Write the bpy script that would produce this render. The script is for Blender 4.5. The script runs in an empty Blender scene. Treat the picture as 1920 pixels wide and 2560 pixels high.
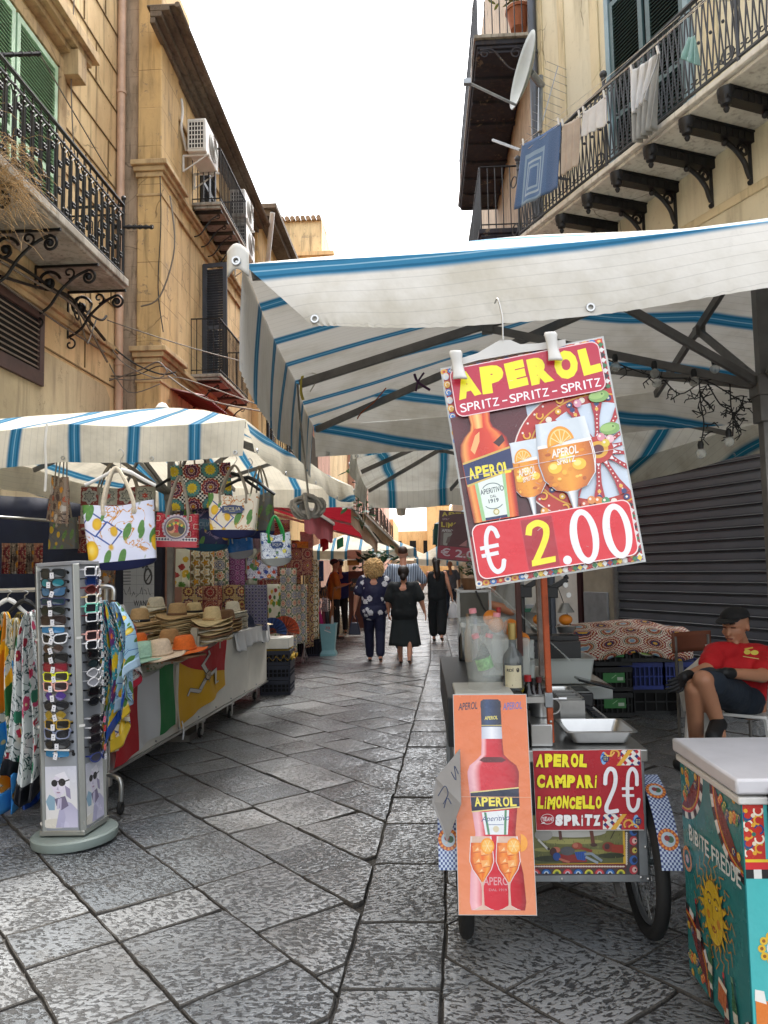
import bpy,bmesh,math,random
from mathutils import Vector,Matrix,noise,Quaternion
V=Vector
PI=math.pi
R=random.Random(11)
rad=math.radians
scn=bpy.context.scene
C=scn.collection
FPX=1900.0
CZ=1.42
cam_d=bpy.data.cameras.new('camera')
cam=bpy.data.objects.new('camera',cam_d)
C.objects.link(cam)
scn.camera=cam
cam_d.sensor_fit='VERTICAL'
cam_d.sensor_height=34.6
cam_d.lens=FPX/2560*34.6
cam_d.clip_start=0.05
cam_d.clip_end=1500
CR=Matrix.Rotation(rad(2.86),3,'Z')@Matrix.Rotation(rad(90+4.36),3,'X')@Matrix.Rotation(rad(-1.0),3,'Z')
cam.matrix_world=Matrix.Translation((0,0,CZ))@CR.to_4x4()
CO=V((0,0,CZ))
def ray(px,py):
 return CR@V(((px-960)/FPX,-(py-1280)/FPX,-1.0))
def pt(px,py,Y):
 d=ray(px,py);return CO+d*(Y/d.y)
def pz(px,py,z):
 d=ray(px,py);return CO+d*((z-CZ)/d.z)
def pX(px,py,X):
 d=ray(px,py);return CO+d*(X/d.x)
def pplane(px,py,o,n):
 d=ray(px,py);return CO+d*((V(o)-CO).dot(n)/d.dot(n))
def lin(c):
 return c/12.92 if c<=0.04045 else((c+0.055)/1.055)**2.4
def hx(h,a=1.0):
 h=h.lstrip('#')
 return(lin(int(h[0:2],16)/255),lin(int(h[2:4],16)/255),lin(int(h[4:6],16)/255),a)
class NT:
 """small helper round a material's node tree"""
 def __init__(s,name):
  s.m=bpy.data.materials.new(name);s.m.use_nodes=True
  s.t=s.m.node_tree;s.t.nodes.clear()
  s.out=s.t.nodes.new('ShaderNodeOutputMaterial')
  s.co={}
 def n(s,typ,**kw):
  nd=s.t.nodes.new('ShaderNode'+typ)
  for k,v in kw.items():setattr(nd,k,v)
  return nd
 def put(s,sock,v):
  if hasattr(v,'is_output')or isinstance(v,bpy.types.NodeSocket):s.t.links.new(v,sock)
  elif v is not None:sock.default_value=v
 def coord(s,kind='Object'):
  if 'tc' not in s.co:s.co['tc']=s.n('TexCoord')
  return s.co['tc'].outputs[kind]
 def mapping(s,vec,scale=(1,1,1),rot=(0,0,0),loc=(0,0,0)):
  m=s.n('Mapping');s.put(m.inputs[0],vec)
  m.inputs['Scale'].default_value=scale;m.inputs['Rotation'].default_value=rot;m.inputs['Location'].default_value=loc
  return m.outputs[0]
 def math(s,op,a,b=0.0,c=0.0,clamp=False):
  m=s.n('Math',operation=op,use_clamp=clamp)
  s.put(m.inputs[0],a);s.put(m.inputs[1],b);s.put(m.inputs[2],c)
  return m.outputs[0]
 def xyz(s,vec):
  m=s.n('SeparateXYZ');s.put(m.inputs[0],vec);return m.outputs
 def comb(s,x=0.0,y=0.0,z=0.0):
  m=s.n('CombineXYZ');s.put(m.inputs[0],x);s.put(m.inputs[1],y);s.put(m.inputs[2],z);return m.outputs[0]
 def noise(s,vec,scale=5,detail=4,rough=.55,dist=0,col=False):
  m=s.n('TexNoise');s.put(m.inputs['Vector'],vec)
  m.inputs['Scale'].default_value=scale;m.inputs['Detail'].default_value=detail
  m.inputs['Roughness'].default_value=rough;m.inputs['Distortion'].default_value=dist
  return m.outputs[1 if col else 0]
 def voro(s,vec,scale=5,feature='F1',out='Distance',rnd=1.0,metric='EUCLIDEAN'):
  m=s.n('TexVoronoi',feature=feature,distance=metric);s.put(m.inputs['Vector'],vec)
  m.inputs['Scale'].default_value=scale;m.inputs['Randomness'].default_value=rnd
  return m.outputs[out]
 def ramp(s,fac,stops,interp='LINEAR'):
  m=s.n('ValToRGB');m.color_ramp.interpolation=interp;s.put(m.inputs[0],fac)
  e=m.color_ramp.elements
  while len(e)<len(stops):e.new(0.5)
  for i,(p,c)in enumerate(stops):
   e[i].position=p;e[i].color=c if len(c)==4 else(*c,1)
  return m.outputs[0]
 def mix(s,fac,a,b,mode='MIX'):
  m=s.n('Mix',data_type='RGBA',blend_type=mode);s.put(m.inputs[0],fac)
  s.put(m.inputs[6],a);s.put(m.inputs[7],b);return m.outputs[2]
 def step(s,a,lo,hi):
  m=s.n('MapRange',interpolation_type='SMOOTHSTEP');s.put(m.inputs[0],a)
  s.put(m.inputs[1],lo);s.put(m.inputs[2],hi);return m.outputs[0]
 def bump(s,h,strength=.3,dist=.01,normal=None):
  m=s.n('Bump');m.inputs['Strength'].default_value=strength;m.inputs['Distance'].default_value=dist
  s.put(m.inputs['Height'],h)
  if normal:s.put(m.inputs['Normal'],normal)
  return m.outputs[0]
 def bsdf(s,col,rough=.6,metal=0.0,normal=None,transl=0.0,**kw):
  b=s.n('BsdfPrincipled')
  s.put(b.inputs['Base Color'],col);s.put(b.inputs['Roughness'],rough);s.put(b.inputs['Metallic'],metal)
  for k,v in kw.items():s.put(b.inputs[k.replace('_',' ')],v)
  if normal is not None:s.put(b.inputs['Normal'],normal)
  o=b.outputs[0]
  if transl:
   t=s.n('BsdfTranslucent');s.put(t.inputs[0],col)
   if normal is not None:s.put(t.inputs[1],normal)
   x=s.n('MixShader');x.inputs[0].default_value=transl
   s.t.links.new(o,x.inputs[1]);s.t.links.new(t.outputs[0],x.inputs[2]);o=x.outputs[0]
  s.t.links.new(o,s.out.inputs[0])
  return s.m
_mc={}
def M(name,col='888888',rough=.6,metal=0.0,var=.12,vs=6,bump=.08,bs=40,bd=.004,transl=0.0,**kw):
 """plain material with slight mottling and surface relief"""
 if name in _mc:return _mc[name]
 t=NT(name);c=hx(col)if isinstance(col,str)else col
 o=t.coord('Object')
 nz=t.noise(o,vs,5,.6)
 f=t.ramp(nz,[(.3,(0,0,0)),(.7,(1,1,1))])
 dark=tuple(x*(1-var)for x in c[:3])+(1,);lite=tuple(min(1,x*(1+var))for x in c[:3])+(1,)
 cc=t.mix(f,dark,lite)
 nrm=t.bump(t.noise(o,bs,3),bump,bd)if bump else None
 _mc[name]=t.bsdf(cc,rough,metal,nrm,transl,**kw)
 return _mc[name]
def print_mat(name='printed_sheet',rough=.35,transl=0.0,bump=0.0,bs=200):
 """reads the colours printed on a sheet from its colour layer"""
 if name in _mc:return _mc[name]
 t=NT(name);a=t.n('Attribute',attribute_name='Col')
 o=t.coord('Object')
 g=t.noise(o,9,4)
 col=t.mix(t.math('MULTIPLY',g,.07),a.outputs[0],(.55,.52,.5,1))
 r=t.math('ADD',t.math('MULTIPLY',t.noise(o,14,3),.25),rough-.12)
 nrm=t.bump(t.noise(o,bs,3),bump,.003)if bump else t.bump(t.noise(o,6,4),.45,.014)
 _mc[name]=t.bsdf(col,r,0.0,nrm,transl)
 return _mc[name]
class MB:
 def __init__(s):s.v=[];s.f=[];s.mi=[];s.uv=[];s.col=[];s.cm=0;s.cc=None;s.X=None
 def add(s,vs,fs,uvs=None,cols=None):
  b=len(s.v)
  s.v+=[V(p)if s.X is None else s.X@V(p)for p in vs]
  for i,f in enumerate(fs):
   s.f.append(tuple(b+k for k in f));s.mi.append(s.cm)
   s.uv.append([uvs[k]for k in f]if uvs else None)
   s.col.append([cols[k]for k in f]if cols else([s.cc]*len(f)if s.cc else None))
  return s
 def box(s,c,d,rz=0,rot=None):
  x,y,z=d[0]/2,d[1]/2,d[2]/2
  vs=[V((sx*x,sy*y,sz*z))for sz in(-1,1)for sx,sy in((-1,-1),(1,-1),(1,1),(-1,1))]
  m=rot if rot is not None else Matrix.Rotation(rz,3,'Z')
  vs=[m@p+V(c)for p in vs]
  return s.add(vs,[(3,2,1,0),(4,5,6,7),(0,1,5,4),(1,2,6,5),(2,3,7,6),(3,0,4,7)])
 def bb(s,x0,x1,y0,y1,z0,z1):
  return s.box(((x0+x1)/2,(y0+y1)/2,(z0+z1)/2),(abs(x1-x0),abs(y1-y0),abs(z1-z0)))
 def bar(s,a,b,w,h=None,up=(0,0,1)):
  """rectangular bar from a to b"""
  h=h or w;a=V(a);b=V(b);d=(b-a).normalized();u=V(up)
  if abs(d.dot(u))>.99:u=V((0,1,0))
  r=d.cross(u).normalized();u=r.cross(d)
  q=[(-w/2,-h/2),(w/2,-h/2),(w/2,h/2),(-w/2,h/2)]
  vs=[p+r*x+u*y for p in(a,b)for x,y in q]
  return s.add(vs,[(0,1,2,3),(7,6,5,4),(1,0,4,5),(2,1,5,6),(3,2,6,7),(0,3,7,4)])
 def cyl(s,a,b,r0,r1=None,n=12,cap=True):
  return s.tube([a,b],[r0,r0 if r1 is None else r1],n,cap)
 def tube(s,pts,r,n=6,cap=True,closed=False,flat=1.0):
  pts=[V(p)for p in pts];k=len(pts)
  if not isinstance(r,(list,tuple)):r=[r]*k
  vs=[];pu=None
  for i,p in enumerate(pts):
   if closed:d=pts[(i+1)%k]-pts[i-1]
   else:d=pts[min(i+1,k-1)]-pts[max(i-1,0)]
   if d.length<1e-9:d=V((0,0,1))
   d.normalize()
   if pu is None:
    u=V((0,0,1))if abs(d.z)<.9 else V((0,1,0))
    u=(u-d*u.dot(d)).normalized()
   else:
    u=pu-d*pu.dot(d);u=u.normalized()if u.length>1e-6 else V((0,0,1)).cross(d).normalized()
   pu=u;w=d.cross(u)
   for j in range(n):
    a=2*PI*j/n
    vs.append(p+(u*math.cos(a)*flat+w*math.sin(a))*r[i])
  fs=[]
  m=k if closed else k-1
  for i in range(m):
   i2=(i+1)%k
   for j in range(n):
    fs.append((i*n+j,i*n+(j+1)%n,i2*n+(j+1)%n,i2*n+j))
  if cap and not closed:
   fs.append(tuple(range(n-1,-1,-1)));fs.append(tuple((k-1)*n+j for j in range(n)))
  return s.add(vs,fs)
 def lathe(s,prof,n=20,c=(0,0,0),sx=1,sy=1,cap=True,rot=None):
  vs=[]
  for r,z in prof:
   for j in range(n):
    a=2*PI*j/n;p=V((r*math.cos(a)*sx,r*math.sin(a)*sy,z))
    if rot is not None:p=rot@p
    vs.append(p+V(c))
  k=len(prof)
  fs=[(i*n+j,i*n+(j+1)%n,(i+1)*n+(j+1)%n,(i+1)*n+j)for i in range(k-1)for j in range(n)]
  if cap:fs.append(tuple(range(n-1,-1,-1)));fs.append(tuple((k-1)*n+j for j in range(n)))
  return s.add(vs,fs)
 def ball(s,c,r,n=12,rot=None):
  if not isinstance(r,(list,tuple,Vector)):r=(r,r,r)
  k=max(4,n//2+1);vs=[];fs=[]
  for i in range(k+1):
   t=PI*i/k
   for j in range(n):
    a=2*PI*j/n
    p=V((r[0]*math.sin(t)*math.cos(a),r[1]*math.sin(t)*math.sin(a),-r[2]*math.cos(t)))
    if rot is not None:p=rot@p
    vs.append(p+V(c))
  for i in range(k):
   for j in range(n):
    fs.append((i*n+j,i*n+(j+1)%n,(i+1)*n+(j+1)%n,(i+1)*n+j))
  return s.add(vs,fs)
 def grid(s,fn,nu,nv,u0=0,u1=1,v0=0,v1=1,uvf=None,colf=None,closeu=False):
  vs=[];uv=[];cl=[]
  for j in range(nv+1):
   for i in range(nu+1):
    a=u0+(u1-u0)*i/nu;b=v0+(v1-v0)*j/nv
    p=fn(a,b);vs.append(p);uv.append(uvf(a,b,V(p))if uvf else(a,b))
    if colf:cl.append(colf(a,b))
  w=nu+1
  fs=[(j*w+i,j*w+i+1,(j+1)*w+i+1,(j+1)*w+i)for j in range(nv)for i in range(nu)]
  return s.add(vs,fs,uv,cl if colf else None)
 def prism(s,poly,z0,z1):
  """poly in xy extruded z0..z1"""
  n=len(poly)
  vs=[(x,y,z0)for x,y in poly]+[(x,y,z1)for x,y in poly]
  fs=[tuple(range(n-1,-1,-1)),tuple(range(n,2*n))]+[(i,(i+1)%n,n+(i+1)%n,n+i)for i in range(n)]
  return s.add(vs,fs)
 def build(s,name,mat,parent=None,world=False,smooth=True,bevel=0,solid=0,sub=0,weld=False,base=None):
  vs=s.v
  loc=None
  if parent is not None:
   if world:
    mi=wm(parent).inverted();vs=[mi@p for p in vs]
  else:
   if base is None:
    xs=[p.x for p in vs];ys=[p.y for p in vs];zs=[p.z for p in vs]
    base=V(((min(xs)+max(xs))/2,(min(ys)+max(ys))/2,min(zs)))
   loc=V(base);vs=[p-loc for p in vs]
  me=bpy.data.meshes.new(name);me.from_pydata(vs,[],s.f)
  mats=mat if isinstance(mat,(list,tuple))else[mat]
  for m in mats:me.materials.append(m)
  me.polygons.foreach_set('material_index',s.mi)
  if any(u for u in s.uv):
   ul=me.uv_layers.new(name='UVMap');fl=[]
   for f,u in zip(s.f,s.uv):
    for k in range(len(f)):fl+=list(u[k])if u else[0,0]
   ul.data.foreach_set('uv',fl)
  if any(u for u in s.col):
   ca=me.color_attributes.new('Col','FLOAT_COLOR','CORNER');fl=[]
   for f,u in zip(s.f,s.col):
    for k in range(len(f)):fl+=list(u[k])if u else[1,1,1,1]
   ca.data.foreach_set('color',fl)
  if smooth:
   me.polygons.foreach_set('use_smooth',[True]*len(s.f))
   if smooth is True:
    try:me.set_sharp_from_angle(angle=rad(38))
    except Exception:pass
  me.update()
  o=bpy.data.objects.new(name,me);C.objects.link(o)
  if loc is not None:o.location=loc
  if parent is not None:o.parent=parent
  if weld:
   w=o.modifiers.new('weld','WELD');w.merge_threshold=.0005
  if solid:
   w=o.modifiers.new('solid','SOLIDIFY');w.thickness=solid;w.offset=0
  if sub:
   w=o.modifiers.new('sub','SUBSURF');w.levels=sub;w.render_levels=sub
  if bevel:
   w=o.modifiers.new('bevel','BEVEL');w.width=bevel;w.segments=2;w.limit_method='ANGLE';w.angle_limit=rad(40)
  return o
def wm(o):
 m=o.matrix_basis.copy()
 return wm(o.parent)@m if o.parent else m
def tag(o,label=None,cat=None,group=None,kind=None):
 if label:o['label']=label
 if cat:o['category']=cat
 if group:o['group']=group
 if kind:o['kind']=kind
 return o
def thing(name,label,cat,loc=(0,0,0),rz=0,group=None,rot=None):
 o=bpy.data.objects.new(name,None);C.objects.link(o);o.empty_display_size=.1
 o.location=loc;o.rotation_euler=rot if rot else(0,0,rz)
 return tag(o,label,cat,group)
def copy_tree(o,parent=None):
 c=o.copy();C.objects.link(c);c.parent=parent
 for ch in list(o.children):copy_tree(ch,c)
 return c
def dup(o,loc,rz=None,label=None,group=None,rot=None,scale=None):
 c=copy_tree(o);c.location=loc
 if rot is not None:c.rotation_euler=rot
 elif rz is not None:c.rotation_euler=(0,0,rz)
 if scale is not None:c.scale=(scale,)*3 if not isinstance(scale,tuple)else scale
 if label:c['label']=label
 if group:c['group']=group
 return c
def lerp(a,b,t):return a+(b-a)*t
def catmull(P,n=6,closed=False):
 P=[V(p)for p in P];out=[];k=len(P)
 rng=range(k if closed else k-1)
 for i in rng:
  if closed:p0,p1,p2,p3=P[i-1],P[i],P[(i+1)%k],P[(i+2)%k]
  else:p0,p1,p2,p3=P[max(i-1,0)],P[i],P[i+1],P[min(i+2,k-1)]
  for j in range(n):
   t=j/n
   out.append(.5*((2*p1)+(p2-p0)*t+(2*p0-5*p1+4*p2-p3)*t*t+(3*p1-p0-3*p2+p3)*t**3))
 if not closed:out.append(P[-1])
 return out
def sag(a,b,d,n=10):
 a=V(a);b=V(b)
 return[a.lerp(b,i/n)-V((0,0,4*d*(i/n)*(1-i/n)))for i in range(n+1)]
def spiral(c,r0,r1,a0,a1,ax,up,n=18):
 """scroll in the plane spanned by ax and up"""
 c=V(c);ax=V(ax);up=V(up);out=[]
 for i in range(n+1):
  t=i/n;r=lerp(r0,r1,t);a=lerp(a0,a1,t)
  out.append(c+ax*r*math.cos(a)+up*r*math.sin(a))
 return out
_tc={}
def glyphs(txt,bold=0.0,shear=0.0,spacing=1.0):
 key=(txt,bold,shear,spacing)
 if key in _tc:return _tc[key]
 cu=bpy.data.curves.new('t','FONT');cu.body=txt;cu.offset=bold;cu.shear=shear;cu.space_character=spacing
 cu.resolution_u=3
 ob=bpy.data.objects.new('t',cu);C.objects.link(ob)
 dg=bpy.context.evaluated_depsgraph_get()
 me=bpy.data.meshes.new_from_object(ob.evaluated_get(dg))
 vs=[(v.co.x,v.co.y)for v in me.vertices];fs=[tuple(p.vertices)for p in me.polygons]
 bpy.data.objects.remove(ob);bpy.data.curves.remove(cu);bpy.data.meshes.remove(me)
 if vs:
  x0=min(v[0]for v in vs);x1=max(v[0]for v in vs);y0=min(v[1]for v in vs);y1=max(v[1]for v in vs)
  vs=[((x-x0)/max(1e-6,x1-x0),(y-y0)/max(1e-6,y1-y0))for x,y in vs]
 _tc[key]=(vs,fs)
 return _tc[key]
class Art:
 """flat print: x right, y up in sheet units, every shape one thin layer above the last"""
 def __init__(s,w,h,fn=None,lay=.00025):
  s.mb=MB();s.k=0;s.lay=lay if lay==.00061 else 3e-5;s.w=w;s.h=h
  s.fn=fn or(lambda x,y,d:(x,-d,y))
  s.clipb=None
 def _p(s,x,y):return s.fn(x,y,s.k*s.lay)
 def poly(s,pts,col,col2=None,up=True):
  s.k+=1 if up else .06
  if s.clipb:
   x0,y0,x1,y1=s.clipb
   for ax,lim,sg in((0,x0,1),(0,x1,-1),(1,y0,1),(1,y1,-1)):
    out=[]
    for i in range(len(pts)):
     a,b=pts[i-1],pts[i]
     ia=(a[ax]-lim)*sg>=0;ib=(b[ax]-lim)*sg>=0
     if ia!=ib:
      t=(lim-a[ax])/(b[ax]-a[ax]);out.append((lerp(a[0],b[0],t),lerp(a[1],b[1],t)))
     if ib:out.append(b)
    pts=out
    if len(pts)<3:return s
  c=hx(col)if isinstance(col,str)else col
  cols=None
  if col2:
   c2=hx(col2);ys=[p[1]for p in pts];y0,y1=min(ys),max(ys)
   cols=[tuple(lerp(c2[k],c[k],(p[1]-y0)/max(1e-6,y1-y0))for k in range(4))for p in pts]
  else:cols=[c]*len(pts)
  ar=sum(pts[i-1][0]*pts[i][1]-pts[i][0]*pts[i-1][1]for i in range(len(pts)))
  if ar<0:pts=pts[::-1];cols=cols[::-1]
  s.mb.add([s._p(x,y)for x,y in pts],[tuple(range(len(pts)))],None,cols)
  return s
 def rect(s,x0,y0,x1,y1,col,col2=None):return s.poly([(x0,y0),(x1,y0),(x1,y1),(x0,y1)],col,col2)
 def rrect(s,x0,y0,x1,y1,r,col,n=5):
  P=[]
  for cx,cy,a in((x1-r,y1-r,0),(x0+r,y1-r,1),(x0+r,y0+r,2),(x1-r,y0+r,3)):
   for i in range(n+1):
    t=(a+i/n)*PI/2;P.append((cx+r*math.cos(t),cy+r*math.sin(t)))
  return s.poly(P,col)
 def disc(s,cx,cy,rx,col,ry=None,n=20,a0=0,a1=2*PI,col2=None,up=True):
  ry=ry or rx
  P=[(cx+rx*math.cos(lerp(a0,a1,i/n)),cy+ry*math.sin(lerp(a0,a1,i/n)))for i in range(n if a1-a0>6.2 else n+1)]
  return s.poly(P,col,col2,up)
 def star(s,cx,cy,r0,r1,n,col,ph=0,up=True):
  return s.poly([(cx+(r0 if i%2 else r1)*math.cos(ph+PI*i/n),cy+(r0 if i%2 else r1)*math.sin(ph+PI*i/n))for i in range(2*n)],col,up=up)
 def fan(s,cx,cy,r0,r1,n,col,ph=0):
  """non-convex stars are cut into spikes"""
  s.k+=1
  for i in range(n):
   a=ph+2*PI*i/n;h=PI/n
   s.poly([(cx+r0*math.cos(a-h),cy+r0*math.sin(a-h)),(cx+r1*math.cos(a),cy+r1*math.sin(a)),(cx+r0*math.cos(a+h),cy+r0*math.sin(a+h))],col,up=False)
  return s.disc(cx,cy,r0*1.02,col,up=False,n=2*n)
 def line(s,pts,w,col,up=True):
  if up:s.k+=1
  for(x0,y0),(x1,y1)in zip(pts,pts[1:]):
   dx,dy=x1-x0,y1-y0;l=math.hypot(dx,dy)or 1;nx,ny=-dy/l*w/2,dx/l*w/2
   ex,ey=dx/l*w*.3,dy/l*w*.3
   s.poly([(x0+nx-ex,y0+ny-ey),(x0-nx-ex,y0-ny-ey),(x1-nx+ex,y1-ny+ey),(x1+nx+ex,y1+ny+ey)],col,up=False)
  return s
 def arc(s,cx,cy,r,w,a0,a1,col,n=14,ry=None):
  ry=ry or r
  return s.line([(cx+r*math.cos(lerp(a0,a1,i/n)),cy+ry*math.sin(lerp(a0,a1,i/n)))for i in range(n+1)],w,col)
 def profile(s,cx,prof,col,n=1,shade=None):
  """symmetrical silhouette from (halfwidth, y) pairs, cut into bands"""
  s.k+=1
  for(w0,y0),(w1,y1)in zip(prof,prof[1:]):
   if shade:
    st=shade
    for(t0,c0),(t1,c1)in zip(st,st[1:]):
     c0=hx(c0);c1=hx(c1)
     P=[(cx+w0*t0,y0),(cx+w0*t1,y0),(cx+w1*t1,y1),(cx+w1*t0,y1)]
     cl=[c0,c1,c1,c0]
     if y1<y0:P=P[::-1];cl=cl[::-1]
     s.mb.add([s._p(x,y)for x,y in P],[(0,1,2,3)],None,cl)
   else:s.poly([(cx-w0,y0),(cx+w0,y0),(cx+w1,y1),(cx-w1,y1)],col,up=False)
  return s
 def text(s,t,x0,y0,x1,y1,col,bold=0.0,shear=0.0,rise=0.0,bow=0.0,jit=None):
  s.k+=1
  vs,fs=glyphs(t,bold,shear)
  c=hx(col)
  P=[]
  for u,v in vs:
   x=lerp(x0,x1,u);y=lerp(y0,y1,v)+rise*u+bow*(1-(2*u-1)**2)
   P.append(s._p(x,y))
  s.mb.add(P,fs,None,[c]*len(P))
  return s
 def comic(s,t,x0,y0,x1,y1,col,bold=.03,rise=0.0,rj=.12,weights=None,gap=.12):
  """hand-cut looking capitals: each letter set on its own with a little tilt"""
  w=[(weights or{}).get(ch,.55 if ch in 'iI1.' else(.5 if ch==' ' else 1.0))for ch in t]
  tot=sum(w)+gap*(len(t)-1);x=x0;u=(x1-x0)/tot;rr=random.Random(len(t)*7+ord(t[0]))
  s.k+=1
  for ch,k in zip(t,w):
   if ch!=' ':
    vs,fs=glyphs(ch,bold,0);c=hx(col);h=y1-y0
    hh=h*(.2 if ch in '.' else(.12 if ch=='-' else rr.uniform(.9,1.0)))
    yb=y0+(h*.4 if ch=='-' else 0)+rr.uniform(0,.06)*h
    an=rr.uniform(-rj,rj);cw=k*u;cx=x+cw/2;cy=yb+hh/2;P=[]
    for a,b in vs:
     dx=(a-.5)*cw*(.5 if ch in '.Ii!' else 1);dy=(b-.5)*hh
     X=cx+dx*math.cos(an)-dy*math.sin(an);Y=cy+dx*math.sin(an)+dy*math.cos(an)
     P.append(s._p(X,Y+rise*(X-x0)/(x1-x0)))
    s.mb.add(P,fs,None,[c]*len(P))
   x+=(k+gap)*u
  return s
SUN_EL,SUN_AZ=62,20
w=bpy.data.worlds.new('World');scn.world=w;w.use_nodes=True
wt=w.node_tree;wt.nodes.clear()
wo=wt.nodes.new('ShaderNodeOutputWorld');bg=wt.nodes.new('ShaderNodeBackground')
sk=wt.nodes.new('ShaderNodeTexSky');sk.sky_type='NISHITA';sk.sun_disc=False
sk.sun_elevation=rad(SUN_EL);sk.sun_rotation=rad(SUN_AZ);sk.dust_density=4;sk.air_density=1.2;sk.ozone_density=1
hs=wt.nodes.new('ShaderNodeHueSaturation');hs.inputs['Saturation'].default_value=.22
wt.links.new(sk.outputs[0],hs.inputs['Color']);wt.links.new(hs.outputs[0],bg.inputs[0]);wt.links.new(bg.outputs[0],wo.inputs[0])
bg.inputs[1].default_value=.15
sd=bpy.data.lights.new('sun','SUN');so=bpy.data.objects.new('sun',sd);C.objects.link(so)
sd.energy=.9;sd.angle=rad(14);sd.color=(1,.95,.87)
so.rotation_euler=(rad(90-SUN_EL),0,rad(180-SUN_AZ));so.location=(0,0,20)
scn.view_settings.view_transform='Standard';scn.view_settings.look='None'
scn.view_settings.exposure=2.3;scn.view_settings.gamma=1
scn.view_settings.use_curve_mapping=False
scn.cycles.use_denoising=True
scn.cycles.max_bounces=7;scn.cycles.diffuse_bounces=4;scn.cycles.glossy_bounces=3
scn.cycles.transmission_bounces=5;scn.cycles.transparent_max_bounces=8
scn.cycles.caustics_reflective=False;scn.cycles.caustics_refractive=False
scn.cycles.sample_clamp_indirect=4
def plaster(name,base,stain,dark,groove=None,brick=0.0,vs=1.0,gax='z',coat=.5):
 t=NT(name);o=t.coord('Object');x,y,z=t.xyz(o)
 a=t.noise(t.mapping(o,(1,1,.45)),1.1*vs,7,.62,.6)
 b=t.noise(t.mapping(o,(5,5,.5)),1.3*vs,5,.6)
 f=t.noise(o,14,6,.7)
 c=t.mix(t.step(a,.42,.66),hx(base),hx(stain))
 c=t.mix(t.math('MULTIPLY',t.step(b,.48,.75),.75),c,hx(dark))
 c=t.mix(t.math('MULTIPLY',t.step(f,.56,.75),.35),c,hx(dark))
 pk=t.step(t.noise(o,3.1,9,.75,.3),.605,.622)
 ck=t.voro(t.mix(.2,o,t.noise(o,2,3,.6,0,True)),1.1,'DISTANCE_TO_EDGE');ck=t.math('MULTIPLY',t.math('SUBTRACT',1,t.step(ck,.002,.012)),t.step(t.noise(o,.9,2),.52,.6));c=t.mix(t.math('MULTIPLY',ck,.6),c,hx('4c3b2a'))
 c=t.mix(t.math('MULTIPLY',pk,coat),c,hx('8d7c66'))
 h=t.math('ADD',t.math('MULTIPLY',f,.5),t.math('MULTIPLY',pk,-.8))
 if groove:
  u=t.math('ADD',x,y)
  g=t.math('ABSOLUTE',t.math('SUBTRACT',t.math('FRACT',t.math('DIVIDE',z,groove)),.5))
  m=t.step(g,.485,.497)
  row=t.math('FLOOR',t.math('DIVIDE',t.math('ADD',z,groove/2),groove))
  g2=t.math('ABSOLUTE',t.math('SUBTRACT',t.math('FRACT',t.math('ADD',t.math('DIVIDE',u,groove*2.1),t.math('MULTIPLY',row,.5))),.5))
  m=t.math('MAXIMUM',m,t.math('MULTIPLY',t.step(g2,.492,.498),.6))
  m=t.math('MULTIPLY',m,t.step(t.noise(o,1.7,3),.3,.5))
  c=t.mix(t.math('MULTIPLY',m,.55),c,hx('5a4630'))
  h=t.math('SUBTRACT',h,t.math('MULTIPLY',m,1.5))
 n=t.bump(h,.55,.012)
 return t.bsdf(c,.9,0,n)
m_ochre=plaster('ochre_plaster','dcc294','c9ab80','7f6b50',None)
m_ochre_block=plaster('ochre_block_plaster','d7ba8a','c6a678','7c674a',.52)
m_ochre2=plaster('yellow_plaster','d6b57c','cba874','86704f',None)
m_lower=plaster('beige_render','bfae8c','ab9b7c','82745e',None,coat=.25)
m_cream=plaster('cream_plaster','d8d0b6','d0c7ac','a39a80',None,vs=.6,coat=.12)
m_cream_trim=plaster('cream_trim','d2c4a2','c6b892','968a6f',None,coat=.2)
m_rough=plaster('exposed_rubble_stone','a8937c','8e7c66','625444',.28,vs=3,coat=.9)
m_pila=plaster('pilaster_stone','c6a674','b2966a','7c6a4a',.62,vs=1.5,coat=.8)
m_pink=plaster('pink_plaster','c99c8a','b88d7c','86695e')
m_orange=plaster('sunny_orange_plaster','d9b582','cfa977','a1855f')
m_trim=plaster('weathered_moulding','bfa57c','a88f6c','735f48',coat=.3)
m_cornice=plaster('dark_cornice','6f6356','5a4f45','3a332c',vs=2,coat=.4)
m_slab=plaster('balcony_slab_stone','9c968b','837c72','544d45',vs=2.5,coat=.3)
m_slab2=plaster('pale_slab_marble','cfccc3','bdb9af','8a837b',vs=2.5,coat=.15)
m_iron=M('wrought_iron','1c1b1c',.5,.4,.3,20,.3,60,.002)
m_rust=M('rusty_iron','2c1e18',.75,.3,.5,15,.4,50,.003)
m_dark=M('dark_void','0b0b0c',.9,0,.3)
m_green=M('green_shutter_paint','a2c2a2',.5,0,.14,8,.2)
m_teal=M('teal_shutter_paint','3c5558',.5,0,.2,8,.2)
m_navy=M('slate_shutter_paint','383e47',.5,0,.2,8,.2)
m_brown=M('brown_shutter_paint','45322e',.55,0,.25,8,.2)
m_pipe=M('pale_pink_drainpipe','bd9d86',.5,0,.15,5,.1)
m_pipe2=M('blue_grey_drainpipe','474c55',.45,.2,.2,5,.1)
m_steel=M('brushed_steel','b4b4b2',.3,.9,.08,12,.05)
m_galv=M('galvanised_steel','8f9396',.42,.75,.18,9,.08)
m_grey_metal=M('grey_painted_metal','6f6c68',.5,.35,.2,10,.15)
m_white_pl=M('white_plastic','cfcdc8',.45,0,.07,8,.05)
m_black_pl=M('black_plastic','131314',.45,0,.2,10,.05)
m_rubber=M('black_rubber','171717',.75,0,.25,15,.2)
m_cable=M('old_grey_cable','6d655b',.7,0,.2)
m_cable_b=M('black_cable','1b1a1a',.6,0,.2)
m_wood=M('worn_wood','6b4a30',.6,0,.3,9,.3)
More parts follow.
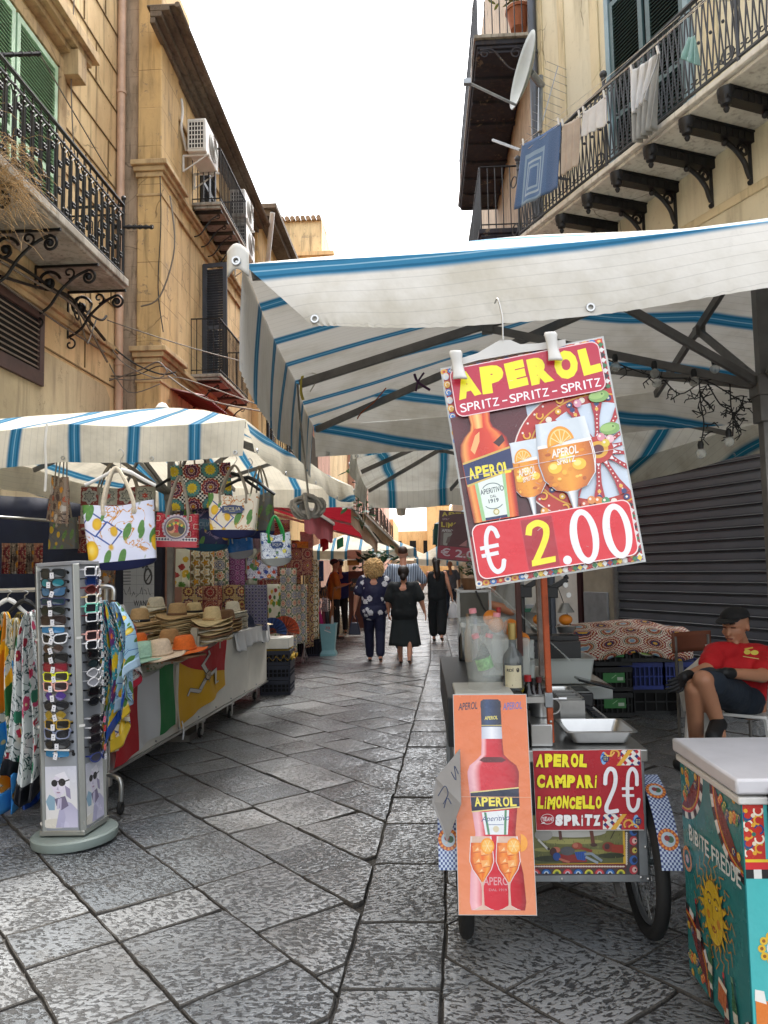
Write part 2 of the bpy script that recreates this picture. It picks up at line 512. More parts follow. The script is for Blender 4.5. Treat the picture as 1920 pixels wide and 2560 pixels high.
m_glass_dark=M('dark_window_glass','10161a',.08,0,.2)
def clear_mat(name,col='e8f0ee',rough=.04,alpha=.3,tint=None):
 if name in _mc:return _mc[name]
 t=NT(name)
 b=t.n('BsdfPrincipled');b.inputs['Base Color'].default_value=hx(col);b.inputs['Roughness'].default_value=rough
 b.inputs['Alpha'].default_value=alpha;b.inputs['Specular IOR Level'].default_value=.8
 t.t.links.new(b.outputs[0],t.out.inputs[0]);_mc[name]=t.m;return t.m
def stone_mat():
 t=NT('chiselled_lava_stone');o=t.coord('Object')
 vc=t.n('Attribute',attribute_name='Col')
 hue,rot,tone=t.xyz(vc.outputs[0])
 vr=t.n('VectorRotate',rotation_type='Z_AXIS');t.put(vr.inputs['Vector'],o)
 t.put(vr.inputs['Angle'],t.math('MULTIPLY',t.math('SUBTRACT',rot,.5),1.1))
 m1=t.mapping(vr.outputs[0],(34,62,30))
 wv=t.noise(o,3.2,3,.5)
 n1=t.noise(m1,1.0,2.5,.5,.55)
 n2=t.noise(t.mapping(vr.outputs[0],(75,120,60)),1.0,2,.5,.3)
 ch=t.math('ADD',t.math('MULTIPLY',n1,.8),t.math('MULTIPLY',n2,.2))
 thr=t.math('ADD',.455,t.math('MULTIPLY',t.math('SUBTRACT',wv,.5),.22))
 ridge=t.step(t.math('SUBTRACT',ch,thr),-.035,.05)
 fine=t.noise(o,160,3,.6)
 lo=t.mix(tone,hx('2c2e31'),hx('424344'));hi=t.mix(tone,hx('74797d'),hx('9fa1a2'))
 c=t.mix(ridge,lo,hi)
 c=t.mix(t.math('MULTIPLY',t.step(t.noise(o,1.3,5,.6),.45,.7),.55),c,hx('44423f'))
 c=t.mix(t.math('MULTIPLY',fine,.25),c,hx('2e2e2e'))
 dirt=t.step(t.noise(o,6,5,.65),.58,.75)
 c=t.mix(t.math('MULTIPLY',dirt,.35),c,hx('5b5145'))
 r=t.math('SUBTRACT',.52,t.math('MULTIPLY',ridge,.3))
 r=t.math('ADD',r,t.math('MULTIPLY',dirt,.15))
 h=t.math('ADD',ridge,t.math('MULTIPLY',fine,.12));h=t.math('ADD',h,t.math('MULTIPLY',n1,.5))
 n=t.bump(h,.9,.007)
 big=t.bump(t.noise(o,5,3),.35,.02,n)
 return t.bsdf(c,r,0,big,Specular_IOR_Level=.7)
m_stone=stone_mat()
m_joint=M('dirty_joint_grit','45423e',.8,0,.4,12,.8,90,.01)
def clip(poly,f):
 out=[]
 for i in range(len(poly)):
  a,b=poly[i-1],poly[i];fa,fb=f(*a),f(*b)
  if(fa>=0)!=(fb>=0):
   t=fa/(fa-fb);out.append((lerp(a[0],b[0],t),lerp(a[1],b[1],t)))
  if fb>=0:out.append(b)
 return out
def ledge(y):return-.43+.043*y if y<12 else .086+(y-12)*.01
def redge(y):return-.08+.043*y if y<12 else .436+(y-12)*.01
gm=MB();rg=random.Random(5)
def slab(poly,zo=0):
 if len(poly)<3:return
 A=sum(poly[i-1][0]*poly[i][1]-poly[i][0]*poly[i-1][1]for i in range(len(poly)))/2
 if abs(A)<.006:return
 if A<0:poly=poly[::-1]
 cx=sum(p[0]for p in poly)/len(poly);cy=sum(p[1]for p in poly)/len(poly)
 near=math.hypot(cx,cy)<9
 pts=[]
 for i in range(len(poly)):
  a,b=poly[i],poly[(i+1)%len(poly)]
  k=max(2,int(math.hypot(b[0]-a[0],b[1]-a[1])/.07))if near else 2
  for j in range(k):
   t=j/k;x,y=lerp(a[0],b[0],t),lerp(a[1],b[1],t)
   nx=noise.noise(V((x*9,y*9,1.3)))*.009;ny=noise.noise(V((x*9,y*9,7.7)))*.009
   if j==0:x=lerp(x,cx,.015);y=lerp(y,cy,.015)
   pts.append((x+nx,y+ny))
 tx,ty=rg.uniform(-.012,.012),rg.uniform(-.012,.012);z0=rg.uniform(-.004,.004)+zo
 def zz(x,y):return z0+(x-cx)*tx+(y-cy)*ty
 def ins(k):return[(cx+(x-cx)*(1-k/max(.12,math.hypot(x-cx,y-cy))),cy+(y-cy)*(1-k/max(.12,math.hypot(x-cx,y-cy))))for x,y in pts]
 n=len(pts)
 r0,r1,r2,r3=ins(.002),ins(.005),ins(.01),ins(.035)
 vs=[(x,y,zz(x,y)-.035)for x,y in r0]+[(x,y,zz(x,y)-.006)for x,y in r1]+[(x,y,zz(x,y)-.0018)for x,y in r2]+[(x,y,zz(x,y))for x,y in r3]
 fs=[(k*n+i,k*n+(i+1)%n,(k+1)*n+(i+1)%n,(k+1)*n+i)for k in range(3)for i in range(n)]
 fs.append(tuple(3*n+i for i in range(n)))
 gm.cc=(rg.random(),rg.random(),rg.random()**1.3,1)
 gm.cm=1;gm.add(vs,fs[:2*n]);gm.cm=0;gm.add(vs,fs[2*n:])
ca,sa=math.cos(rad(-49)),math.sin(rad(-49))
def diag(cond,umin,umax,vmin,vmax,cw=.385,off=0):
 v=vmin
 while v<vmax:
  u=umin+rg.random()*.4;wv_=cw*rg.uniform(.85,1.18)
  while u<umax:
   l=rg.choice([.3,.37,.42,.5,.6])*rg.uniform(.9,1.1)
   q=[(u,v),(u+l,v),(u+l+rg.uniform(-.02,.02),v+wv_),(u+rg.uniform(-.02,.02),v+wv_)]
   p=[(a*ca-b*sa,a*sa+b*ca)for a,b in q]
   mx=sum(a for a,b in p)/4;my=sum(b for a,b in p)/4
   if my>.9 and my<34 and abs(mx)<6.5 and cond(mx,my)is not None:
    for f in cond(mx,my):p=clip(p,f)
    slab(p)
   u+=l
  v+=wv_
Lf=lambda x,y:ledge(y)-x
Rf=lambda x,y:x-redge(y)
diag(lambda x,y:[Lf]if x<ledge(y)+.5 and x>-5.2 else None,-30,8,-6,26)
diag(lambda x,y:[Rf]if x>redge(y)-.5 else None,-30,8,-6,30)
y=1.5;cuts=[2.0,2.36,2.70,3.2,3.8,4.4,4.9,5.36]
ys=cuts[:]
while ys[-1]<34:ys.append(ys[-1]+rg.uniform(.4,.62))
for a,b in zip(ys,ys[1:]):
 slab([(ledge(a),a),(redge(a),a),(redge(b),b),(ledge(b),b)],-.004)
go=gm.build('street_paving',[m_stone,m_joint],smooth=True,base=(0,0,0));tag(go,kind='structure')
g=MB();g.grid(lambda u,v:(u,v,-.017),2,2,-60,60,-30,160)
tag(g.build('ground',m_joint,smooth=False,base=(0,0,0)),kind='structure')
g=thing('drain_grate','flat steel drain grating set in the gutter beside the drinks cart','drain',(.28,5.05,0))
b=MB()
for i in range(16):b.bb(.2-.16,.2+.1,.0+i*.034-.27,.016+i*.034-.27,-.004,.012)
b.bb(.02,.05,-.3,.3,-.006,.014);b.bb(.29,.32,-.3,.3,-.006,.014)
b.build('grating',m_grey_metal,g)
pm=NT('still_water');pmm=pm.bsdf((.02,.022,.024,1),.02,0,pm.bump(pm.noise(pm.coord(),8,2),.05,.004),Specular_IOR_Level=.9)
b=MB();b.add([(.235+.1*math.cos(a)*(1+.2*math.sin(3*a)),3.72+.1*math.sin(a)*(1+.25*math.cos(2*a)),.0065)for a in[i*PI/12 for i in range(24)]],[tuple(range(24))])
tag(b.build('puddle',pmm,base=(.2,3.8,0)),'small bright puddle on the stones by the cart wheel','puddle',kind='structure')
def railing_plain(bd,par,p0,p1,p2,p3,z,h=.98,step=.11,mat=None,r=.009,name='railing'):
 """open box railing along p0-p1-p2-p3 (xy)"""
 b=MB();P=[V((*p,0))for p in(p0,p1,p2,p3)]
 for a,c in zip(P,P[1:]):
  n=max(1,round((c-a).length/step))
  for k in range(n+1):
   q=a.lerp(c,k/n);rr=r if k%12 else r*1.3
   b.cyl((q.x,q.y,z),(q.x,q.y,z+h),rr,n=5,cap=False)
  for zz,wd in((z+h,.035),(z+.07,.02)):
   b.bar((a.x,a.y,zz),(c.x,c.y,zz),wd,.014)
 return b.build(name,mat or m_iron,par,world=True,smooth=False)
def shutter_leaf(par,o,dx,wd,hh,mat,n=None,nrm=None,name='shutter',t=.035):
 """slatted leaf; o = lower corner, dx = unit vector across, nrm = outward"""
 b=MB();o=V(o);dx=V(dx).normalized();up=V((0,0,1));nr=V(nrm)
 st=.075
 def bar(u0,v0,u1,v1):
  c=o+dx*(u0+u1)/2+up*(v0+v1)/2
  m=Matrix((dx,nr,up)).transposed()
  b.box(c,(abs(u1-u0),t,abs(v1-v0)),rot=m)
 bar(0,0,st,hh);bar(wd-st,0,wd,hh);bar(st,0,wd-st,st*1.5);bar(st,hh-st,wd-st,hh)
 bar(st,hh*.42,wd-st,hh*.42+st)
 m0=Matrix((dx,nr,up)).transposed()@Matrix.Rotation(rad(-38),3,'X')
 z=st*1.5+.03
 while z<hh-st-.02:
  if not hh*.42-.02<z<hh*.42+st+.02:
   b.box(o+dx*wd/2+up*z,(wd-2*st,.045,.009),rot=m0)
  z+=.048
 return b.build(name,mat,par,world=True,smooth=False)
def slab_block(par,x0,x1,y0,y1,z,th=.09,mat=None,name='balcony'):
 b=MB();b.bb(x0,x1,y0,y1,z,z+th)
 b.bb(min(x0,x1)+.03,max(x0,x1)-.03,y0+.03,y1-.03,z-.05,z)
 return b.build(name,mat or m_slab,par,world=True,bevel=.012)
B1X=-4.6
b1=thing('left_building','ochre plaster building at the left with green shuttered balcony door and brown louvred window','building',(B1X,5,0))
b=MB();b.bb(B1X-4,B1X,-2,11.2,0,13.5);b.build('wall',m_ochre,b1,world=True)
b=MB()
b.add([(B1X+.03,-2,0),(B1X+.03,10.85,0),(B1X+.03,10.85,4.02),(B1X+.03,10.7,4.16),(B1X+.03,-2,4.16),(B1X,-2,4.16),(B1X,10.7,4.16),(B1X,10.85,4.02),(B1X,10.85,0)],[(0,1,2,3,4),(4,3,6,5),(3,2,7,6),(2,1,8,7)])
b.build('lower_render',m_lower,b1,world=True)
b=MB()
for z in(4.66,4.74):b.bb(B1X,B1X+(.05 if z<4.7 else .09),-2,11.15,z,z+.075)
b.bb(B1X,B1X+.13,6.9,9.62,8.25,8.33);b.bb(B1X,B1X+.22,6.85,9.7,8.33,8.42);b.bb(B1X,B1X+.3,6.8,9.78,8.42,8.55)
b.bb(B1X,B1X+.24,9.25,9.5,7.95,8.3)
b.bb(B1X,B1X+.05,9.14,9.3,5.3,7.98);b.bb(B1X,B1X+.05,7.9,9.3,7.98,8.15);b.bb(B1X,B1X+.025,9.3,9.4,5.3,8.1)
b.build('moulding',m_trim,b1,world=True,bevel=.008)
b=MB()
for z in[4.22+.62*k for k in range(15)]:
 b.bb(B1X+.001,B1X+.016,9.42 if 5.2<z<8.3 else 6,11.1,z,z+.018)
for z0,yy in((4.84,10.2),(5.46,10.9),(6.7,10.0),(7.32,10.75),(8.56,10.3),(9.2,9.9),(9.8,10.6),(4.25,10.05),(5.46,9.95)):b.bb(B1X+.001,B1X+.016,yy,yy+.018,z0+.02,z0+.6)
b.build('joint_lines',M('mortar_line','76603f',.9,0,.3),b1,world=True)
wd=MB();wd.bb(B1X-.2,B1X+.002,7.0,9.12,5.3,7.96);w1=wd.build('balcony_door',m_dark,b1,world=True)
shutter_leaf(w1,(B1X+.03,8.12,5.32),(0,1,0),.98,2.62,m_green,nrm=(1,0,0))
shutter_leaf(w1,(B1X+.03,7.1,5.32),(0,1,0),.98,2.62,m_green,nrm=(1,0,0))
wd=MB();wd.bb(B1X-.2,B1X+.035,7.7,8.72,3.8,4.5);w2=wd.build('low_window',m_dark,b1,world=True)
b=MB();X=B1X+.07
b.bb(X-.04,X,7.6,8.83,4.5,4.6);b.bb(X-.04,X,7.6,8.83,3.7,3.87);b.bb(X-.04,X,8.72,8.83,3.87,4.5);b.build('frame',m_brown,w2,world=True,bevel=.005)
b=MB()
for k in range(9):b.box((X-.03,8.2,3.92+k*.066),(.05,1.04,.014),rot=Matrix.Rotation(rad(40),3,'Y'))
b.build('louvres',M('dusty_louvre','7b7166',.6,0,.2),w2,world=True)
bal=slab_block(b1,B1X,-3.8,4.5,9.6,5.2,.1)
b=MB();XR=-3.85;z0=5.3;H=.95
def panel(b,p,q):
 p=V(p);q=V(q);L=(q-p).length;d=(q-p).normalized();n=round(L/.17);up=V((0,0,1))
 for zz,wdt in((z0+H+.03,.045),(z0+H-.09,.02),(z0+.05,.03)):b.bar(p+up*(zz-p.z),q+up*(zz-p.z),wdt,.018)
 for k in range(n+1):
  o=p+d*(L*k/n);o.z=0
  if k<n:
   m=o+d*(L/n/2);w_=L/n*.3
   for s in(-1,1):
    b.tube(catmull([m+d*s*w_+up*(z0+.07),m+d*s*w_+up*(z0+.7),m+d*s*w_*.8+up*(z0+.78),m+up*(z0+.83)],4),.0085,4)
   for zz in((z0+.28,z0+.58)if k%2 else(z0+.43,z0+.12,z0+.7)):
    for a in range(4):b.ball(m+d*.022*math.cos(a*PI/2+.78)+up*(zz+.026*math.sin(a*PI/2+.78)),.021,6)
    b.cyl(m+d*-w_+up*zz,m+d*w_+up*zz,.006,n=4)
  for zz in(z0+.8,z0+.86):b.ball(o+up*zz,.022,6)
  b.cyl(o+up*(z0+.05),o+up*(z0+H),.0095,n=5)
  b.ball(o+up*(z0+.12),.02,6)
panel(b,(XR,4.5,0),(XR,9.52,0));panel(b,(XR,9.52,0),(B1X,9.52,0))
for s in(9.52,):b.cyl((XR,s,z0),(XR,s,z0+H+.1),.02,n=8);b.ball((XR,s,z0+H+.13),.035,8)
b.build('railing',m_iron,bal,world=True,smooth=False)
for yb in(4.9,5.85,6.8,7.75,8.7,9.55):
 b=MB();ax=V((1,0,0));up=V((0,0,1));O=V((B1X,yb,5.14))
 b.bar(O,O+ax*.78,.03,.03);b.bar(O,O-up*.62,.03,.03)
 b.tube(catmull([O+V((.02,0,-.6)),O+V((.18,0,-.5)),O+V((.32,0,-.3)),O+V((.5,0,-.14)),O+V((.66,0,-.06))],5),.019,6)
 b.tube(spiral(O+V((.66,0,-.15)),.09,.02,PI/2,-2.4*PI,ax,up,26),.017,6);b.ball(O+V((.66,0,-.15)),.035,8)
 b.tube(spiral(O+V((.17,0,-.2)),.15,.03,PI*.1,2.6*PI,ax,up,30),.019,6);b.ball(O+V((.17,0,-.2)),.05,8)
 b.tube(spiral(O+V((.42,0,-.09)),.075,.018,-.5*PI,1.7*PI,ax,up,22),.013,6)
 b.tube(spiral(O+V((.04,0,-.7)),.08,.02,.5*PI,-1.5*PI,ax,up,20),.013,6)
 b.build('scroll_bracket',m_iron,bal,world=True)
for nm,p,q in(('a',(XR,9.5,5.98),(XR+.38,9.56,5.99)),('b',pt(-20,138,7.0),pt(100,134,7.4))):
 b=MB();b.cyl(p,q,.022,n=7)
 for k in range(5):
  c=V(p).lerp(V(q),.2+k*.19);b.tube([c+V((.03*math.cos(a),0,.03*math.sin(a)))for a in[i*PI/5 for i in range(10)]],.005,4,closed=True)
 tag(b.build('drying_arm',m_iron,base=p),'black iron clothes-line arm sticking out past the ornate balcony corner' if nm=='a' else 'black iron clothes-line arm in front of the green shutters','clothes-line arm')
def pipe(par_lab,pts,r,mat,lab,joints):
 t=thing('drainpipe',lab,'drainpipe',pts[0]);b=MB();b.tube(pts,r,12);b.build('pipe',mat,t,world=True)
 for z in joints:
  b=MB();b.lathe([(r*1.02,-.03),(r*1.22,-.025),(r*1.22,.025),(r*1.02,.03)],12,(pts[0][0],pts[0][1],z));b.build('collar',mat,t,world=True)
 return t
pipe(0,[(B1X+.07,11.08,0),(B1X+.07,11.08,13)],.062,m_pipe,'pale pink drainpipe down the corner of the ochre building',(2.3,4.6,7.0,8.9))
B2X=-3.95
b2=thing('corner_building','ochre block building with stone corner pilaster, two small balconies and dark eaves','building',(B2X,12,0))
b=MB();b.bb(-9,B2X,11.3,17.5,0,9.7);b.bb(-9,B2X-.1,11.3,13,9.7,11.5);b.build('wall',m_ochre_block,b2,world=True)
b=MB();b.bb(-4.62,-4.28,11.22,11.4,0,11.4);b.build('rubble_strip',m_rough,b2,world=True,sub=0)
b=MB();b.bb(-4.30,B2X+.03,11.16,12.0,0,11.4);b.build('pilaster',m_pila,b2,world=True,bevel=.02)
b=MB()
for z in(4.62,7.55):
 b.bb(-4.32,B2X+.06,11.13,12.05,z,z+.08);b.bb(-4.34,B2X+.1,11.09,12.1,z+.08,z+.16);b.bb(-4.37,B2X+.15,11.04,12.15,z+.16,z+.24)
 b.bb(-4.31,B2X+.045,11.145,12.02,z-.3,z-.26)
 b.bb(B2X,B2X+.05,12.0,17.5,z,z+.07);b.bb(B2X,B2X+.1,12.0,17.5,z+.07,z+.14);b.bb(B2X,B2X+.04,12,17.5,z-.28,z-.24)
b.bb(B2X,B2X+.04,12,17.5,9.0,9.06)
b.build('string_course',m_trim,b2,world=True,bevel=.01)
b=MB();
for k,(dx,z)in enumerate(((.08,9.6),(.18,9.7),(.3,9.79))):b.bar((B2X+dx/2,10.7,z+.17),(B2X+dx/2,17.55,z-.1),dx,.09)
b.bar((B2X+.18,10.7,10.0),(B2X+.18,17.6,9.73),.46,.035)
b.build('eaves',m_cornice,b2,world=True,bevel=.01)
b=MB();b.cyl((B2X+.42,10.7,10.0),(B2X+.42,17.6,9.72),.045,n=8);b.build('gutter',m_cornice,b2,world=True)
def door(par,X,y0,y1,z0,z1,mat,leaves=((0,0),),name='balcony_door'):
 b=MB();b.bb(X-.15,X+.004,y0,y1,z0,z1);d=b.build(name,m_dark,par,world=True)
 return d
d=door(b2,B2X,13.3,14.2,8.1,9.35,m_navy)
shutter_leaf(d,(B2X+.04,13.3,8.02),(0,1,0),.44,1.35,m_navy,nrm=(1,0,0));shutter_leaf(d,(B2X+.04,13.76,8.02),(0,1,0),.44,1.35,m_navy,nrm=(1,0,0))
d=door(b2,B2X,13.45,14.35,4.95,7.1,m_navy)
shutter_leaf(d,(B2X+.02,13.45,4.95),(1,-.12,0),.46,2.15,m_navy,nrm=(.12,1,0));shutter_leaf(d,(B2X+.03,13.98,4.95),(0,1,0),.4,2.15,m_navy,nrm=(1,0,0))
for zb,Y0,Y1,step in((7.9,12.8,14.8,.1),(4.8,12.75,14.9,.1)):
 s=slab_block(b2,B2X,-3.42,Y0,Y1,zb,.06)
 railing_plain(b2,s,(B2X,Y0+.03),(-3.45,Y0+.03),(-3.45,Y1-.03),(B2X,Y1-.03),zb+.06,.98,step)
 n=5 if zb>6 else 4
 for k in range(n):
  yb=lerp(Y0+.15,Y1-.12,k/(n-1));b=MB();O=V((B2X,yb,zb-.05))
  b.bar(O,O+V((.5,0,0)),.12,.035)
  b.tube(catmull([O+V((0,0,-.45)),O+V((.12,0,-.4)),O+V((.3,0,-.16)),O+V((.46,0,-.06))],5),.013,5)
  b.tube(spiral(O+V((.42,0,-.1)),.05,.015,PI/2,-2*PI,V((1,0,0)),V((0,0,1)),14),.009,5)
  b.build('bracket',m_iron if zb>6 else m_rust,s,world=True)
b=MB();m_redtin=M('dark_red_tin','5a1e1c',.6,.2,.3,6,.2)
b.grid(lambda u,v:(lerp(B2X,-3.38,u),v,4.34-.14*u+.015*math.sin(v*60)),3,60,0,1,11.6,13.0)
tag(b.build('tin_canopy',m_redtin,solid=.01,base=(B2X,12.3,4.2)),'dark red corrugated tin canopy on the wall under the cables','canopy')
def make_ac(loc,lab,grp):
 t=thing('air_conditioner',lab,'air conditioner',loc,0,grp)
 b=MB();b.bb(.1,.42,-.4,.4,0,.58);b.build('casing',m_white_pl,t,bevel=.02)
 b=MB();b.lathe([(.0,0),(.23,0),(.24,.012),(.2,.02),(.05,.02)],24,(.42,.05,.3),rot=Matrix.Rotation(PI/2,3,'Y'))
 for k in range(7):b.tube([(.445,.05+(.04+.027*k)*math.cos(a),.3+(.04+.027*k)*math.sin(a))for a in[i*PI/10 for i in range(20)]],.004,4,closed=True)
 b.build('fan_grille',M('ac_grille_grey','a9a9a5',.5),t)
 b=MB();b.bb(.13,.39,-.405,-.4,.05,.53);s=b.build('side_vent',m_dark,t)
 b=MB()
 for k in range(7):b.bb(.13,.39,-.412,-.404,.045+k*.077,.06+k*.077)
 for k in range(6):b.bb(.125+k*.05,.14+k*.05,-.413,-.405,.05,.53)
 b.build('vent_bars',m_white_pl,t)
 for y in(-.3,.3):b=MB();b.bar((0,y,-.02),(.46,y,-.02),.035,.03);b.bar((.01,y,-.02),(.01,y,-.3),.03,.03);b.bar((.02,y,-.28),(.4,y,-.03),.02,.02);b.build('wall_bracket',m_white_pl,t)
 return t
ac=make_ac((B2X+.02,12.55,8.52),'white air conditioner on brackets above the upper small balcony','air conditioners on the ochre building')
dup(ac,(B2X+.02,15.4,8.75),label='white air conditioner hung just past the balcony, upper of the pair')
dup(ac,(B2X+.02,15.5,8.08),label='white air conditioner hung just past the balcony, lower of the pair')
b=MB();b.tube(catmull([(B2X+.04,12.1,9.42),(B2X+.05,12.12,9.2),(B2X+.04,12.1,8.9),(B2X+.06,12.3,8.62)],6),.022,6)
tag(b.build('pipe_sleeve',m_white_pl,base=(B2X,12.1,8.6)),'white plastic tube running down to the first air conditioner','pipe')
b3=thing('yellow_building','yellow rendered building behind the air conditioners with a slanting white gutter pipe','building',(-3.8,20,0))
b=MB();b.bb(-9,-3.8,17.52,25.5,0,9.9);b.build('wall',m_ochre2,b3,world=True)
b=MB();b.bb(-9,-3.45,17.4,25.6,9.9,10.05);b.bb(-9,-3.3,17.3,25.7,10.05,10.16);b.build('eaves',m_cornice,b3,world=True)
b=MB();b.cyl((-3.4,17.35,9.95),(-3.72,18.2,8.9),.06,n=8);b.build('gutter_pipe',m_white_pl,b3,world=True)
for k,(Y0,z)in enumerate(((17.9,4.2),(20.6,4.3),(17.9,7.2),(20.8,7.2))):
 s=slab_block(b3,-3.8,-3.1,Y0,Y0+2.1,z,.08)
 railing_plain(b3,s,(-3.8,Y0),(-3.13,Y0),(-3.13,Y0+2.1),(-3.8,Y0+2.1),z+.08,.95,.12,m_grey_metal if k==1 else m_iron)
 d=door(b3,-3.8,Y0+.6,Y0+1.6,z+.1,z+2.2,m_navy);shutter_leaf(d,(-3.76,Y0+.6,z+.1),(0,1,0),.5,2.1,m_navy,nrm=(1,0,0))
b4=thing('tiled_building','tall plain ochre building closing the left side with a row of roof tiles','building',(-4.3,30,0))
b=MB();b.bb(-8,-3.5,29,36,0,13.6);b.build('wall',m_ochre,b4,world=True)
b=MB();b.bb(-8,-3.3,28.8,36,13.6,13.75);b.bb(-8,-3.22,28.7,36,13.75,13.9);b.build('ledge',m_orange,b4,world=True)
b=MB();b.bb(-7,-3.75,29.2,35,13.9,15.4);b.build('attic',m_ochre,b4,world=True)
b=MB()
for k in range(16):b.cyl((-7+k*.21,29.0,15.42),(-7+k*.21,31,15.6),.1,n=8)
b.build('roof_tiles',M('clay_tile','8c7258',.85,0,.35,9),b4,world=True)
b5=thing('pink_building','pale pink building on the left beyond the red awning with iron balconies','building',(-3.4,40,0))
b=MB();b.bb(-9,-3.2,36,75,0,9.5);b.bb(-9,-3.5,25.6,29,0,7.4);b.build('wall',m_pink,b5,world=True)
for k,(Y0,z)in enumerate([(37+4.2*i,zz)for i in range(7)for zz in(4.0,7.0)]):
 s=slab_block(b5,-3.2,-2.45,Y0,Y0+2.2,z,.1)
 railing_plain(b5,s,(-3.2,Y0),(-2.5,Y0),(-2.5,Y0+2.2),(-3.2,Y0+2.2),z+.1,1.0,.16,m_rust,.014)
 d=door(b5,-3.2,Y0+.5,Y0+1.6,z+.1,z+2.2,m_navy)
b6=thing('far_building','sunlit orange building far down the street under the white sky','building',(0,95,0))
b=MB();b.bb(-4.5,3.5,95,105,0,6.2);b.bb(.6,3.4,94,100,0,9.2);b.bb(-9,-2.9,76,92,0,6.5);b.build('wall',m_orange,b6,world=True)
b=MB();b.bb(.4,3.6,93.8,100,9.5,9.8);b.bb(.9,3.1,94.5,99,9.8,10.4);b.build('parapet',m_orange,b6,world=True)
for x in(-3.4,-1.6,.1,1.6):b=MB();b.bb(x,x+.8,93.97 if x>.5 else 94.97,94.02 if x>.5 else 95.02,3.2,5.0);b.build('window',m_dark,b6,world=True)
WA=V((3.5,7.68,0));WD=V((-.4008,.9162,0));WN=V((-.9162,-.4008,0))
def wl(s,n,z):return WA+WD*s+WN*n+V((0,0,z))
RW=Matrix((WD,WN,V((0,0,1)))).transposed()
def wbox(b,s0,s1,n0,n1,z0,z1):return b.box(wl((s0+s1)/2,(n0+n1)/2,(z0+z1)/2),(s1-s0,n1-n0,z1-z0),rot=RW)
SE=3.95
rb=thing('cream_building','cream plaster building on the right with a long balcony on black cast-iron brackets','building',wl(0,0,0))
b=MB();wbox(b,-7,SE,-4,0,0,14);b.build('wall',m_cream,rb,world=True)
def ws(px,py):
 p=pplane(px,py,WA,WN);return(p-WA).dot(WD),p.z
BZ=5.9
s1,_=ws(1738,260);s0,_=ws(1530,260)
b=MB();
lo,hi=min(s0,s1),max(s0,s1)
wbox(b,lo,hi,-.2,.004,BZ+.1,9.0);dr=b.build('balcony_door',m_dark,rb,world=True)
lw=(hi-lo)/2
shutter_leaf(dr,wl(lo+.06,.03,BZ+.1),WD,lw-.09,2.8,m_teal,nrm=WN);shutter_leaf(dr,wl(lo+lw+.03,.03,BZ+.1),WD,lw-.09,2.8,m_teal,nrm=WN)
b=MB();wbox(b,lo-.02,lo+.06,0,.06,BZ+.1,9.0);wbox(b,hi-.06,hi+.02,0,.06,BZ+.1,9.0);wbox(b,lo,hi,0,.06,8.92,9.02);b.build('door_frame',M('pale_blue_frame','78909a',.5),dr,world=True)
b=MB()
for e0,e1 in((lo-.38,lo-.2),(hi+.2,hi+.38)):wbox(b,e0,e1,0,.03,BZ+.1,9.3)
wbox(b,lo-.38,hi+.38,0,.035,9.3,9.48);wbox(b,SE-.75,SE-.6,0,.02,BZ+.1,14);wbox(b,SE-.2,SE,0,.03,0,14)
wbox(b,-7,SE,0,.025,5.2,5.3)
b.build('moulding',m_cream_trim,rb,world=True,bevel=.01)
b=MB();sA,zA=ws(1632,575);sB,zB=ws(1748,520)
wbox(b,min(sA,sB),max(sA,sB),-.2,.006,3.6,4.75);lww=b.build('low_window',m_dark,rb,world=True)
b=MB();a0,a1=min(sA,sB),max(sA,sB)
for k in range(5):wbox(b,lerp(a0,a1,k/4)-.012,lerp(a0,a1,k/4)+.012,0,.03,3.6,4.75)
for z in(4.1,4.7):wbox(b,a0,a1,0,.035,z,z+.04)
b.build('window_grille',m_rust,lww,world=True)
NB=.9
b=MB();wbox(b,-7,3.3,0,NB,BZ,BZ+.06);wbox(b,-7,3.27,0,NB-.05,BZ-.04,BZ);rsl=b.build('balcony',m_slab2,rb,world=True,bevel=.01)
b=MB();up=V((0,0,1));zr0,zr1=BZ+.14,BZ+1.05;NR=NB-.06;s=3.2
for za,wdt in((zr1,.05),(zr0,.03),(zr1-.12,.0)):
 if wdt:b.bar(wl(-7,NR,za),wl(3.22,NR,za),wdt,.02)
b.bar(wl(3.22,NR,zr1),wl(3.22,0,zr1),.04,.02);b.bar(wl(3.22,NR,zr0),wl(3.22,0,zr0),.03,.02)
k=0;pitch=.155;s=3.1
while s>-5:
 for sg in(-1,1):
  b.cyl(wl(s,NR,zr0+.02),wl(s+sg*pitch*.5,NR,zr1-.03),.0085,n=5,cap=False)
  b.cyl(wl(s,NR,zr1-.03),wl(s+sg*pitch*.5,NR,zr0+.02),.0085,n=5,cap=False)
 c0=wl(s,NR,zr0+.09);c1=wl(s,NR,zr1-.09)
 for c,u in((c0,1),(c1,-1)):
  for sg in(-1,1):b.tube(spiral(c+WD*sg*.04,.038,.012,0 if sg<0 else PI,(-1.7*PI if sg<0 else 2.7*PI)*1,WD,up*u,10),.0075,4)
 b.ball(wl(s,NR,(zr0+zr1)/2),.018,6)
 s-=pitch;k+=1
for sp in(3.22,1.3,-.62,-2.5):
 b.cyl(wl(sp,NR,BZ+.06),wl(sp,NR,zr1+.1),.019,n=8);b.ball(wl(sp,NR,zr1+.16),.045,10);b.ball(wl(sp,NR,zr1+.1),.03,8)
 for z in(zr0+.1,zr1-.12):b.tube([wl(sp+.12+.075*math.cos(a),NR,z+.075*math.sin(a))for a in[i*PI/8 for i in range(16)]],.009,4,closed=True)
b.build('railing',M('grey_iron_rail','3f4145',.5,.4,.2),rsl,world=True,smooth=False)
m_cast=M('black_cast_iron','1d1d20',.5,.2,.3,14,.4)
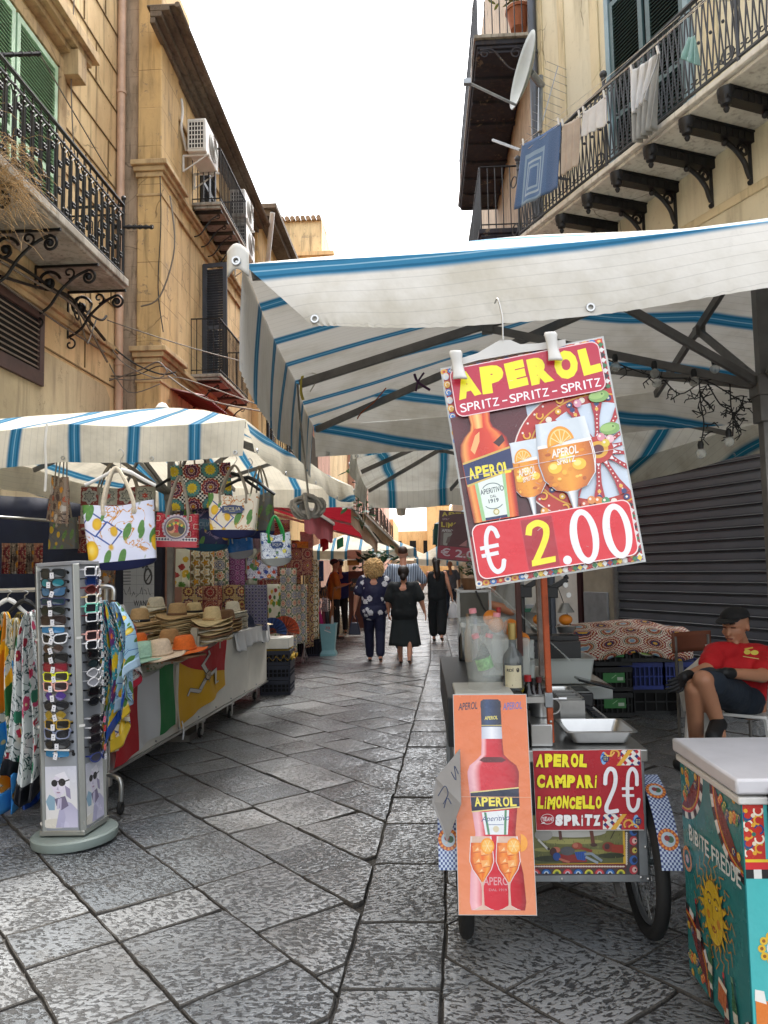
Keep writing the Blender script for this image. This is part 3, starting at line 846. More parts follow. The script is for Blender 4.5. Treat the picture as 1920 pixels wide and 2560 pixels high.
for px,py in((1990,120),(1836,242),(1738,316),(1649,385),(1560,447),(1485,502),(1411,551)):
 p=pz(px,py,BZ-.1);sb=(p-WA).dot(WD)
 b=MB();
 wbox(b,sb-.06,sb+.06,0,.86,BZ-.16,BZ-.045);wbox(b,sb-.075,sb+.075,0,.84,BZ-.06,BZ-.042)
 for kk in range(8):wbox(b,sb-.066,sb+.066,.1+kk*.08,.13+kk*.08,BZ-.155,BZ-.07)
 b.lathe([(0,-.28),(.018,-.27),(.03,-.24),(.016,-.215),(.05,-.2),(.055,-.16),(.075,-.12),(.08,-.05)],12,wl(sb,.82,BZ))
 b.tube(catmull([wl(sb,.02,BZ-.52),wl(sb,.05,BZ-.46),wl(sb,.09,BZ-.36),wl(sb,.2,BZ-.25),wl(sb,.34,BZ-.18)],5),.026,6)
 b.tube(spiral(wl(sb,.1,BZ-.24),.075,.02,0,2.4*PI,WN,up,20),.018,6);b.ball(wl(sb,.34,BZ-.2),.035,8);b.cyl(wl(sb,.01,BZ-.16),wl(sb,.01,BZ-.58),.02,n=6);b.ball(wl(sb,.03,BZ-.57),.028,6)
 b.build('cast_bracket',m_cast,rsl,world=True)
pp=wl(SE-.05,.09,0)
pipe(0,[pp,pp+V((0,0,14))],.065,m_pipe2,'dark blue-grey drainpipe at the end of the cream facade',(9.3,6.7))
db=thing('brick_building','old brick building beyond the cream one with blackened balcony undersides','building',(1.8,13,0))
b=MB();b.bb(1.83,8,11.35,22,0,15.5);b.build('wall',m_rough,db,world=True)
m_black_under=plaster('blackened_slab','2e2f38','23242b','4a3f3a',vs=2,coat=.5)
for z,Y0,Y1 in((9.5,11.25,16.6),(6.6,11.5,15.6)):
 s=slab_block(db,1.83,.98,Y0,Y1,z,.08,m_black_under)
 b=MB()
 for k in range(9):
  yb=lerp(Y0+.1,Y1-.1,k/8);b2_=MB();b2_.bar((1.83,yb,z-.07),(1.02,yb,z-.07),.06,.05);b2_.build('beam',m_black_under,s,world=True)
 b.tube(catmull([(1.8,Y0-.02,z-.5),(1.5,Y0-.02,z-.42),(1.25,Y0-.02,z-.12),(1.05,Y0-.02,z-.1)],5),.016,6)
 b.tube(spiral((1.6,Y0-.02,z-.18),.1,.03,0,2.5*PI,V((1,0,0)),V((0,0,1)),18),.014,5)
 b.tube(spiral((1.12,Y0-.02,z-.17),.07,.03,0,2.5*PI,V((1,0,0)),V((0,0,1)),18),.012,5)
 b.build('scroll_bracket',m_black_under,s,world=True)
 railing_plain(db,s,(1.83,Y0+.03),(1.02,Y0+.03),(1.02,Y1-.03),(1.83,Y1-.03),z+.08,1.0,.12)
b=MB();b.bb(.96,1.9,11.2,16.7,9.58,9.63);b.build('slab_edge',m_slab,db,world=True)
rb3=thing('rear_building','narrow brown building edge behind the dark balconies','building',(1.9,25,0))
b=MB();b.bb(1.62,8,22.01,40,0,11.6);b.build('wall',m_rough,rb3,world=True)
for k in range(3):
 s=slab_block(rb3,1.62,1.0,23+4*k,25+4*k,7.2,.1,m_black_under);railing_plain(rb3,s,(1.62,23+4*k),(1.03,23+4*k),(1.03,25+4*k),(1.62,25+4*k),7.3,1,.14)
rb4=thing('right_terrace','row of old ochre houses along the far right of the street','building',(3,60,0))
b=MB();b.bb(3.2,9,40.01,90,0,8.2);b.build('wall',m_ochre,rb4,world=True)
def canvas(name,period,band,white='d9d5ca',blue='34789c',dark='1c5a7c',fine='9a9892',off=0.0,transl=.2,edge=.012):
 t=NT(name);uv=t.coord('UV');o=t.coord('Object');u,v,_=t.xyz(uv)
 wob=t.math('MULTIPLY',t.math('SUBTRACT',t.noise(o,2.2,2),.5),.02)
 p=t.math('FRACT',t.math('DIVIDE',t.math('ADD',t.math('ADD',u,off+50*period),wob),period))
 d=t.math('MULTIPLY',t.math('ABSOLUTE',t.math('SUBTRACT',p,.5)),period)
 m=t.math('SUBTRACT',1,t.step(d,band/2-edge,band/2+edge))
 c=t.mix(t.step(t.noise(o,2.4,5,.6),.4,.75),hx(white),hx('bdb7a8'))
 l=t.math('FRACT',t.math('DIVIDE',u,period/9));l=t.math('SUBTRACT',1,t.step(t.math('ABSOLUTE',t.math('SUBTRACT',l,.5)),.02,.05))
 c=t.mix(t.math('MULTIPLY',l,.3),c,hx(fine))
 c=t.mix(m,c,hx(blue))
 s1=t.math('SUBTRACT',1,t.step(t.math('ABSOLUTE',t.math('SUBTRACT',d,band*.3)),.003,.007))
 c=t.mix(t.math('MULTIPLY',s1,.8),c,hx(dark))
 s2=t.math('SUBTRACT',1,t.step(d,.0015,.004));c=t.mix(t.math('MULTIPLY',s2,.7),c,hx('9fc3d6'))
 dirt=t.step(t.noise(o,5,6,.7),.6,.8);c=t.mix(t.math('MULTIPLY',dirt,.3),c,hx('8a8476'))
 n=t.bump(t.noise(o,6,4,.5),.5,.02);n=t.bump(t.noise(o,180,2),.1,.001,n)
 return t.bsdf(c,.75,0,n,transl,Specular_IOR_Level=.2)
m_canA=canvas('striped_canvas',.40,.085,white='dcd9d2',off=.19,transl=.12)
m_canB=canvas('striped_canvas_wide',.62,.10,white='dfded4',blue='1b708f',off=.05,edge=.03)
m_canC=canvas('striped_canvas_cream',.41,.085,white='e2dccb',off=.02,transl=.34)
def umbrella(name,label,mat,apex,E,along,vh,pole,collar,struts,group=None,flare=None,mpole=None,fold=.012,rope=True,sagk=.05,nofoldback=False):
 """E: 8 eave points in order, corners at even places; along: stripes run along 'x' or 'y'"""
 apex=V(apex);E=[V(e)for e in E];bx=V((pole[0],pole[1],0))
 t=thing(name,label,'market umbrella',bx,0,group)
 def sc(p):return p.y if along=='x' else p.x
 mb=MB()
 for i in range(8):
  a_,b_=E[i],E[(i+1)%8]
  def fn(a,b,a_=a_,b_=b_):
   e=a_.lerp(b_,a);p=apex.lerp(e,b);w_=math.sin(PI*a)
   p=p+V((0,0,-sagk*w_*b*(1.2-.6*b)+.05*math.sin(PI*b)*.5+noise.noise(p*1.7)*.05*b*(1-b)))
   return p
  mb.grid(fn,12,16,uvf=lambda a,b,p:(sc(p),0))
 canopy=mb.build('canopy',mat,t,world=True,weld=True)
 for s in range(4):
  pts=[E[2*s],E[2*s+1],E[(2*s+2)%8]]
  d=(pts[2]-pts[0]).normalized();out=V((d.y,-d.x,0));c0=(pts[0]+pts[2])/2
  if out.dot(c0-V((apex.x,apex.y,c0.z)))<0:out=-out
  par_=(abs(d.x)>abs(d.y))==(along=='x')
  L=(pts[2]-pts[0]).length
  def fn(a,b,pts=pts,out=out,s=s,d=d,L=L):
   q=a*2;e=pts[0].lerp(pts[1],q)if q<1 else pts[1].lerp(pts[2],q-1)
   w_=abs(math.sin(PI*2*a));h=vh[s]
   hem=.004*math.sin(a*L*2*PI/.055)*max(0,(b-.8)/.2)
   wv=fold*b*(math.sin(a*L*3.1+s)+.6*math.sin(a*L*8.3+2*s))
   p=e+out*(.001+.05*math.sin(b*PI/2)*.5+wv+hem)+V((0,0,-sagk*w_*.6-h*b*(1+.05*math.sin(a*L*2.3+s))-.0))
   if flare and s in flare:p=p+flare[s](a,b)
   return p
  v=MB();v.grid(fn,max(30,int(L/.025)),12,uvf=lambda a,b,p,par_=par_,h=vh[s],s=s:(sc(p)+(b*h*(1 if sc(p)>sc(apex)else-1)if par_ else 0),1))
  o=v.build('valance',mat,canopy,world=True)
  ks=[.02,.27,.5,.75,.98]
  for a in ks:
   c=fn(a,.9)
   rt=out.to_track_quat('Z','Y').to_matrix()
   gr=MB();gr.tube([c+out*.004+rt@V((.011*math.cos(q),.011*math.sin(q),0))for q in[i*PI/6 for i in range(12)]],.0045,5,closed=True)
   gr.build('eyelet',m_steel,o,world=True)
 mp=mpole or m_grey_metal
 b=MB();b.bar((pole[0],pole[1],.02),(pole[0],pole[1],apex.z-.03),.055,.055);b.build('pole',mp,t,world=True,bevel=.004)
 b=MB();b.bb(pole[0]-.25,pole[0]+.25,pole[1]-.25,pole[1]+.25,.0,.05);b.build('base_plate',m_grey_metal,t,world=True)
 cz=V((pole[0],pole[1],collar))
 b=MB();b.box(cz,(.1,.1,.09));b.box(cz-V((0,0,.09)),(.085,.085,.14));b.build('collar',mp,t,world=True,bevel=.004)
 top=apex-V((0,0,.05));k=0
 for i,e in enumerate(E):
  e2=e+(top-e).normalized()*.03-V((0,0,.035))
  b=MB();b.bar(top,e2,.022,.042);rb_=b.build('rib',mp,t,world=True)
  if i in struts:
   q=top.lerp(e2,struts[i]);b=MB();b.bar(cz+(q-cz).normalized()*.05,q-V((0,0,.02)),.018,.036);b.box(q-V((0,0,.02)),(.05,.05,.05));b.build('strut',mp,rb_,world=True)
 if along=='y':b=MB();b.lathe([(0,.0),(.05,0),(.06,.02),(.03,.06),(0,.07)],12,apex+V((0,0,-.02)));b.build('finial',m_white_pl,t,world=True)
 return t,canopy
EZ=2.45
EA=[V((-.58,2.45,EZ)),V((1.5,2.36,2.52)),V((3.8,2.25,2.5)),V((3.7,3.2,2.5)),V((3.5,4.0,2.48)),V((1.42,4.62,2.47)),V((-.74,5.2,2.43)),V((-.66,3.95,2.44))]
def flA(a,b):
 k=max(0,1-a/.16);return V((.24*k*k*b,-.02*k*b,.0))+V((0,-.03*math.sin(PI*a)*b,-.02*math.exp(-((a-.22)/.12)**2)*b))
uA,cA=umbrella('market_umbrella','big white canvas umbrella with thin blue stripes over the drinks cart, nearest to us',m_canA,(1.53,3.4,2.93),EA,'x',[.235,.24,.22,.36],(1.53,3.4),2.2,{7:.55,0:.5,6:.5,5:.5,1:.5,2:.5,3:.5,4:.5},'striped market umbrellas',{0:flA},sagk=.045)
b=MB();c=EA[0]
b.grid(lambda u,v:c+V((-.045+.07*u,-.03-.02*math.sin(PI*u),.03-.085*v+.02*math.sin(PI*u))),6,6);o=b.build('corner_pocket',M('white_canvas','cfccc4',.8,0,.1),cA,world=True,solid=.006)
b=MB();b.tube([c+V((-.01+.012*math.cos(q),-.058,-.012+.012*math.sin(q)))for q in[i*PI/6 for i in range(12)]],.005,5,closed=True);b.ball(c+V((-.01,-.052,-.012)),(.009,.003,.009),8);b.build('eyelet',m_steel,o,world=True)
EB=[V((-.5,5.65,2.42)),V((.45,5.3,2.66)),V((2.9,4.35,2.5)),V((2.5,6.2,2.5)),V((1.3,9.25,2.42)),V((.35,9.35,2.42)),V((-.66,9.3,2.42)),V((-.62,7.5,2.42))]
uB,cB=umbrella('market_umbrella','white canvas umbrella with wide teal stripes behind the nearest one, over mid-street',m_canB,(1.1,7.1,3.1),EB,'y',[.17,.22,.22,.22],(1.1,7.1),2.3,{0:.5,6:.5,7:.5,4:.5,5:.5,2:.5,3:.5},'striped market umbrellas',sagk=.06,fold=.02)
EC=[V((-3.6,4.95,2.42)),V((-2.35,4.85,2.42)),V((-1.12,4.78,2.40)),V((-.98,6.7,2.38)),V((-.80,8.8,2.40)),V((-2.2,8.85,2.42)),V((-3.6,8.9,2.42)),V((-3.6,6.8,2.42))]
uC,cC=umbrella('market_umbrella','cream canvas umbrella with blue stripes over the hat stall on the left',m_canC,(-2.3,6.6,2.9),EC,'y',[.25,.2,.22,.22],(-2.25,6.7),2.12,{0:.55,1:.55,2:.55,3:.55,4:.55,5:.55,6:.5,7:.5},'striped market umbrellas',fold=.022)
p0=pt(117,1060,4.75)
b=MB();b.tube(catmull([p0,p0+V((0,-.02,-.15)),p0+V((.01,-.02,-.3)),p0+V((.0,-.01,-.44))],4),.009,5,flat=.3)
b.build('tie_ribbon',M('white_canvas','cfccc4',.8,0,.1),cC,world=True)
t=thing('coiled_rope','grey rope hanging from the big umbrella and gathered in a knot','rope',pt(770,1275,3.95))
m_rope=M('grey_rope','8b867c',.85,0,.2,60,.6,300,.002)
a0=pt(744,960,3.95);a1=pt(771,1240,3.95)
b=MB();b.tube(catmull([a0,a0.lerp(a1,.3)+V((-.004,0,0)),a1],6),.006,6);b.build('line',m_rope,t,world=True)
b=MB();rr=random.Random(3)
for k in range(9):
 c=a1+V((rr.uniform(-.02,.02),rr.uniform(-.02,.02),-.055));ax=rr.uniform(-.5,.5);rx,rz_=rr.uniform(.05,.085),rr.uniform(.035,.06)
 b.tube([c+V((rx*math.cos(q)*math.cos(ax),rx*math.cos(q)*math.sin(ax)+.02*math.sin(q*2+k),rz_*math.sin(q)+.01*math.sin(3*q+k)))for q in[i*PI/9 for i in range(18)]],.0085,6,closed=True)
b.tube(catmull([a1+V((-.012,-.05,.01)),a1+V((0,-.06,-.06)),a1+V((.01,-.04,-.12))],5),.012,6)
b.build('coil',m_rope,t,world=True)
for nm,col,pts in(('white_ribbon','b9a94a',[(757,935),(752,975),(758,1000)]),('white_ribbon','c9c4b4',[(765,930),(795,940),(775,980)])):
 b=MB();b.tube(catmull([pt(x,y,3.93)for x,y in pts],5),.008,5,flat=.3)
 tag(b.build('ribbon_tie',M('tie_'+col,col,.8)),'faded yellow rag tied at the end of the umbrella rib' if col=='b9a94a' else 'loose pale ribbon tied at the end of the umbrella rib','ribbon')
b=MB();b.tube(catmull([pt(893,1047,4.5),pt(905,1030,4.5),pt(935,1005,4.5),pt(965,970,4.5)],4),.009,5,flat=.4)
tag(b.build('ribbon_tie',M('orange_strap','a8572f',.8)),'orange strap wound round the back rib of the big umbrella','ribbon')
b=MB();b.tube(catmull([pt(1036,935,4.4),pt(1045,955,4.4),pt(1075,975,4.4)],4),.008,5);b.tube(catmull([pt(1060,932,4.4),pt(1045,955,4.4),pt(1040,978,4.4)],4),.006,5)
tag(b.build('ribbon_tie',M('purple_cord','4a2c4a',.8)),'dark purple cord knotted round the back rib of the big umbrella','ribbon')
m_red=M('red_awning_cloth','9c1f2d',.8,0,.15,5,.2,120,.002,transl=.25)
m_redv=M('faded_red_cloth','a8505a',.8,0,.2,5,.3,90,.003,transl=.3)
m_creamcl=M('cream_awning_cloth','b9a891',.8,0,.2,4,.3,90,.003,transl=.3)
def awning(label,w0,w1,f0,f1,drop,mroof,mval,arms=3,side=None,solid=.006):
 """w0,w1 wall ends, f0,f1 front-bar ends (near, far)"""
 w0,w1,f0,f1=map(V,(w0,w1,f0,f1))
 t=thing('awning',label,'awning',(w0.x,w0.y,f0.z))
 b=MB();b.grid(lambda u,v:w0.lerp(w1,u).lerp(f0.lerp(f1,u),v)-V((0,0,.04*math.sin(PI*v))),8,8);b.build('cloth',mroof,t,world=True)
 b=MB();b.grid(lambda u,v:f0.lerp(f1,u)+V((.015*math.sin(u*11)*v,.01*math.sin(u*7)*v,-drop*v*(1+.06*math.sin(u*17)))),30,5);b.build('valance',mval,t,world=True)
 b=MB();b.bar(f0,f1,.05,.05);b.build('front_bar',m_white_pl,t,world=True)
 for k in range(arms):
  u=k/max(1,arms-1);a=w0.lerp(w1,u)-V((0,0,.1));c=f0.lerp(f1,u)-V((0,0,.02));b=MB();b.bar(a,c,.04,.05);b.build('arm',m_white_pl,t,world=True)
 return t
awning('dark red awning with a faded red valance hanging over the souvenir stalls',(-3.7,9.55,3.0),(-3.7,12.6,3.0),(-1.5,9.6,2.26),(-1.48,12.6,2.2),.33,m_red,m_redv)
awning('second dark red awning with a dirty cream valance further down the left side',(-3.6,12.8,3.1),(-3.6,17,2.9),(-1.2,12.8,2.5),(-1.0,17,2.05),.3,m_red,m_creamcl)
awning('dark green awning sloping down beyond the red ones on the left',(-3.2,17.5,3.1),(-3.2,22,3.1),(-1.35,17.3,2.75),(-.62,22,2.0),.25,M('dark_green_cloth','1f2c2a',.8,0,.2),m_creamcl)
def small_umbrella(label,c,sx,sy,ze,za,mat,mval,drop=.25):
 x,y=c;t=thing('market_umbrella',label,'market umbrella',(x,y,0),0,'plain umbrellas down the street')
 E=[(x-sx,y-sy,ze),(x+sx,y-sy,ze),(x+sx,y+sy,ze),(x-sx,y+sy,ze)];b=MB()
 for i in range(4):
  p,q=V(E[i]),V(E[(i+1)%4]);A=V((x,y,za));b.grid(lambda u,v,p=p,q=q:A.lerp(p.lerp(q,u),v)+V((0,0,-.06*math.sin(PI*u)*v)),6,6,uvf=lambda u,v,P:(P.x,0))
 cn=b.build('canopy',mat,t,world=True,weld=True)
 b=MB()
 for i in range(4):
  p,q=V(E[i]),V(E[(i+1)%4]);b.grid(lambda u,v,p=p,q=q:p.lerp(q,u)+V((0,0,-.06*math.sin(PI*u)-drop*v))+(p.lerp(q,u)-V((x,y,ze))).normalized()*.03*v,10,2,uvf=lambda u,v,P:(P.x,0))
 b.build('valance',mval,t,world=True)
 b=MB();b.cyl((x,y,0),(x,y,za),.03,n=8);b.build('pole',m_grey_metal,t,world=True)
 for e in E:b=MB();b.bar((x,y,za-.05),V(e)-V((0,0,.03)),.03,.03);b.build('rib',m_grey_metal,t,world=True)
 return t
m_paleblue=M('pale_blue_canvas','a6bac4',.8,0,.1,3,.1,transl=.4);m_dgreen=M('bottle_green_canvas','1f4a45',.8,0,.2,transl=.25)
small_umbrella('pale blue umbrella with a bottle green valance on the right down the street',(2.1,23.5),1.75,1.6,2.72,3.6,m_paleblue,m_dgreen,.5)
small_umbrella('blue and white striped umbrella low on the left behind the walking man',(-1.9,24),1.7,1.5,2.05,2.75,m_canC,m_canC,.25)
small_umbrella('white umbrella with blue stripes far down the right of the street',(1.55,33),1.9,1.6,1.85,2.9,m_canC,m_canC,.25)
small_umbrella('small pale umbrella farthest down the street',(-.5,46),1.3,1.3,2.0,2.6,m_creamcl,m_creamcl,.2)
def lemon_print(name,bg='d9dcf0',s=9,lemon='f0c62c',leaf='2f6b33',orn='c98a2e',blue='2c4d9a',rough=.6,transl=.1):
 t=NT(name);uv=t.coord('UV');w_=t.mapping(uv,(s,s*.72,1),(0,0,.5))
 wo_=t.noise(uv,s*1.3,2,.5,0,True);w2=t.mix(.09,w_,wo_)
 c=hx(bg)
 nn=t.noise(uv,s*1.1,3,.5,1.2);cur=t.math('ABSOLUTE',t.math('SUBTRACT',nn,.5))
 c=t.mix(t.math('MULTIPLY',t.math('SUBTRACT',1,t.step(cur,.008,.03)),t.step(t.noise(uv,s*.5,1),.47,.53)),c,hx(orn))
 b1_=t.voro(t.mapping(uv,(s*.55,s*.55,1),(0,0,.7),(3.1,1.7,0)),1,metric='CHEBYCHEV')
 c=t.mix(t.math('SUBTRACT',1,t.step(t.math('ABSOLUTE',t.math('SUBTRACT',b1_,.26)),.012,.03)),c,hx(blue))
 lf=t.voro(t.mapping(w2,(2.1,1.0,1),(0,0,.9),(.3,.2,0)),1)
 lc=t.mix(t.noise(uv,s*6,2),hx(leaf),hx('6f9a4a'))
 c=t.mix(t.math('SUBTRACT',1,t.step(lf,.33,.37)),c,lc)
 d=t.voro(w2,1);pick=t.voro(w2,1,out='Color');px_=t.xyz(pick)[0]
 m=t.math('MULTIPLY',t.math('SUBTRACT',1,t.step(d,.34,.38)),t.step(px_,.12,.13))
 lcol=t.ramp(d,[(0,hx('fbee9a')),(.22,hx(lemon)),(.37,hx('cfa020'))])
 c=t.mix(m,c,lcol)
 n=t.bump(t.noise(t.coord(),9,4),.35,.012)
 return t.bsdf(c,rough,0,n,transl)
def tile_print(name,size,A,B,petals=8,check=None,rough=.7,amp=.06,transl=.1,two=True):
 """medallion tiles: A and B are colour stops from centre to corner"""
 t=NT(name);uv=t.coord('UV');x,y,_=t.xyz(uv)
 a=t.math('ADD',t.math('DIVIDE',x,size),40.0);b=t.math('ADD',t.math('DIVIDE',y,size),40.0)
 fx=t.math('SUBTRACT',t.math('FRACT',a),.5);fy=t.math('SUBTRACT',t.math('FRACT',b),.5)
 r=t.math('SQRT',t.math('ADD',t.math('MULTIPLY',fx,fx),t.math('MULTIPLY',fy,fy)))
 an=t.math('ARCTAN2',fy,fx);pet=t.math('MULTIPLY',t.math('COSINE',t.math('MULTIPLY',an,petals)),amp)
 rr_=t.math('ADD',r,t.math('MULTIPLY',pet,t.step(r,.04,.2)))
 ca_=t.ramp(rr_,[(p,hx(c))for p,c in A],'CONSTANT')
 if two:
  par=t.math('MODULO',t.math('ADD',t.math('FLOOR',a),t.math('FLOOR',b)),2.0)
  cb=t.ramp(rr_,[(p,hx(c))for p,c in B],'CONSTANT');c=t.mix(par,ca_,cb)
 else:c=ca_
 if check:
  ck=t.n('TexChecker');t.put(ck.inputs[0],uv);ck.inputs['Scale'].default_value=1/check[0];ck.inputs[1].default_value=hx(check[1]);ck.inputs[2].default_value=hx(check[2])
  c=t.mix(t.step(rr_,.49,.495),c,ck.outputs[0])
 dots=t.voro(uv,5.5/size,rnd=.3);c=t.mix(t.math('MULTIPLY',t.math('SUBTRACT',1,t.step(dots,.12,.2)),.55),c,hx('e8dcc0'))
 n=t.bump(t.noise(t.coord(),8,4),.4,.015)
 return t.bsdf(c,rough,0,n,transl)
def floral_print(name,bg,cols,s=12,line=None,thr=.3,transl=.15,rough=.6):
 t=NT(name);uv=t.coord('UV');w_=t.mix(.12,t.mapping(uv,(s,s,1)),t.noise(uv,s*2,2,.5,0,True))
 c=hx(bg)
 if line:
  nn=t.noise(uv,s*.9,3,.5,1.4);c=t.mix(t.math('SUBTRACT',1,t.step(t.math('ABSOLUTE',t.math('SUBTRACT',nn,.5)),.012,.03)),c,hx(line))
 for k,col in enumerate(cols):
  wk=t.mapping(w_,(1-.12*k,1-.12*k,1),(0,0,.9*k),(k*3.3,k*1.7,0))
  d=t.voro(wk,1);x,y,z=t.xyz(t.voro(wk,1,out='Color'))
  wob=t.math('MULTIPLY',t.math('SUBTRACT',t.noise(uv,s*5,2),.5),.25)
  m=t.math('MULTIPLY',t.math('SUBTRACT',1,t.step(t.math('ADD',d,wob),thr-.03,thr)),t.step(x,.4,.41))
  cc=t.mix(t.math('SUBTRACT',1,t.step(d,.06,.1)),hx(col),hx('ead9a0'));c=t.mix(m,c,cc)
 n=t.bump(t.noise(t.coord(),9,4),.4,.015)
 return t.bsdf(c,rough,0,n,transl)
f_lemon=lemon_print('lemon_cloth','dcdff2')
f_lemon_cream=lemon_print('cream_lemon_cloth','e3dac6',10,orn='c07a2c')
f_lemon_grey=lemon_print('grey_lemon_cloth','5c5c58',13,lemon='8d8528',leaf='3c4a30',orn='6a5c44',blue='4c4c58')
f_lemon_navy=lemon_print('navy_lemon_cloth','1c2350',12,lemon='c9a12c',orn='8a7a9a',blue='aab0d0')
f_blue_tile=floral_print('blue_arabesque_cloth','d5dbe2',['33508c','d8cf4a','5a7f4c'],26,'2f4a86',.28)
f_brown_arab=floral_print('brown_arabesque_cloth','8c7a68',['9c4a2c','c9892a','4c3a34','b9b0a4'],17,'3c2c28',.34)
f_sun_tile=tile_print('sun_medallion_cloth',.125,[(0,'d9b92a'),(.16,'e6cf3a'),(.2,'d9c030'),(.27,'4f8a86'),(.44,'3f706c'),(.48,'7c2030')],[(0,'c89a2c'),(.08,'7d1f2c'),(.14,'e3dcc8'),(.17,'6b1a2c'),(.26,'2c2348'),(.33,'c98a8a'),(.37,'7a1f30'),(.46,'c07a2c')],12,(.014,'e5e2d8','1a1a22'),amp=.03)
f_red_pouch=tile_print('red_checked_cloth',.05,[(0,'b0202c'),(.3,'c9b6a8'),(.4,'9c1c2c')],[(0,'9c1c2c'),(.25,'b62c3c')],4,(.012,'c99','8c1420')if False else None)
f_majolica=tile_print('majolica_cloth',.10,[(0,'d8c9a0'),(.1,'2c3f7c'),(.2,'d9d4c6'),(.27,'2c3f7c'),(.36,'cfc6b0'),(.44,'3a4a80'),(.5,'cfc6b0')],[(0,'b8452c'),(.12,'d9d4c6'),(.2,'c07a3c'),(.32,'d9d4c6'),(.42,'5b6a4c')],8)
f_brown_tile=tile_print('brown_tile_cloth',.14,[(0,'c9a85a'),(.1,'8c3a28'),(.22,'cbb892'),(.3,'7a3526'),(.38,'3a3048'),(.47,'a58a5c')],[(0,'6a2a24'),(.14,'b99a5a'),(.26,'5c2a2c'),(.4,'a38a62')],10,amp=.04)
f_indigo=tile_print('indigo_lattice_cloth',.035,[(0,'22264c'),(.3,'9a98a8'),(.42,'2c2c58')],[(0,'3a3468'),(.34,'8c8aa0')],4)
f_purple=tile_print('purple_lattice_cloth',.05,[(0,'8c3a78'),(.25,'b08ab0'),(.33,'6a2458'),(.46,'a67ca0')],[(0,'7c2a64'),(.2,'b690b4'),(.3,'6c2a60')],6)
f_fruit=floral_print('fruit_print_cloth','d9d6c4',['3f6b30','c9a52c','9c2c2c','5b8a3c'],14,None,.36)
f_cactus=floral_print('cactus_print_cloth','b9b8a8',['2f5a3a','3f7a4a','7c3a5c'],12,None,.4)
f_peppers=tile_print('pepper_tile_cloth',.085,[(0,'c9942c'),(.22,'a86a24'),(.3,'d9d2bc'),(.47,'8c7a4a')],[(0,'d9d2bc'),(.16,'d9a93c'),(.24,'e2dcc8'),(.46,'6c5a3a')],5,amp=.09)
f_red_round=tile_print('red_medallion_cloth',.16,[(0,'c8b04a'),(.08,'7a1c24'),(.16,'b7a08a'),(.2,'8c2a2c'),(.3,'b88a6a'),(.34,'7a2026'),(.42,'a87862'),(.47,'6c2c34')],[(0,'8c2a2c'),(.2,'b09078'),(.26,'6c2028'),(.4,'a07058')],14,amp=.03)
f_pouch=floral_print('bright_tile_pouch_cloth','c9c6d0',['b8402c','d07a2c','2c3f8c','4c7a3c'],24,'2c2c6a',.32)
f_scarf1=floral_print('sky_floral_scarf','e3ddc9',['2f94dc','ecb41c','2c6a3a','d98a1c'],7,'2c5a4a',.5)
f_scarf2=floral_print('white_floral_scarf','dfe3e2',['c9406c','a82038','2c7a5c'],10,'1f4a4a',.3)
f_scarf3=tile_print('navy_gold_scarf',.06,[(0,'c9a83c'),(.2,'1c2450'),(.4,'8c7c3c')],[(0,'222a58'),(.3,'b09a44')],4)
f_scarf_sun=tile_print('sun_scarf',.16,[(0,'e8c21c'),(.2,'e3bd20'),(.29,'3a9cae'),(.46,'3a94a8')],[(0,'d9702c'),(.1,'6a2c6a'),(.3,'3a2c6c'),(.38,'3a94a8')],12,(.02,'e8e6e0','16182c'),amp=.05)
f_scarf_lemon=lemon_print('blue_lemon_scarf','a9cfe6',16,lemon='ecd03c',blue='3c6ab0',orn='4a7ab0')
f_table=tile_print('market_tablecloth',.21,[(0,'d0a02c'),(.1,'2a2c4c'),(.2,'8c2c24'),(.26,'d8cdb8'),(.29,'7a2420'),(.36,'c07a3c'),(.4,'e0d9c8'),(.43,'8c2c24')],[(0,'7a98b0'),(.12,'c9bfae'),(.17,'8c2c24'),(.25,'b5835a'),(.31,'2f4a4a'),(.36,'e0d9c8'),(.4,'8a2c26'),(.44,'d9d0bc')],16,(.022,'ded6c6','93302c'),amp=.02)
m_navy_cl=M('navy_canvas','141c4a',.8,0,.2);m_white_cl=M('white_cloth','d5d6d8',.85,0,.08,5,.3,30,.01,transl=.2)
m_rope_w=M('cream_rope','cfc3ad',.85,0,.15,60,.7,260,.003);m_strap=M('taupe_strap','8c8272',.8,0,.2)
m_green_h=M('green_handle','12843c',.6,0,.1)
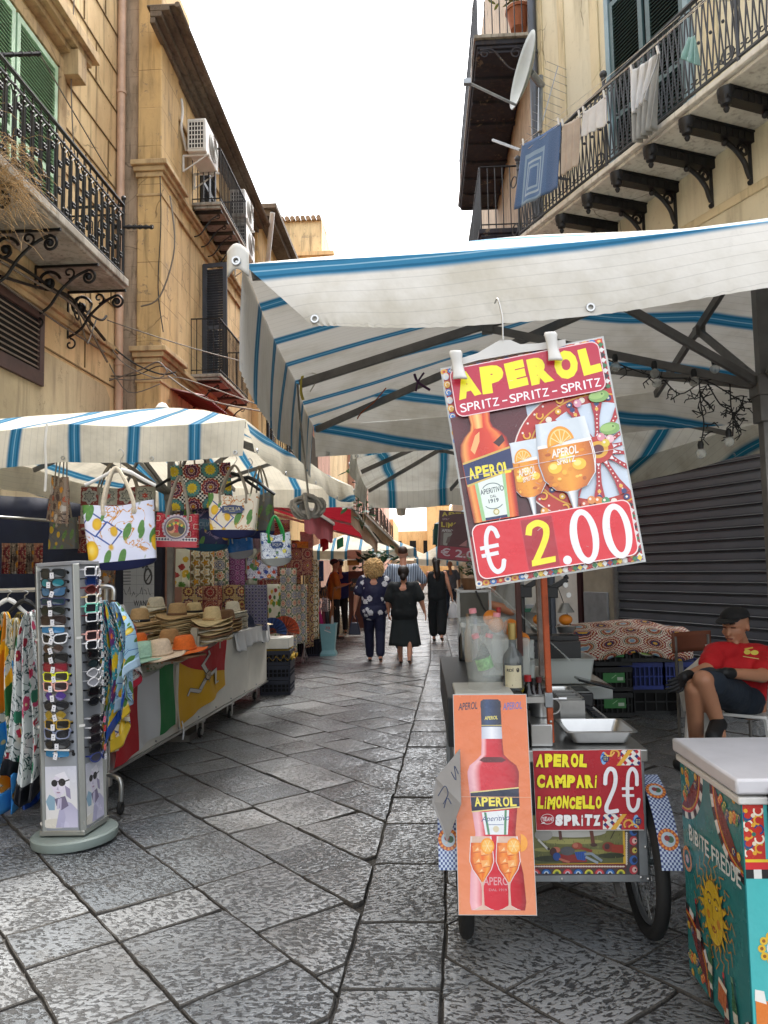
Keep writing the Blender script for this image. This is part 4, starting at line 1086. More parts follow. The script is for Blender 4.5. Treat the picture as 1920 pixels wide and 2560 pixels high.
def tote(name,label,loc,w_,h,dp,mat,handle,rot=(0,0,0),hh=.2,base=None,hw=.45,taper=.9,cat='bag',group=None,hr=.009,patch=None,sag_=.0):
 t=thing(name,label,cat,loc,0,group,rot)
 def sh(k,a,off=0):
  W=lerp(w_*taper,w_,k)/2-off;D=dp/2*(1-.55*k)+.012-off
  ca_,sa_=math.cos(a),math.sin(a);e=.45
  return W*(abs(ca_)**e)*(1 if ca_>=0 else-1),D*(abs(sa_)**e)*(1 if sa_>=0 else-1)
 N=40;K=10;b=MB()
 def fn(u,v):
  a=2*PI*u;x,y=sh(v,a);z=-h+h*v-sag_*math.cos(x/w_*PI)*v*.0
  wr=.008*noise.noise(V((x*9,z*9,loc[0]*3+loc[1])))
  z2=z-.012*math.cos(x/w_*PI*2)*(v>.95)
  return V((x,y+wr*1.5,z2))
 def uvf(u,v,p):return(p.x+(5 if p.y>0 else 0),p.z)
 b.grid(fn,N,K,uvf=uvf)
 bt=[fn(i/N,0)for i in range(N)];b.add([V((p.x,p.y,p.z))for p in bt],[tuple(range(N-1,-1,-1))],[(p.x,p.y)for p in bt])
 b.build('body',mat,t)
 if base:
  b=MB();b.grid(lambda u,v:V((sh(0,2*PI*u)[0]*(1.002-.12*(1-v)**2),sh(0,2*PI*u)[1]*1.05*(1.0-.25*(1-v)),-h-.055*(1-v)*(1-.5*(2*(sh(0,2*PI*u)[0]/w_))**2))),N,4)
  b.add([V((sh(0,2*PI*i/N)[0]*.88,sh(0,2*PI*i/N)[1]*.7,-h-.055*(1-.5*(2*sh(0,2*PI*i/N)[0]/w_)**2)))for i in range(N)],[tuple(range(N-1,-1,-1))])
  b.build('base',base,t)
 for s in(-1,1):
  y0=s*(dp/2*.45+.016);b=MB()
  pts=catmull([(-w_*hw/2,y0,-.05),(-w_*hw/2,y0,.01),(-w_*hw*.3,y0*.7,hh*.6),(0,y0*.25,hh),(w_*hw*.3,y0*.7,hh*.6),(w_*hw/2,y0,.01),(w_*hw/2,y0,-.05)],6)
  b.tube(pts,hr,7,flat=1.0 if hr>.008 else .5)
  for q in(pts[0],pts[-1]):b.ball(q,(hr*1.6,.006,hr*1.6),8)
  b.build('handle',handle,t)
 if patch:
  pw,ph,pc,txt,tc,zc=patch;y=-(dp/2*(1-.55*.55)+.018)
  A=Art(pw,ph,lambda x,yy,d:V((x,y-.004-d*2,zc+yy)))
  P=[]
  for i in range(40):
   a=2*PI*i/40;rr2=1+.07*math.cos(8*a);P.append((pw/2*rr2*math.copysign(abs(math.cos(a))**.6,math.cos(a)),ph/2*rr2*math.copysign(abs(math.sin(a))**.8,math.sin(a))))
  A.poly(P,pc);A.text(txt,-pw*.36,-ph*.12,pw*.36,ph*.26,tc,.0)
  A.rect(-pw*.12,-ph*.28,pw*.12,-ph*.24,tc)
  A.mb.build('printed_badge',print_mat(),t,smooth=False)
 return t
def hanger(label,loc,rz,mat,w_=.4,hook=.11,group='clothes hangers on the hat stall',tilt=0):
 t=thing('coat_hanger',label,'clothes hanger',loc,0,group,(0,tilt,rz))
 b=MB();b.tube(catmull([(0,0,0),(0,0,hook*.6),(.012,0,hook*.8),(.018,0,hook),(0,0,hook*1.22),(-.016,0,hook*1.1)],5),.0028,6);b.build('hook',m_steel,t)
 b=MB()
 for s in(-1,1):
  b.tube(catmull([(0,0,.004),(s*w_*.15,0,-.015),(s*w_*.34,0,-.06),(s*w_*.5,0,-.095)],5),[.014]*6+[.011]*10,8,flat=1.0)
 b.build('shoulder_bar',mat,t)
 return t
grpB='printed bags hanging from the hat stall umbrella'
hp=pt(302,1176,4.62);hanger('white plastic hanger carrying the rope-handled lemon tote',hp,.25,m_white_pl,.42)
tote('tote_bag','white lemon-print tote with cream rope handles and navy base, above the sunglasses stand',pt(297,1262,4.6),.42,.35,.15,f_lemon,m_rope_w,(0,rad(-5),.3),.23,m_navy_cl,.42,.94,group=grpB,hr=.0115)
tote('cloth_bag','long brown arabesque cotton bag hanging at far left of the stall',pt(152,1195,5.0),.2,.3,.05,f_brown_arab,m_strap,(0,rad(8),-.7),.3,None,.3,1.35,group=grpB,hr=.007)
tote('cloth_bag','dull grey cloth bag with faded lemons, hanging low behind the brown one',pt(160,1298,5.5),.22,.22,.05,f_lemon_grey,m_strap,(0,0,-.2),.2,None,.4,1.1,group=grpB,hr=.007)
tote('cloth_bag','grey tile-print cloth bag half hidden behind the lemon tote',pt(296,1218,5.3),.52,.3,.06,tile_print('grey_tile_cloth',.13,[(0,'a83a2c'),(.12,'8c8a7c'),(.3,'3a3a38'),(.34,'9a9888')],[(0,'8c8a7c'),(.2,'2c2c30'),(.25,'9c9a8c'),(.4,'7c3028')],6),m_strap,(0,0,.1),.22,None,.5,1.0,group=grpB,hr=.007)
b=MB();o=pt(500,1160,5.15)
sl=thing('cloth_bag','large cotton shopper printed with yellow suns and dark rosettes, hung up high','bag',o,0,grpB,(0,rad(-3),.12))
b.grid(lambda u,v:V(((u-.5)*.41,.01*math.sin(u*9)+.012*math.sin(v*7),-v*.31)),24,18,uvf=lambda u,v,p:(p.x+.187-.19,-p.z*1.0+.02));b.build('body',f_sun_tile,sl,solid=.012)
for s in(-.09,.1):b=MB();b.tube(catmull([(s-.05,0,-.02),(s-.02,.02,.12),(s+.04,.03,.2),(s+.05,.02,0)],5),.007,5,flat=.4);b.build('handle',m_strap,sl)
rp=tote('tote_bag','red bucket bag with a framed painted lady, hanging beside the pole',pt(445,1288,4.95),.27,.21,.12,f_red_pouch,m_strap,(0,rad(2),.2),.26,None,.5,1.05,group=grpB,hr=.008)
A=Art(1,1,lambda x,y,d:V((x,-.085-d*3,-.1+y)),.0003)
A.rect(-.135,-.115,.135,-.06,'b0182c');A.rect(-.135,-.075,.135,-.052,'c9c2bc');
for k in range(14):A.poly([(-.13+k*.019,-.064),(-.121+k*.019,-.055),(-.112+k*.019,-.064),(-.121+k*.019,-.073)],'33304a')
for k in range(22):A.disc(.078*math.cos(k*PI/11),.012+.078*math.sin(k*PI/11),.011,'b9a9b0',n=8)
A.disc(0,.012,.075,'6a6070',n=28);A.disc(0,.012,.064,'c4b8a0',n=28);A.disc(0,.012,.06,'8c6a3c',n=28);A.rect(-.01,-.02,.016,.066,'a81c1c')
A.disc(-.026,.004,.021,'c98a62',.03);A.poly([(-.006,.005),(.001,0),(-.006,-.004)],'c98a62');A.disc(-.035,.014,.022,'5c2c20',.025);A.disc(.035,.004,.021,'1c1a24',.034)
for k in range(9):A.disc(-.05+k*.0125,.045-.012*abs(k-4)/2,.009,'d9b02c' if k%2 else '4f7a30',n=8)
A.mb.build('painted_panel',print_mat(),rp,smooth=False)
tote('tote_bag','navy lemon-print tote with a petrol blue base, hanging behind the red bag',pt(515,1268,5.3),.36,.26,.12,f_lemon_navy,m_strap,(0,rad(3),.05),.22,M('petrol_canvas','12485e',.8),.5,.95,group=grpB,hr=.007,patch=(.14,.08,'12485e','SICILIA','7f9098',-.13))
tote('tote_bag','cream lemon-print tote with a blue SICILIA badge and navy base',pt(585,1238,5.0),.34,.235,.13,f_lemon_cream,m_strap,(0,rad(1),.1),.2,m_navy_cl,.5,.88,group=grpB,hr=.007,patch=(.15,.055,'16305e','SICILIA','c2b98a',-.1))
tote('tote_bag','grey-blue tote tucked behind the cream SICILIA tote',pt(650,1236,5.3),.2,.26,.1,f_lemon_grey,m_strap,(0,0,-.3),.2,m_navy_cl,.5,.95,group=grpB,hr=.007)
tote('tote_bag','small SICILIA bag of blue and lemon arabesques with bright green handles',pt(688,1335,5.1),.2,.165,.1,f_blue_tile,m_green_h,(0,rad(-2),.35),.12,M('clear_grey_trim','9a9c98',.4),.5,1.0,group=grpB,hr=.0085,patch=(.085,.042,'1c3c74','SICILIA','d9d9c4',-.075))
tote('tote_bag','glossy blue and silver bag hanging below the cream tote',pt(598,1345,5.5),.2,.1,.1,M('glossy_blue_vinyl','2a5f9e',.12,0,.35,7,.4,14,.03),m_steel,(0,rad(-8),.2),.1,M('grey_fringe','8c8c90',.7),.5,.9,group=grpB,hr=.005)
tote('tote_bag','small bright tile-print pouch under the green-handled bag',pt(655,1398,5.6),.22,.14,.09,f_pouch,m_strap,(0,0,.2),.08,None,.5,1.0,group=grpB,hr=.006)
hanger('black plastic hanger carrying the navy lemon tote',pt(582,1185,5.25),.2,m_black_pl,.4,tilt=.1)
hanger('black plastic hanger with a grey crossbar carrying the cream tote',pt(620,1195,5.1),-.1,m_black_pl,.4,tilt=.12)
hanger('black plastic hanger hooked on the rib behind the white one',pt(440,1195,5.5),.3,m_black_pl,.38)
def drape(name,label,cat,tl,tr,h,mat,amp=.015,n=5,group=None,nu=30,nv=14,hem=.0,flare=1.0,sag_=0):
 tl=V(tl);tr=V(tr);d=tr-tl;out=V((d.y,-d.x,0)).normalized();L=d.length;b=MB();c=(tl+tr)/2;ph=tl.x*5
 def fn(u,v):
  p=c+(tl.lerp(tr,u)-c)*lerp(1,flare,v)
  f=amp*(.3+.7*v)*math.sin(u*n*2*PI+ph)+amp*.5*math.sin(u*n*4.7+v*3)
  return p+out*f+V((0,0,-h*v-sag_*math.sin(PI*u)+hem*math.sin(u*13)*v))
 b.grid(fn,nu,nv,uvf=lambda u,v,p:(u*L,-v*h));o=b.build(name,mat,solid=.003,base=(c.x,c.y,c.z-h))
 return tag(o,label,cat,group)
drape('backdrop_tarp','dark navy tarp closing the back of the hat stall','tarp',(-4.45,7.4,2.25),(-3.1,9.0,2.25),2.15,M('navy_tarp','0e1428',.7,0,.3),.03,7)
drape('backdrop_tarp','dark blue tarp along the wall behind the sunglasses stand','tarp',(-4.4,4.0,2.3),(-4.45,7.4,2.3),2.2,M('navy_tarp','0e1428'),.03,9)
t=thing('stall_screen','dusty pink panel behind the straw hats','panel',(-2.95,9.05,0));b=MB();b.bb(-3.35,-2.5,9.0,9.06,0,2.15);b.build('board',M('dusty_pink_board','8c6658',.8,0,.15),t,world=True)
q0=pt(285,1405,8.6);q1=pt(385,1515,8.6)
wb=thing('notice_sheet','white sheet with black graffiti and printed lists pinned behind the hats','poster',(q0.x,8.6,q1.z))
A=Art(1,1,lambda x,y,d:V((lerp(q0.x,q1.x,x),8.6-d*4,lerp(q1.z,q0.z,y))))
A.rect(-.15,-.2,1,1.25,'a9acb2');
for i in range(7):A.rect(.12,.9-i*.07,.42,.925-i*.07,'5a5e66')
for i in range(6):
 A.rect(-.15,.08+i*.2,1,.088+i*.2,'84888e');A.rect(.02+i*.18,-.2,.028+i*.18,1.25,'8c9096')
A.line([(.6,1.05),(.72,.86),(.82,.95),(.76,.7)],.035,'2c2c30');A.arc(.85,.66,.09,.04,0,6.3,'2c2c30',ry=.17);A.line([(.8,.95),(.92,.72),(.8,.55)],.03,'2c2c30')
A.text('WANDA',.5,.0,1.0,.13,'2a2a2e',.01)
for i in range(9):A.line([(.05+i*.1,.3+.1*math.sin(i)),(.1+i*.1,.34+.1*math.cos(i*2)),(.12+i*.1,.26)],.012,'3c3c42')
A.mb.build('sheet',print_mat(),wb,world=True,smooth=False)
b=MB();b.cyl((-4.2,5.4,1.95),(-3.0,8.7,1.95),.015);tag(b.build('clothes_rail',m_steel),'steel rail at the dark back of the stall','rail')
grpC='printed cloths hung in rows at the stall'
rk=[(440,475,f_fruit,'white orange-leaf cloth'),(478,500,f_peppers,'narrow yellow pepper-print cloth'),(502,535,f_peppers,'lemon tile tea towel'),(537,572,f_majolica,'square-tiled tea towel'),(574,612,f_purple,'purple lattice cloth'),(614,642,f_cactus,'cactus-print cloth')]
for k,(a,c_,m,l)in enumerate(rk):drape('tea_towel',l+' in the upper row behind the totes','tea towel',pt(a,1372,6.7+.1*k),pt(c_,1372,6.7+.1*k),.34,m,.012,2,grpC,12,8)
rk2=[(455,505,f_brown_tile,'muted brown tile cloth'),(507,555,f_red_round,'dark red rosette cloth'),(557,610,f_brown_tile,'rust and purple tile cloth'),(612,668,f_indigo,'indigo lattice cloth')]
for k,(a,c_,m,l)in enumerate(rk2):drape('tea_towel',l+' in the lower row above the hats','tea towel',pt(a,1462,7.9+.15*k),pt(c_,1462,7.9+.15*k),.5,m,.012,2,grpC,12,8)
rk3=[(668,702,1460,1610,9.3,f_fruit,'white apron with fruit and green leaves'),(700,742,1420,1640,9.6,f_majolica,'blue and cream majolica tile cloth'),(700,735,1555,1665,9.2,f_red_round,'pink star tile cloth low on the grid'),(640,700,1380,1470,9.8,f_red_round,'red medallion cloth at the back'),(700,780,1370,1440,10.2,f_red_round,'dull red rosette shawl hanging highest beyond the table'),(742,768,1460,1610,10.4,f_majolica,'narrow patterned scarf by the chrome rack'),(762,784,1390,1620,10.9,f_brown_tile,'brown patterned throw at the edge of the souvenir stalls'),(778,798,1400,1600,11.5,f_peppers,'ochre patterned cloth hanging left of the man in orange'),(640,690,1400,1450,9.5,f_pouch,'crowded bright tile shawl')]
for a,c_,y0,y1,D,m,l in rk3:
 P0,P1=pt(a,y0,D),pt(c_,y0,D+.25);drape('hanging_cloth',l,'cloth',P0,P1,P0.z-pt(a,y1,D).z,m,.015,2,'printed cloths beyond the table',14,12)
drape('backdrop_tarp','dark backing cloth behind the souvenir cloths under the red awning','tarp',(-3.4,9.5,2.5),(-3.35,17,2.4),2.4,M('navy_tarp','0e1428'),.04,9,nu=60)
gs='souvenirs hanging under the red awning';rs=random.Random(8);sc_=['a02c2c','2c5a8c','c9a23c','4c7a4c','b8b0a4','7a3a6a','c9622c','8c8c90']
nouns=['strip','ribbon of magnets','bead string','card of trinkets','little towel','pendant row','pouch','shawl']
for k in range(46):
 X=rs.uniform(-3.3,-2.45);Y=rs.uniform(12.6,17.5);z=rs.uniform(.7,2.1);h=rs.uniform(.2,.6);w_=rs.uniform(.08,.3);cc=sc_[k%8]
 m=[f_brown_tile,f_pouch,f_red_round,f_majolica][k%4]if k%3 else M('souvenir_'+cc,cc,.6,0,.3,30)
 drape('souvenir','printed or coloured souvenir cloth in the crowd hanging under the red awnings','souvenir',(X,Y,z+h/2),(X+w_,Y+.1,z+h/2),h,m,.01,2,gs,8,6)
for a,y,c1 in((850,1330,'cf2a26'),):
 pass
tb=thing('market_table','long white panelled market counter on castors with flags tied to its front','table',(-2.5,6.7,0))
A0=V((-1.98,4.72,0));A1=V((-1.79,8.62,0));TD=(A1-A0).normalized();TN=V((TD.y,-TD.x,0));TL=(A1-A0).length
def tw(s,n,z):return A0+TD*s+TN*n+V((0,0,z))
RT=Matrix((TD,TN,V((0,0,1)))).transposed()
def tbox(b,s0,s1,n0,n1,z0,z1):return b.box(tw((s0+s1)/2,(n0+n1)/2,(z0+z1)/2),(s1-s0,n1-n0,z1-z0),rot=RT)
m_panel=M('dirty_white_panel','d2cfc6',.5,0,.08,3,.1)
b=MB();tbox(b,0,1.95,-.02,0,.2,.8);tbox(b,1.953,3.15,-.02,-.001,.2,.8);tbox(b,3.153,TL,-.02,0,.2,.8);tbox(b,0,.02,-1.2,-.02,.2,.8);tbox(b,TL-.02,TL,-1.2,-.02,.2,.8)
b.build('side_panel',m_panel,tb,world=True,bevel=.003)
b=MB();tbox(b,-.02,TL+.02,-1.22,.015,.8,.83);b.build('tabletop',m_panel,tb,world=True,bevel=.004)
b=MB();tbox(b,-.02,.02,0,.025,.12,.83);tbox(b,-.02,TL,-.0,.02,.185,.2)
b.build('edge_trim',m_steel,tb,world=True)
for i in range(9):
 b=MB();b.ball(tw(.3+i*.45,.004,.225),.007,6);b.build('screw',m_galv,tb,world=True)
def caster(s,n,big=1.0):
 b=MB();r=.045*big;c=tw(s,n,r+.002);b.tube([c+TN*-.012+V((r*.72*math.cos(a)*TD.x,r*.72*math.cos(a)*TD.y,r*.72*math.sin(a)))for a in[i*PI/10 for i in range(20)]],r*.3,8,closed=True)
 w1_=b.build('castor',m_rubber,tb,world=True)
 b=MB();b.cyl(c+TN*-.025,c+TN*.01,r*.55,n=14);b.bar(c+TN*.012,c+TN*.012+V((0,0,.09)),.006,.04);b.bar(c-TN*.035,c-TN*.035+V((0,0,.09)),.006,.04);b.box(c+V((0,0,.1))-TN*.012,(.07,.07,.03),rot=RT);b.build('fork',m_steel,w1_,world=True)
caster(.1,-.08,1.1);caster(1.9,-.06);caster(2.75,-.06);caster(.15,-1.1);caster(3.8,-.1);caster(3.8,-1.1)
b=MB();c=tw(-.08,.0,.0)
b.tube(catmull([tw(.02,.02,.2),tw(-.1,.05,.215),tw(-.16,.12,.22),tw(-.18,.17,.19),tw(-.18,.17,.08)],6),.014,10)
b.build('push_handle',m_steel,tb,world=True)
b=MB();c=tw(-.18,.17,.045)
b.tube([c+V((0,.03*math.cos(a),.03*math.sin(a)))for a in[i*PI/10 for i in range(20)]],.012,8,closed=True);b.build('castor',m_rubber,tb,world=True)
def tcloth(name,label,s0,s1,h,mat,amp=.012,n=6,z=.836,cat='cloth',hem=.02,back=.25):
 b=MB();L=s1-s0
 def fn(u,v):
  s=lerp(s0,s1,u)
  if v<.35:q=v/.35;return tw(s,-back+(back+.02)*q,z+.004*math.sin(s*20))
  q=(v-.35)/.65;f=amp*q*(math.sin(u*n*2*PI)+.5*math.sin(u*n*5+1))
  return tw(s,.022+f+.02*q,z-h*q*(1+hem*math.sin(u*9))-.012*abs(math.sin(u*n*PI))*q)
 b.grid(fn,int(L/.02),14,uvf=lambda u,v,p:(u*L,v*(h+back)));return tag(b.build(name,mat,solid=.003,base=tw((s0+s1)/2,0,z-h)),label,cat)
tcloth('table_runner','pale floral oilcloth edging the near end of the counter',.0,1.35,.085,floral_print('pale_leaf_oilcloth','a9a898',['5c7a5c','b0705a','7a8a6a'],16,None,.3),.004,3)
tcloth('table_cloth','white cloth draped over the far end of the counter below the hats',2.6,3.93,.17,m_white_cl,.018,6,hem=.12)
for s,l in((1.52,'nearer pale wooden clamp on the counter edge'),(2.12,'farther pale wooden clamp on the counter edge')):
 b=MB();tbox(b,s,s+.04,-.02,.03,.74,.97);tbox(b,s+.005,s+.035,.03,.05,.8,.9);tag(b.build('clamp',M('worn_pale_wood','a39a8a',.7,0,.2,12),bevel=.003),l,'clamp')
def flag_fn(s0,s1,z0,z1,skew=(0,0,0,0),amp=.012,ph=0):
 def fn(x,y,d):
  s=lerp(s0,s1,x);zt=lerp(z1+skew[0],z1+skew[1],x)-.05*math.sin(PI*x)*y;zb=lerp(z0+skew[2],z0+skew[3],x)
  z=lerp(zb,zt,y)
  f=amp*(math.sin(x*9+ph+y*2.2)+.6*math.sin(x*19+y*5+ph))*(1.15-y*.8)
  return tw(s,.035+f+d,z)
 return fn
def dense(A,x0,y0,x1,y1,col,n=14,m=14,edge=None):
 """a patch fine enough to follow the ripples"""
 c=hx(col);A.k+=1
 for i in range(n):
  for j in range(m):
   P=[(lerp(x0,x1,i/n),lerp(y0,y1,j/m)),(lerp(x0,x1,(i+1)/n),lerp(y0,y1,j/m)),(lerp(x0,x1,(i+1)/n),lerp(y0,y1,(j+1)/m)),(lerp(x0,x1,i/n),lerp(y0,y1,(j+1)/m))]
   if edge:
    P=[q for q in clip(P,edge)]
    if len(P)<3:continue
   A.mb.add([A._p(*q)for q in P],[tuple(range(len(P)))],None,[c]*len(P))
m_flag=print_mat('flag_cloth',.65,.25,.2,400)
A=Art(1,1,flag_fn(.02,1.02,.24,.77,(-.03,.02,-.02,.05),.014),.00061)
dense(A,0,0,.36,1,'b5101f',12,22);dense(A,.36,0,.70,1,'d6d7d9',12,22);dense(A,.70,0,1,1,'12773c',10,22);dense(A,1.0,0,1.03,1,'d0cfc8',1,22)
tag(A.mb.build('flag',m_flag,smooth=True),'green, white and red flag tied to the near end of the counter','flag')
A=Art(1,1,flag_fn(1.06,2.3,.25,.80,(0,.03,-.03,.14),.016,2),.00061)
dense(A,.05,0,1,1,'dca911',22,22,lambda x,y:.98-y*1.0-(1-x)*-.0 if False else(x*-.62+.93-y)*1.0+0)
dense(A,.05,0,1,1,'b3131f',22,22,lambda x,y:y-(.93-x*.62));dense(A,0,0,.05,1,'d0cfc8',2,22)
cx,cy=.53,.52;A.k+=3
for k in range(3):
 a=1.75+k*2*PI/3;ca_,sa_=math.cos(a),math.sin(a)
 def q(u,v):return(cx+u*ca_-v*sa_,cy+(u*sa_+v*ca_)*1.25)
 for wd_,cl in((.075,'3a3a3a'),(.06,'d9d4cc')):
  A.line([q(.06,0),q(.2,.05)],wd_,cl);A.line([q(.2,.05),q(.27,-.14)],wd_*.75,cl);A.line([q(.27,-.14),q(.33,-.13)],wd_*.5,cl)
A.disc(cx,cy,.07,'3a3a3c',.085);A.disc(cx,cy,.055,'c9b8a4',.066)
for k in range(6):A.line([(cx,cy),(cx+.1*math.cos(k*1.05+.5),cy+.12*math.sin(k*1.05+.5))],.012,'9a8c70')
A.disc(cx-.015,cy+.01,.006,'222222');A.disc(cx+.02,cy+.01,.006,'222222')
tag(A.mb.build('flag',m_flag,smooth=True),'red and yellow Sicilian flag with a three-legged emblem, right of the tricolour','flag')
b=MB();b.tube(catmull([tw(1.14,.05,.29),tw(1.15,.06,.22),tw(1.13,.06,.15)],4),.006,4,flat=.4);tag(b.build('flag_tie',m_white_cl),'loose white tie hanging below the red and yellow flag','ribbon')
m_straw={k:M(n,c,.8,0,.14,70,.8,240,.004)for k,n,c in(('tan','tan_straw','b39468'),('nat','natural_straw','cdb78a'),('white','white_straw','d3cbb8'),('brown','brown_straw','76553a'),('mint','mint_felt','9fc4ae'),('cream','cream_felt','d6bfa4'),('orange','orange_felt','dd6a22'),('caramel','caramel_felt','a57c4e'),('pink','pink_felt','b86a72'),('navy','navy_cotton','242c44'),('check','cream_check_cotton','b9a888'))}
def hat(label,loc,kind='tan',r=.155,crown=.105,fedora=True,band=None,rz=0,tilt=(0,0),txt=None,up=.018,group=None,cs=1.0):
 t=thing('straw_hat',label,'hat',loc,0,group,(tilt[0],tilt[1],rz));m=m_straw[kind]
 b=MB();N=28
 def brim(u,v):
  a=2*PI*u;rr2=lerp(.082*cs,r,v);e=1.12 if abs(math.cos(a))>0 else 1
  return V((rr2*math.cos(a)*.95,rr2*math.sin(a)*1.05,.012+up*(v**2)*math.cos(2*a)+.004*math.sin(5*a)*v-.006*v))
 b.grid(brim,N,5);b.build('brim',m,t,solid=.005,weld=True)
 b=MB();prof=[(1.0,0),(.97,.25),(.9,.6),(.82,.85),(.68,.97),(.4,1.0),(.0,.93 if fedora else 1.02)]
 def cr(u,v):
  a=2*PI*u;q=v*(len(prof)-1);i=min(int(q),len(prof)-2);f=q-i
  rr2=lerp(prof[i][0],prof[i+1][0],f)*.083*cs;z=lerp(prof[i][1],prof[i+1][1],f)*crown
  if fedora:z-=.016*v*math.exp(-(rr2*math.sin(a)/.02)**2)*(v>.6);
  return V((rr2*math.cos(a)*.95,rr2*math.sin(a)*1.08,.01+z))
 b.grid(cr,N,12);b.build('crown',m,t,weld=True)
 if band:
  b=MB();b.lathe([(.0845*cs,.015),(.084*cs,.036)],N,sx=.955,sy=1.085,cap=False);b.build('band',band,t,solid=.003)
 if txt:
  A=Art(1,1,lambda x,y,d:V((.086*cs*math.sin(x)*.96,-.0865*cs*math.cos(x)*1.085-d*2-.002,.018+y*.015)));A.text(txt,-.35,0,.35,1,'d8d4c8',.01);A.mb.build('lettering',print_mat(),t,smooth=False)
 return t
def brim_stack(px,py,Y,n,kind,grp,r=.16,top=None,gap=.016,crown=.1,label='',lab2='',**kw):
 """n more hats nested under a top hat; only their brims show"""
 P=pz(px,py,.84)if Y is None else pt(px,py,Y)
 x,y=P.x,P.y;z0=.842
 first=None;kinds=kind if isinstance(kind,(list,tuple))else[kind];protos={}
 for i in range(n):
  z=z0+i*gap;kd=kinds[i%len(kinds)]
  if kd not in protos:protos[kd]=h=hat(lab2,(x,y,z),kd,r*R.uniform(.96,1.04),crown,group=grp,rz=R.uniform(-.3,.3))
  else:h=dup(protos[kd],(x+R.uniform(-.006,.006),y+R.uniform(-.006,.006),z),rz=R.uniform(-.5,.5),label=lab2)
 hat(label,(x,y,z0+n*gap),top or kinds[0],r,crown,group=grp,**kw)
black_band=M('black_ribbon','17161a',.7)
g1='hats stacked on the counter'
brim_stack(360,0,6.1,9,['tan','nat'],g1,.17,label='tan straw hat with a black ITALY band on top of the front left stack',lab2='straw hat nested in the stack under the ITALY hat',band=black_band,txt='ITALY',crown=.115,rz=.1,gap=.02)
brim_stack(398,0,7.0,16,['white','nat','tan'],g1,.15,label='pale straw hat topping the tall stack at the back',lab2='straw hat in the tall stack at the back of the counter',band=m_straw['white'],crown=.1)
brim_stack(448,0,6.5,13,['tan','nat'],g1,.19,label='tan hat with a woven dark band topping the stack behind the pole',lab2='straw hat in the stack right behind the pole',band=m_straw['brown'],crown=.11)
brim_stack(487,0,7.2,12,['nat','tan'],g1,.17,label='natural straw hat with a black band, back row right of the pole',lab2='straw hat in the back row stack right of the pole',band=black_band)
brim_stack(530,0,6.5,9,['nat','white','tan','brown'],g1,.185,label='openwork cream cowboy hat with a cord, topping the middle stack',lab2='curled-brim hat in the stack under the openwork cowboy hat',crown=.12,up=.035,band=m_straw['tan'],gap=.018)
brim_stack(565,0,7.4,7,['brown','tan'],g1,.15,label='brown straw hat leaning beside the white one',lab2='brown brimmed hat in the low stack next to the white hats')
brim_stack(578,0,7.9,10,['white'],g1,.16,label='white straw hat topping the stack at the right',lab2='white hat in the right-hand stack',band=m_straw['white'],crown=.11)
for px_,Y,k,l,z in((358,5.0,'mint','mint green felt hat with a cord at the front of the counter',.86),(402,5.05,'cream','cream pink felt hat between the mint and the orange ones',.87),(462,5.35,'orange','bright orange felt hat at the front of the counter',.87),(425,5.7,'caramel','caramel round hat behind the cream and orange hats',.89),(345,5.7,'orange','second orange hat mostly hidden behind the mint one',.86),(318,5.9,'pink','dusty pink hat hanging at the left behind the mint one',.92)):
 p=pt(px_,1600,Y);hat(l,(p.x,p.y,z),k,.17,.105,False,m_straw[k],R.uniform(-.2,.2),(rad(4),rad(-3)),group=g1,up=.008)
for i in range(4):
 p=pt(380+24*i,1600,5.05+.08*i);hat('flat caramel brim lying under the felt hats at the front',(p.x,p.y,.842),'brown',.18,.04,False,None,i,group=g1,up=.004)
for px_,Y,k,l in((600,8.15,'navy','dark navy cap on the white cloth'),(612,8.3,'navy','second dark cap leaning behind the navy one'),(633,8.45,'check','cream checked cap at the far end of the counter'),(645,8.5,'check','last pale checked cap at the end of the counter')):
 p=pt(px_,1500,Y);t=thing('cap',l,'cap',(p.x,p.y,.85),.5,'caps on the counter')
 b=MB();b.grid(lambda u,v:V((.1*math.cos(2*PI*u)*math.cos(v*PI/2),.1*math.sin(2*PI*u)*math.cos(v*PI/2),.13*math.sin(v*PI/2))),20,8);b.build('crown',m_straw[k],t,weld=True)
 b=MB();b.grid(lambda u,v:V(((.09+.08*v)*math.sin((u-.5)*2.2),-(.09+.08*v)*math.cos((u-.5)*2.2),.005-.02*v)),10,3);b.build('peak',m_straw[k],t,solid=.004)
def crate(name,label,c,sx,sy,h,mat,rz=0,group=None,bars=7,cat='crate',fill=None):
 t=thing(name,label,cat,c,rz,group);b=MB();x,y=sx/2,sy/2
 b.bb(-x,x,-y,y,0,.012)
 for s in(-1,1):
  for z0,z1 in((0,.035),(h*.45,h*.5),(h-.045,h)):b.bb(-x,x,s*y-.008,s*y+.008,z0,z1);b.bb(s*x-.008,s*x+.008,-y,y,z0,z1)
  for k in range(bars+1):
   u=lerp(-x,x,k/bars);b.bb(u-.006,u+.006,s*y-.006,s*y+.006,0,h)
   u=lerp(-y,y,k/bars);b.bb(s*x-.006,s*x+.006,u-.006,u+.006,0,h)
  for s2 in(-1,1):b.bb(s*x-.018*(s>0),s*x+.018*(s<0),s2*y-.018*(s2>0),s2*y+.018*(s2<0),0,h)
 b.build('basket',mat,t,smooth=False)
 b=MB();b.bb(-x+.012,x-.012,-y+.012,y-.012,.012,h*.93);b.build('contents',fill or m_dark,t)
 return t
m_cr_navy=M('navy_crate_plastic','12182a',.5,0,.2);m_cr_blue=M('blue_crate_plastic','162c78',.45,0,.2);m_cr_black=M('black_crate_plastic','101214',.5,0,.2)
cp=pt(688,1720,8.9)
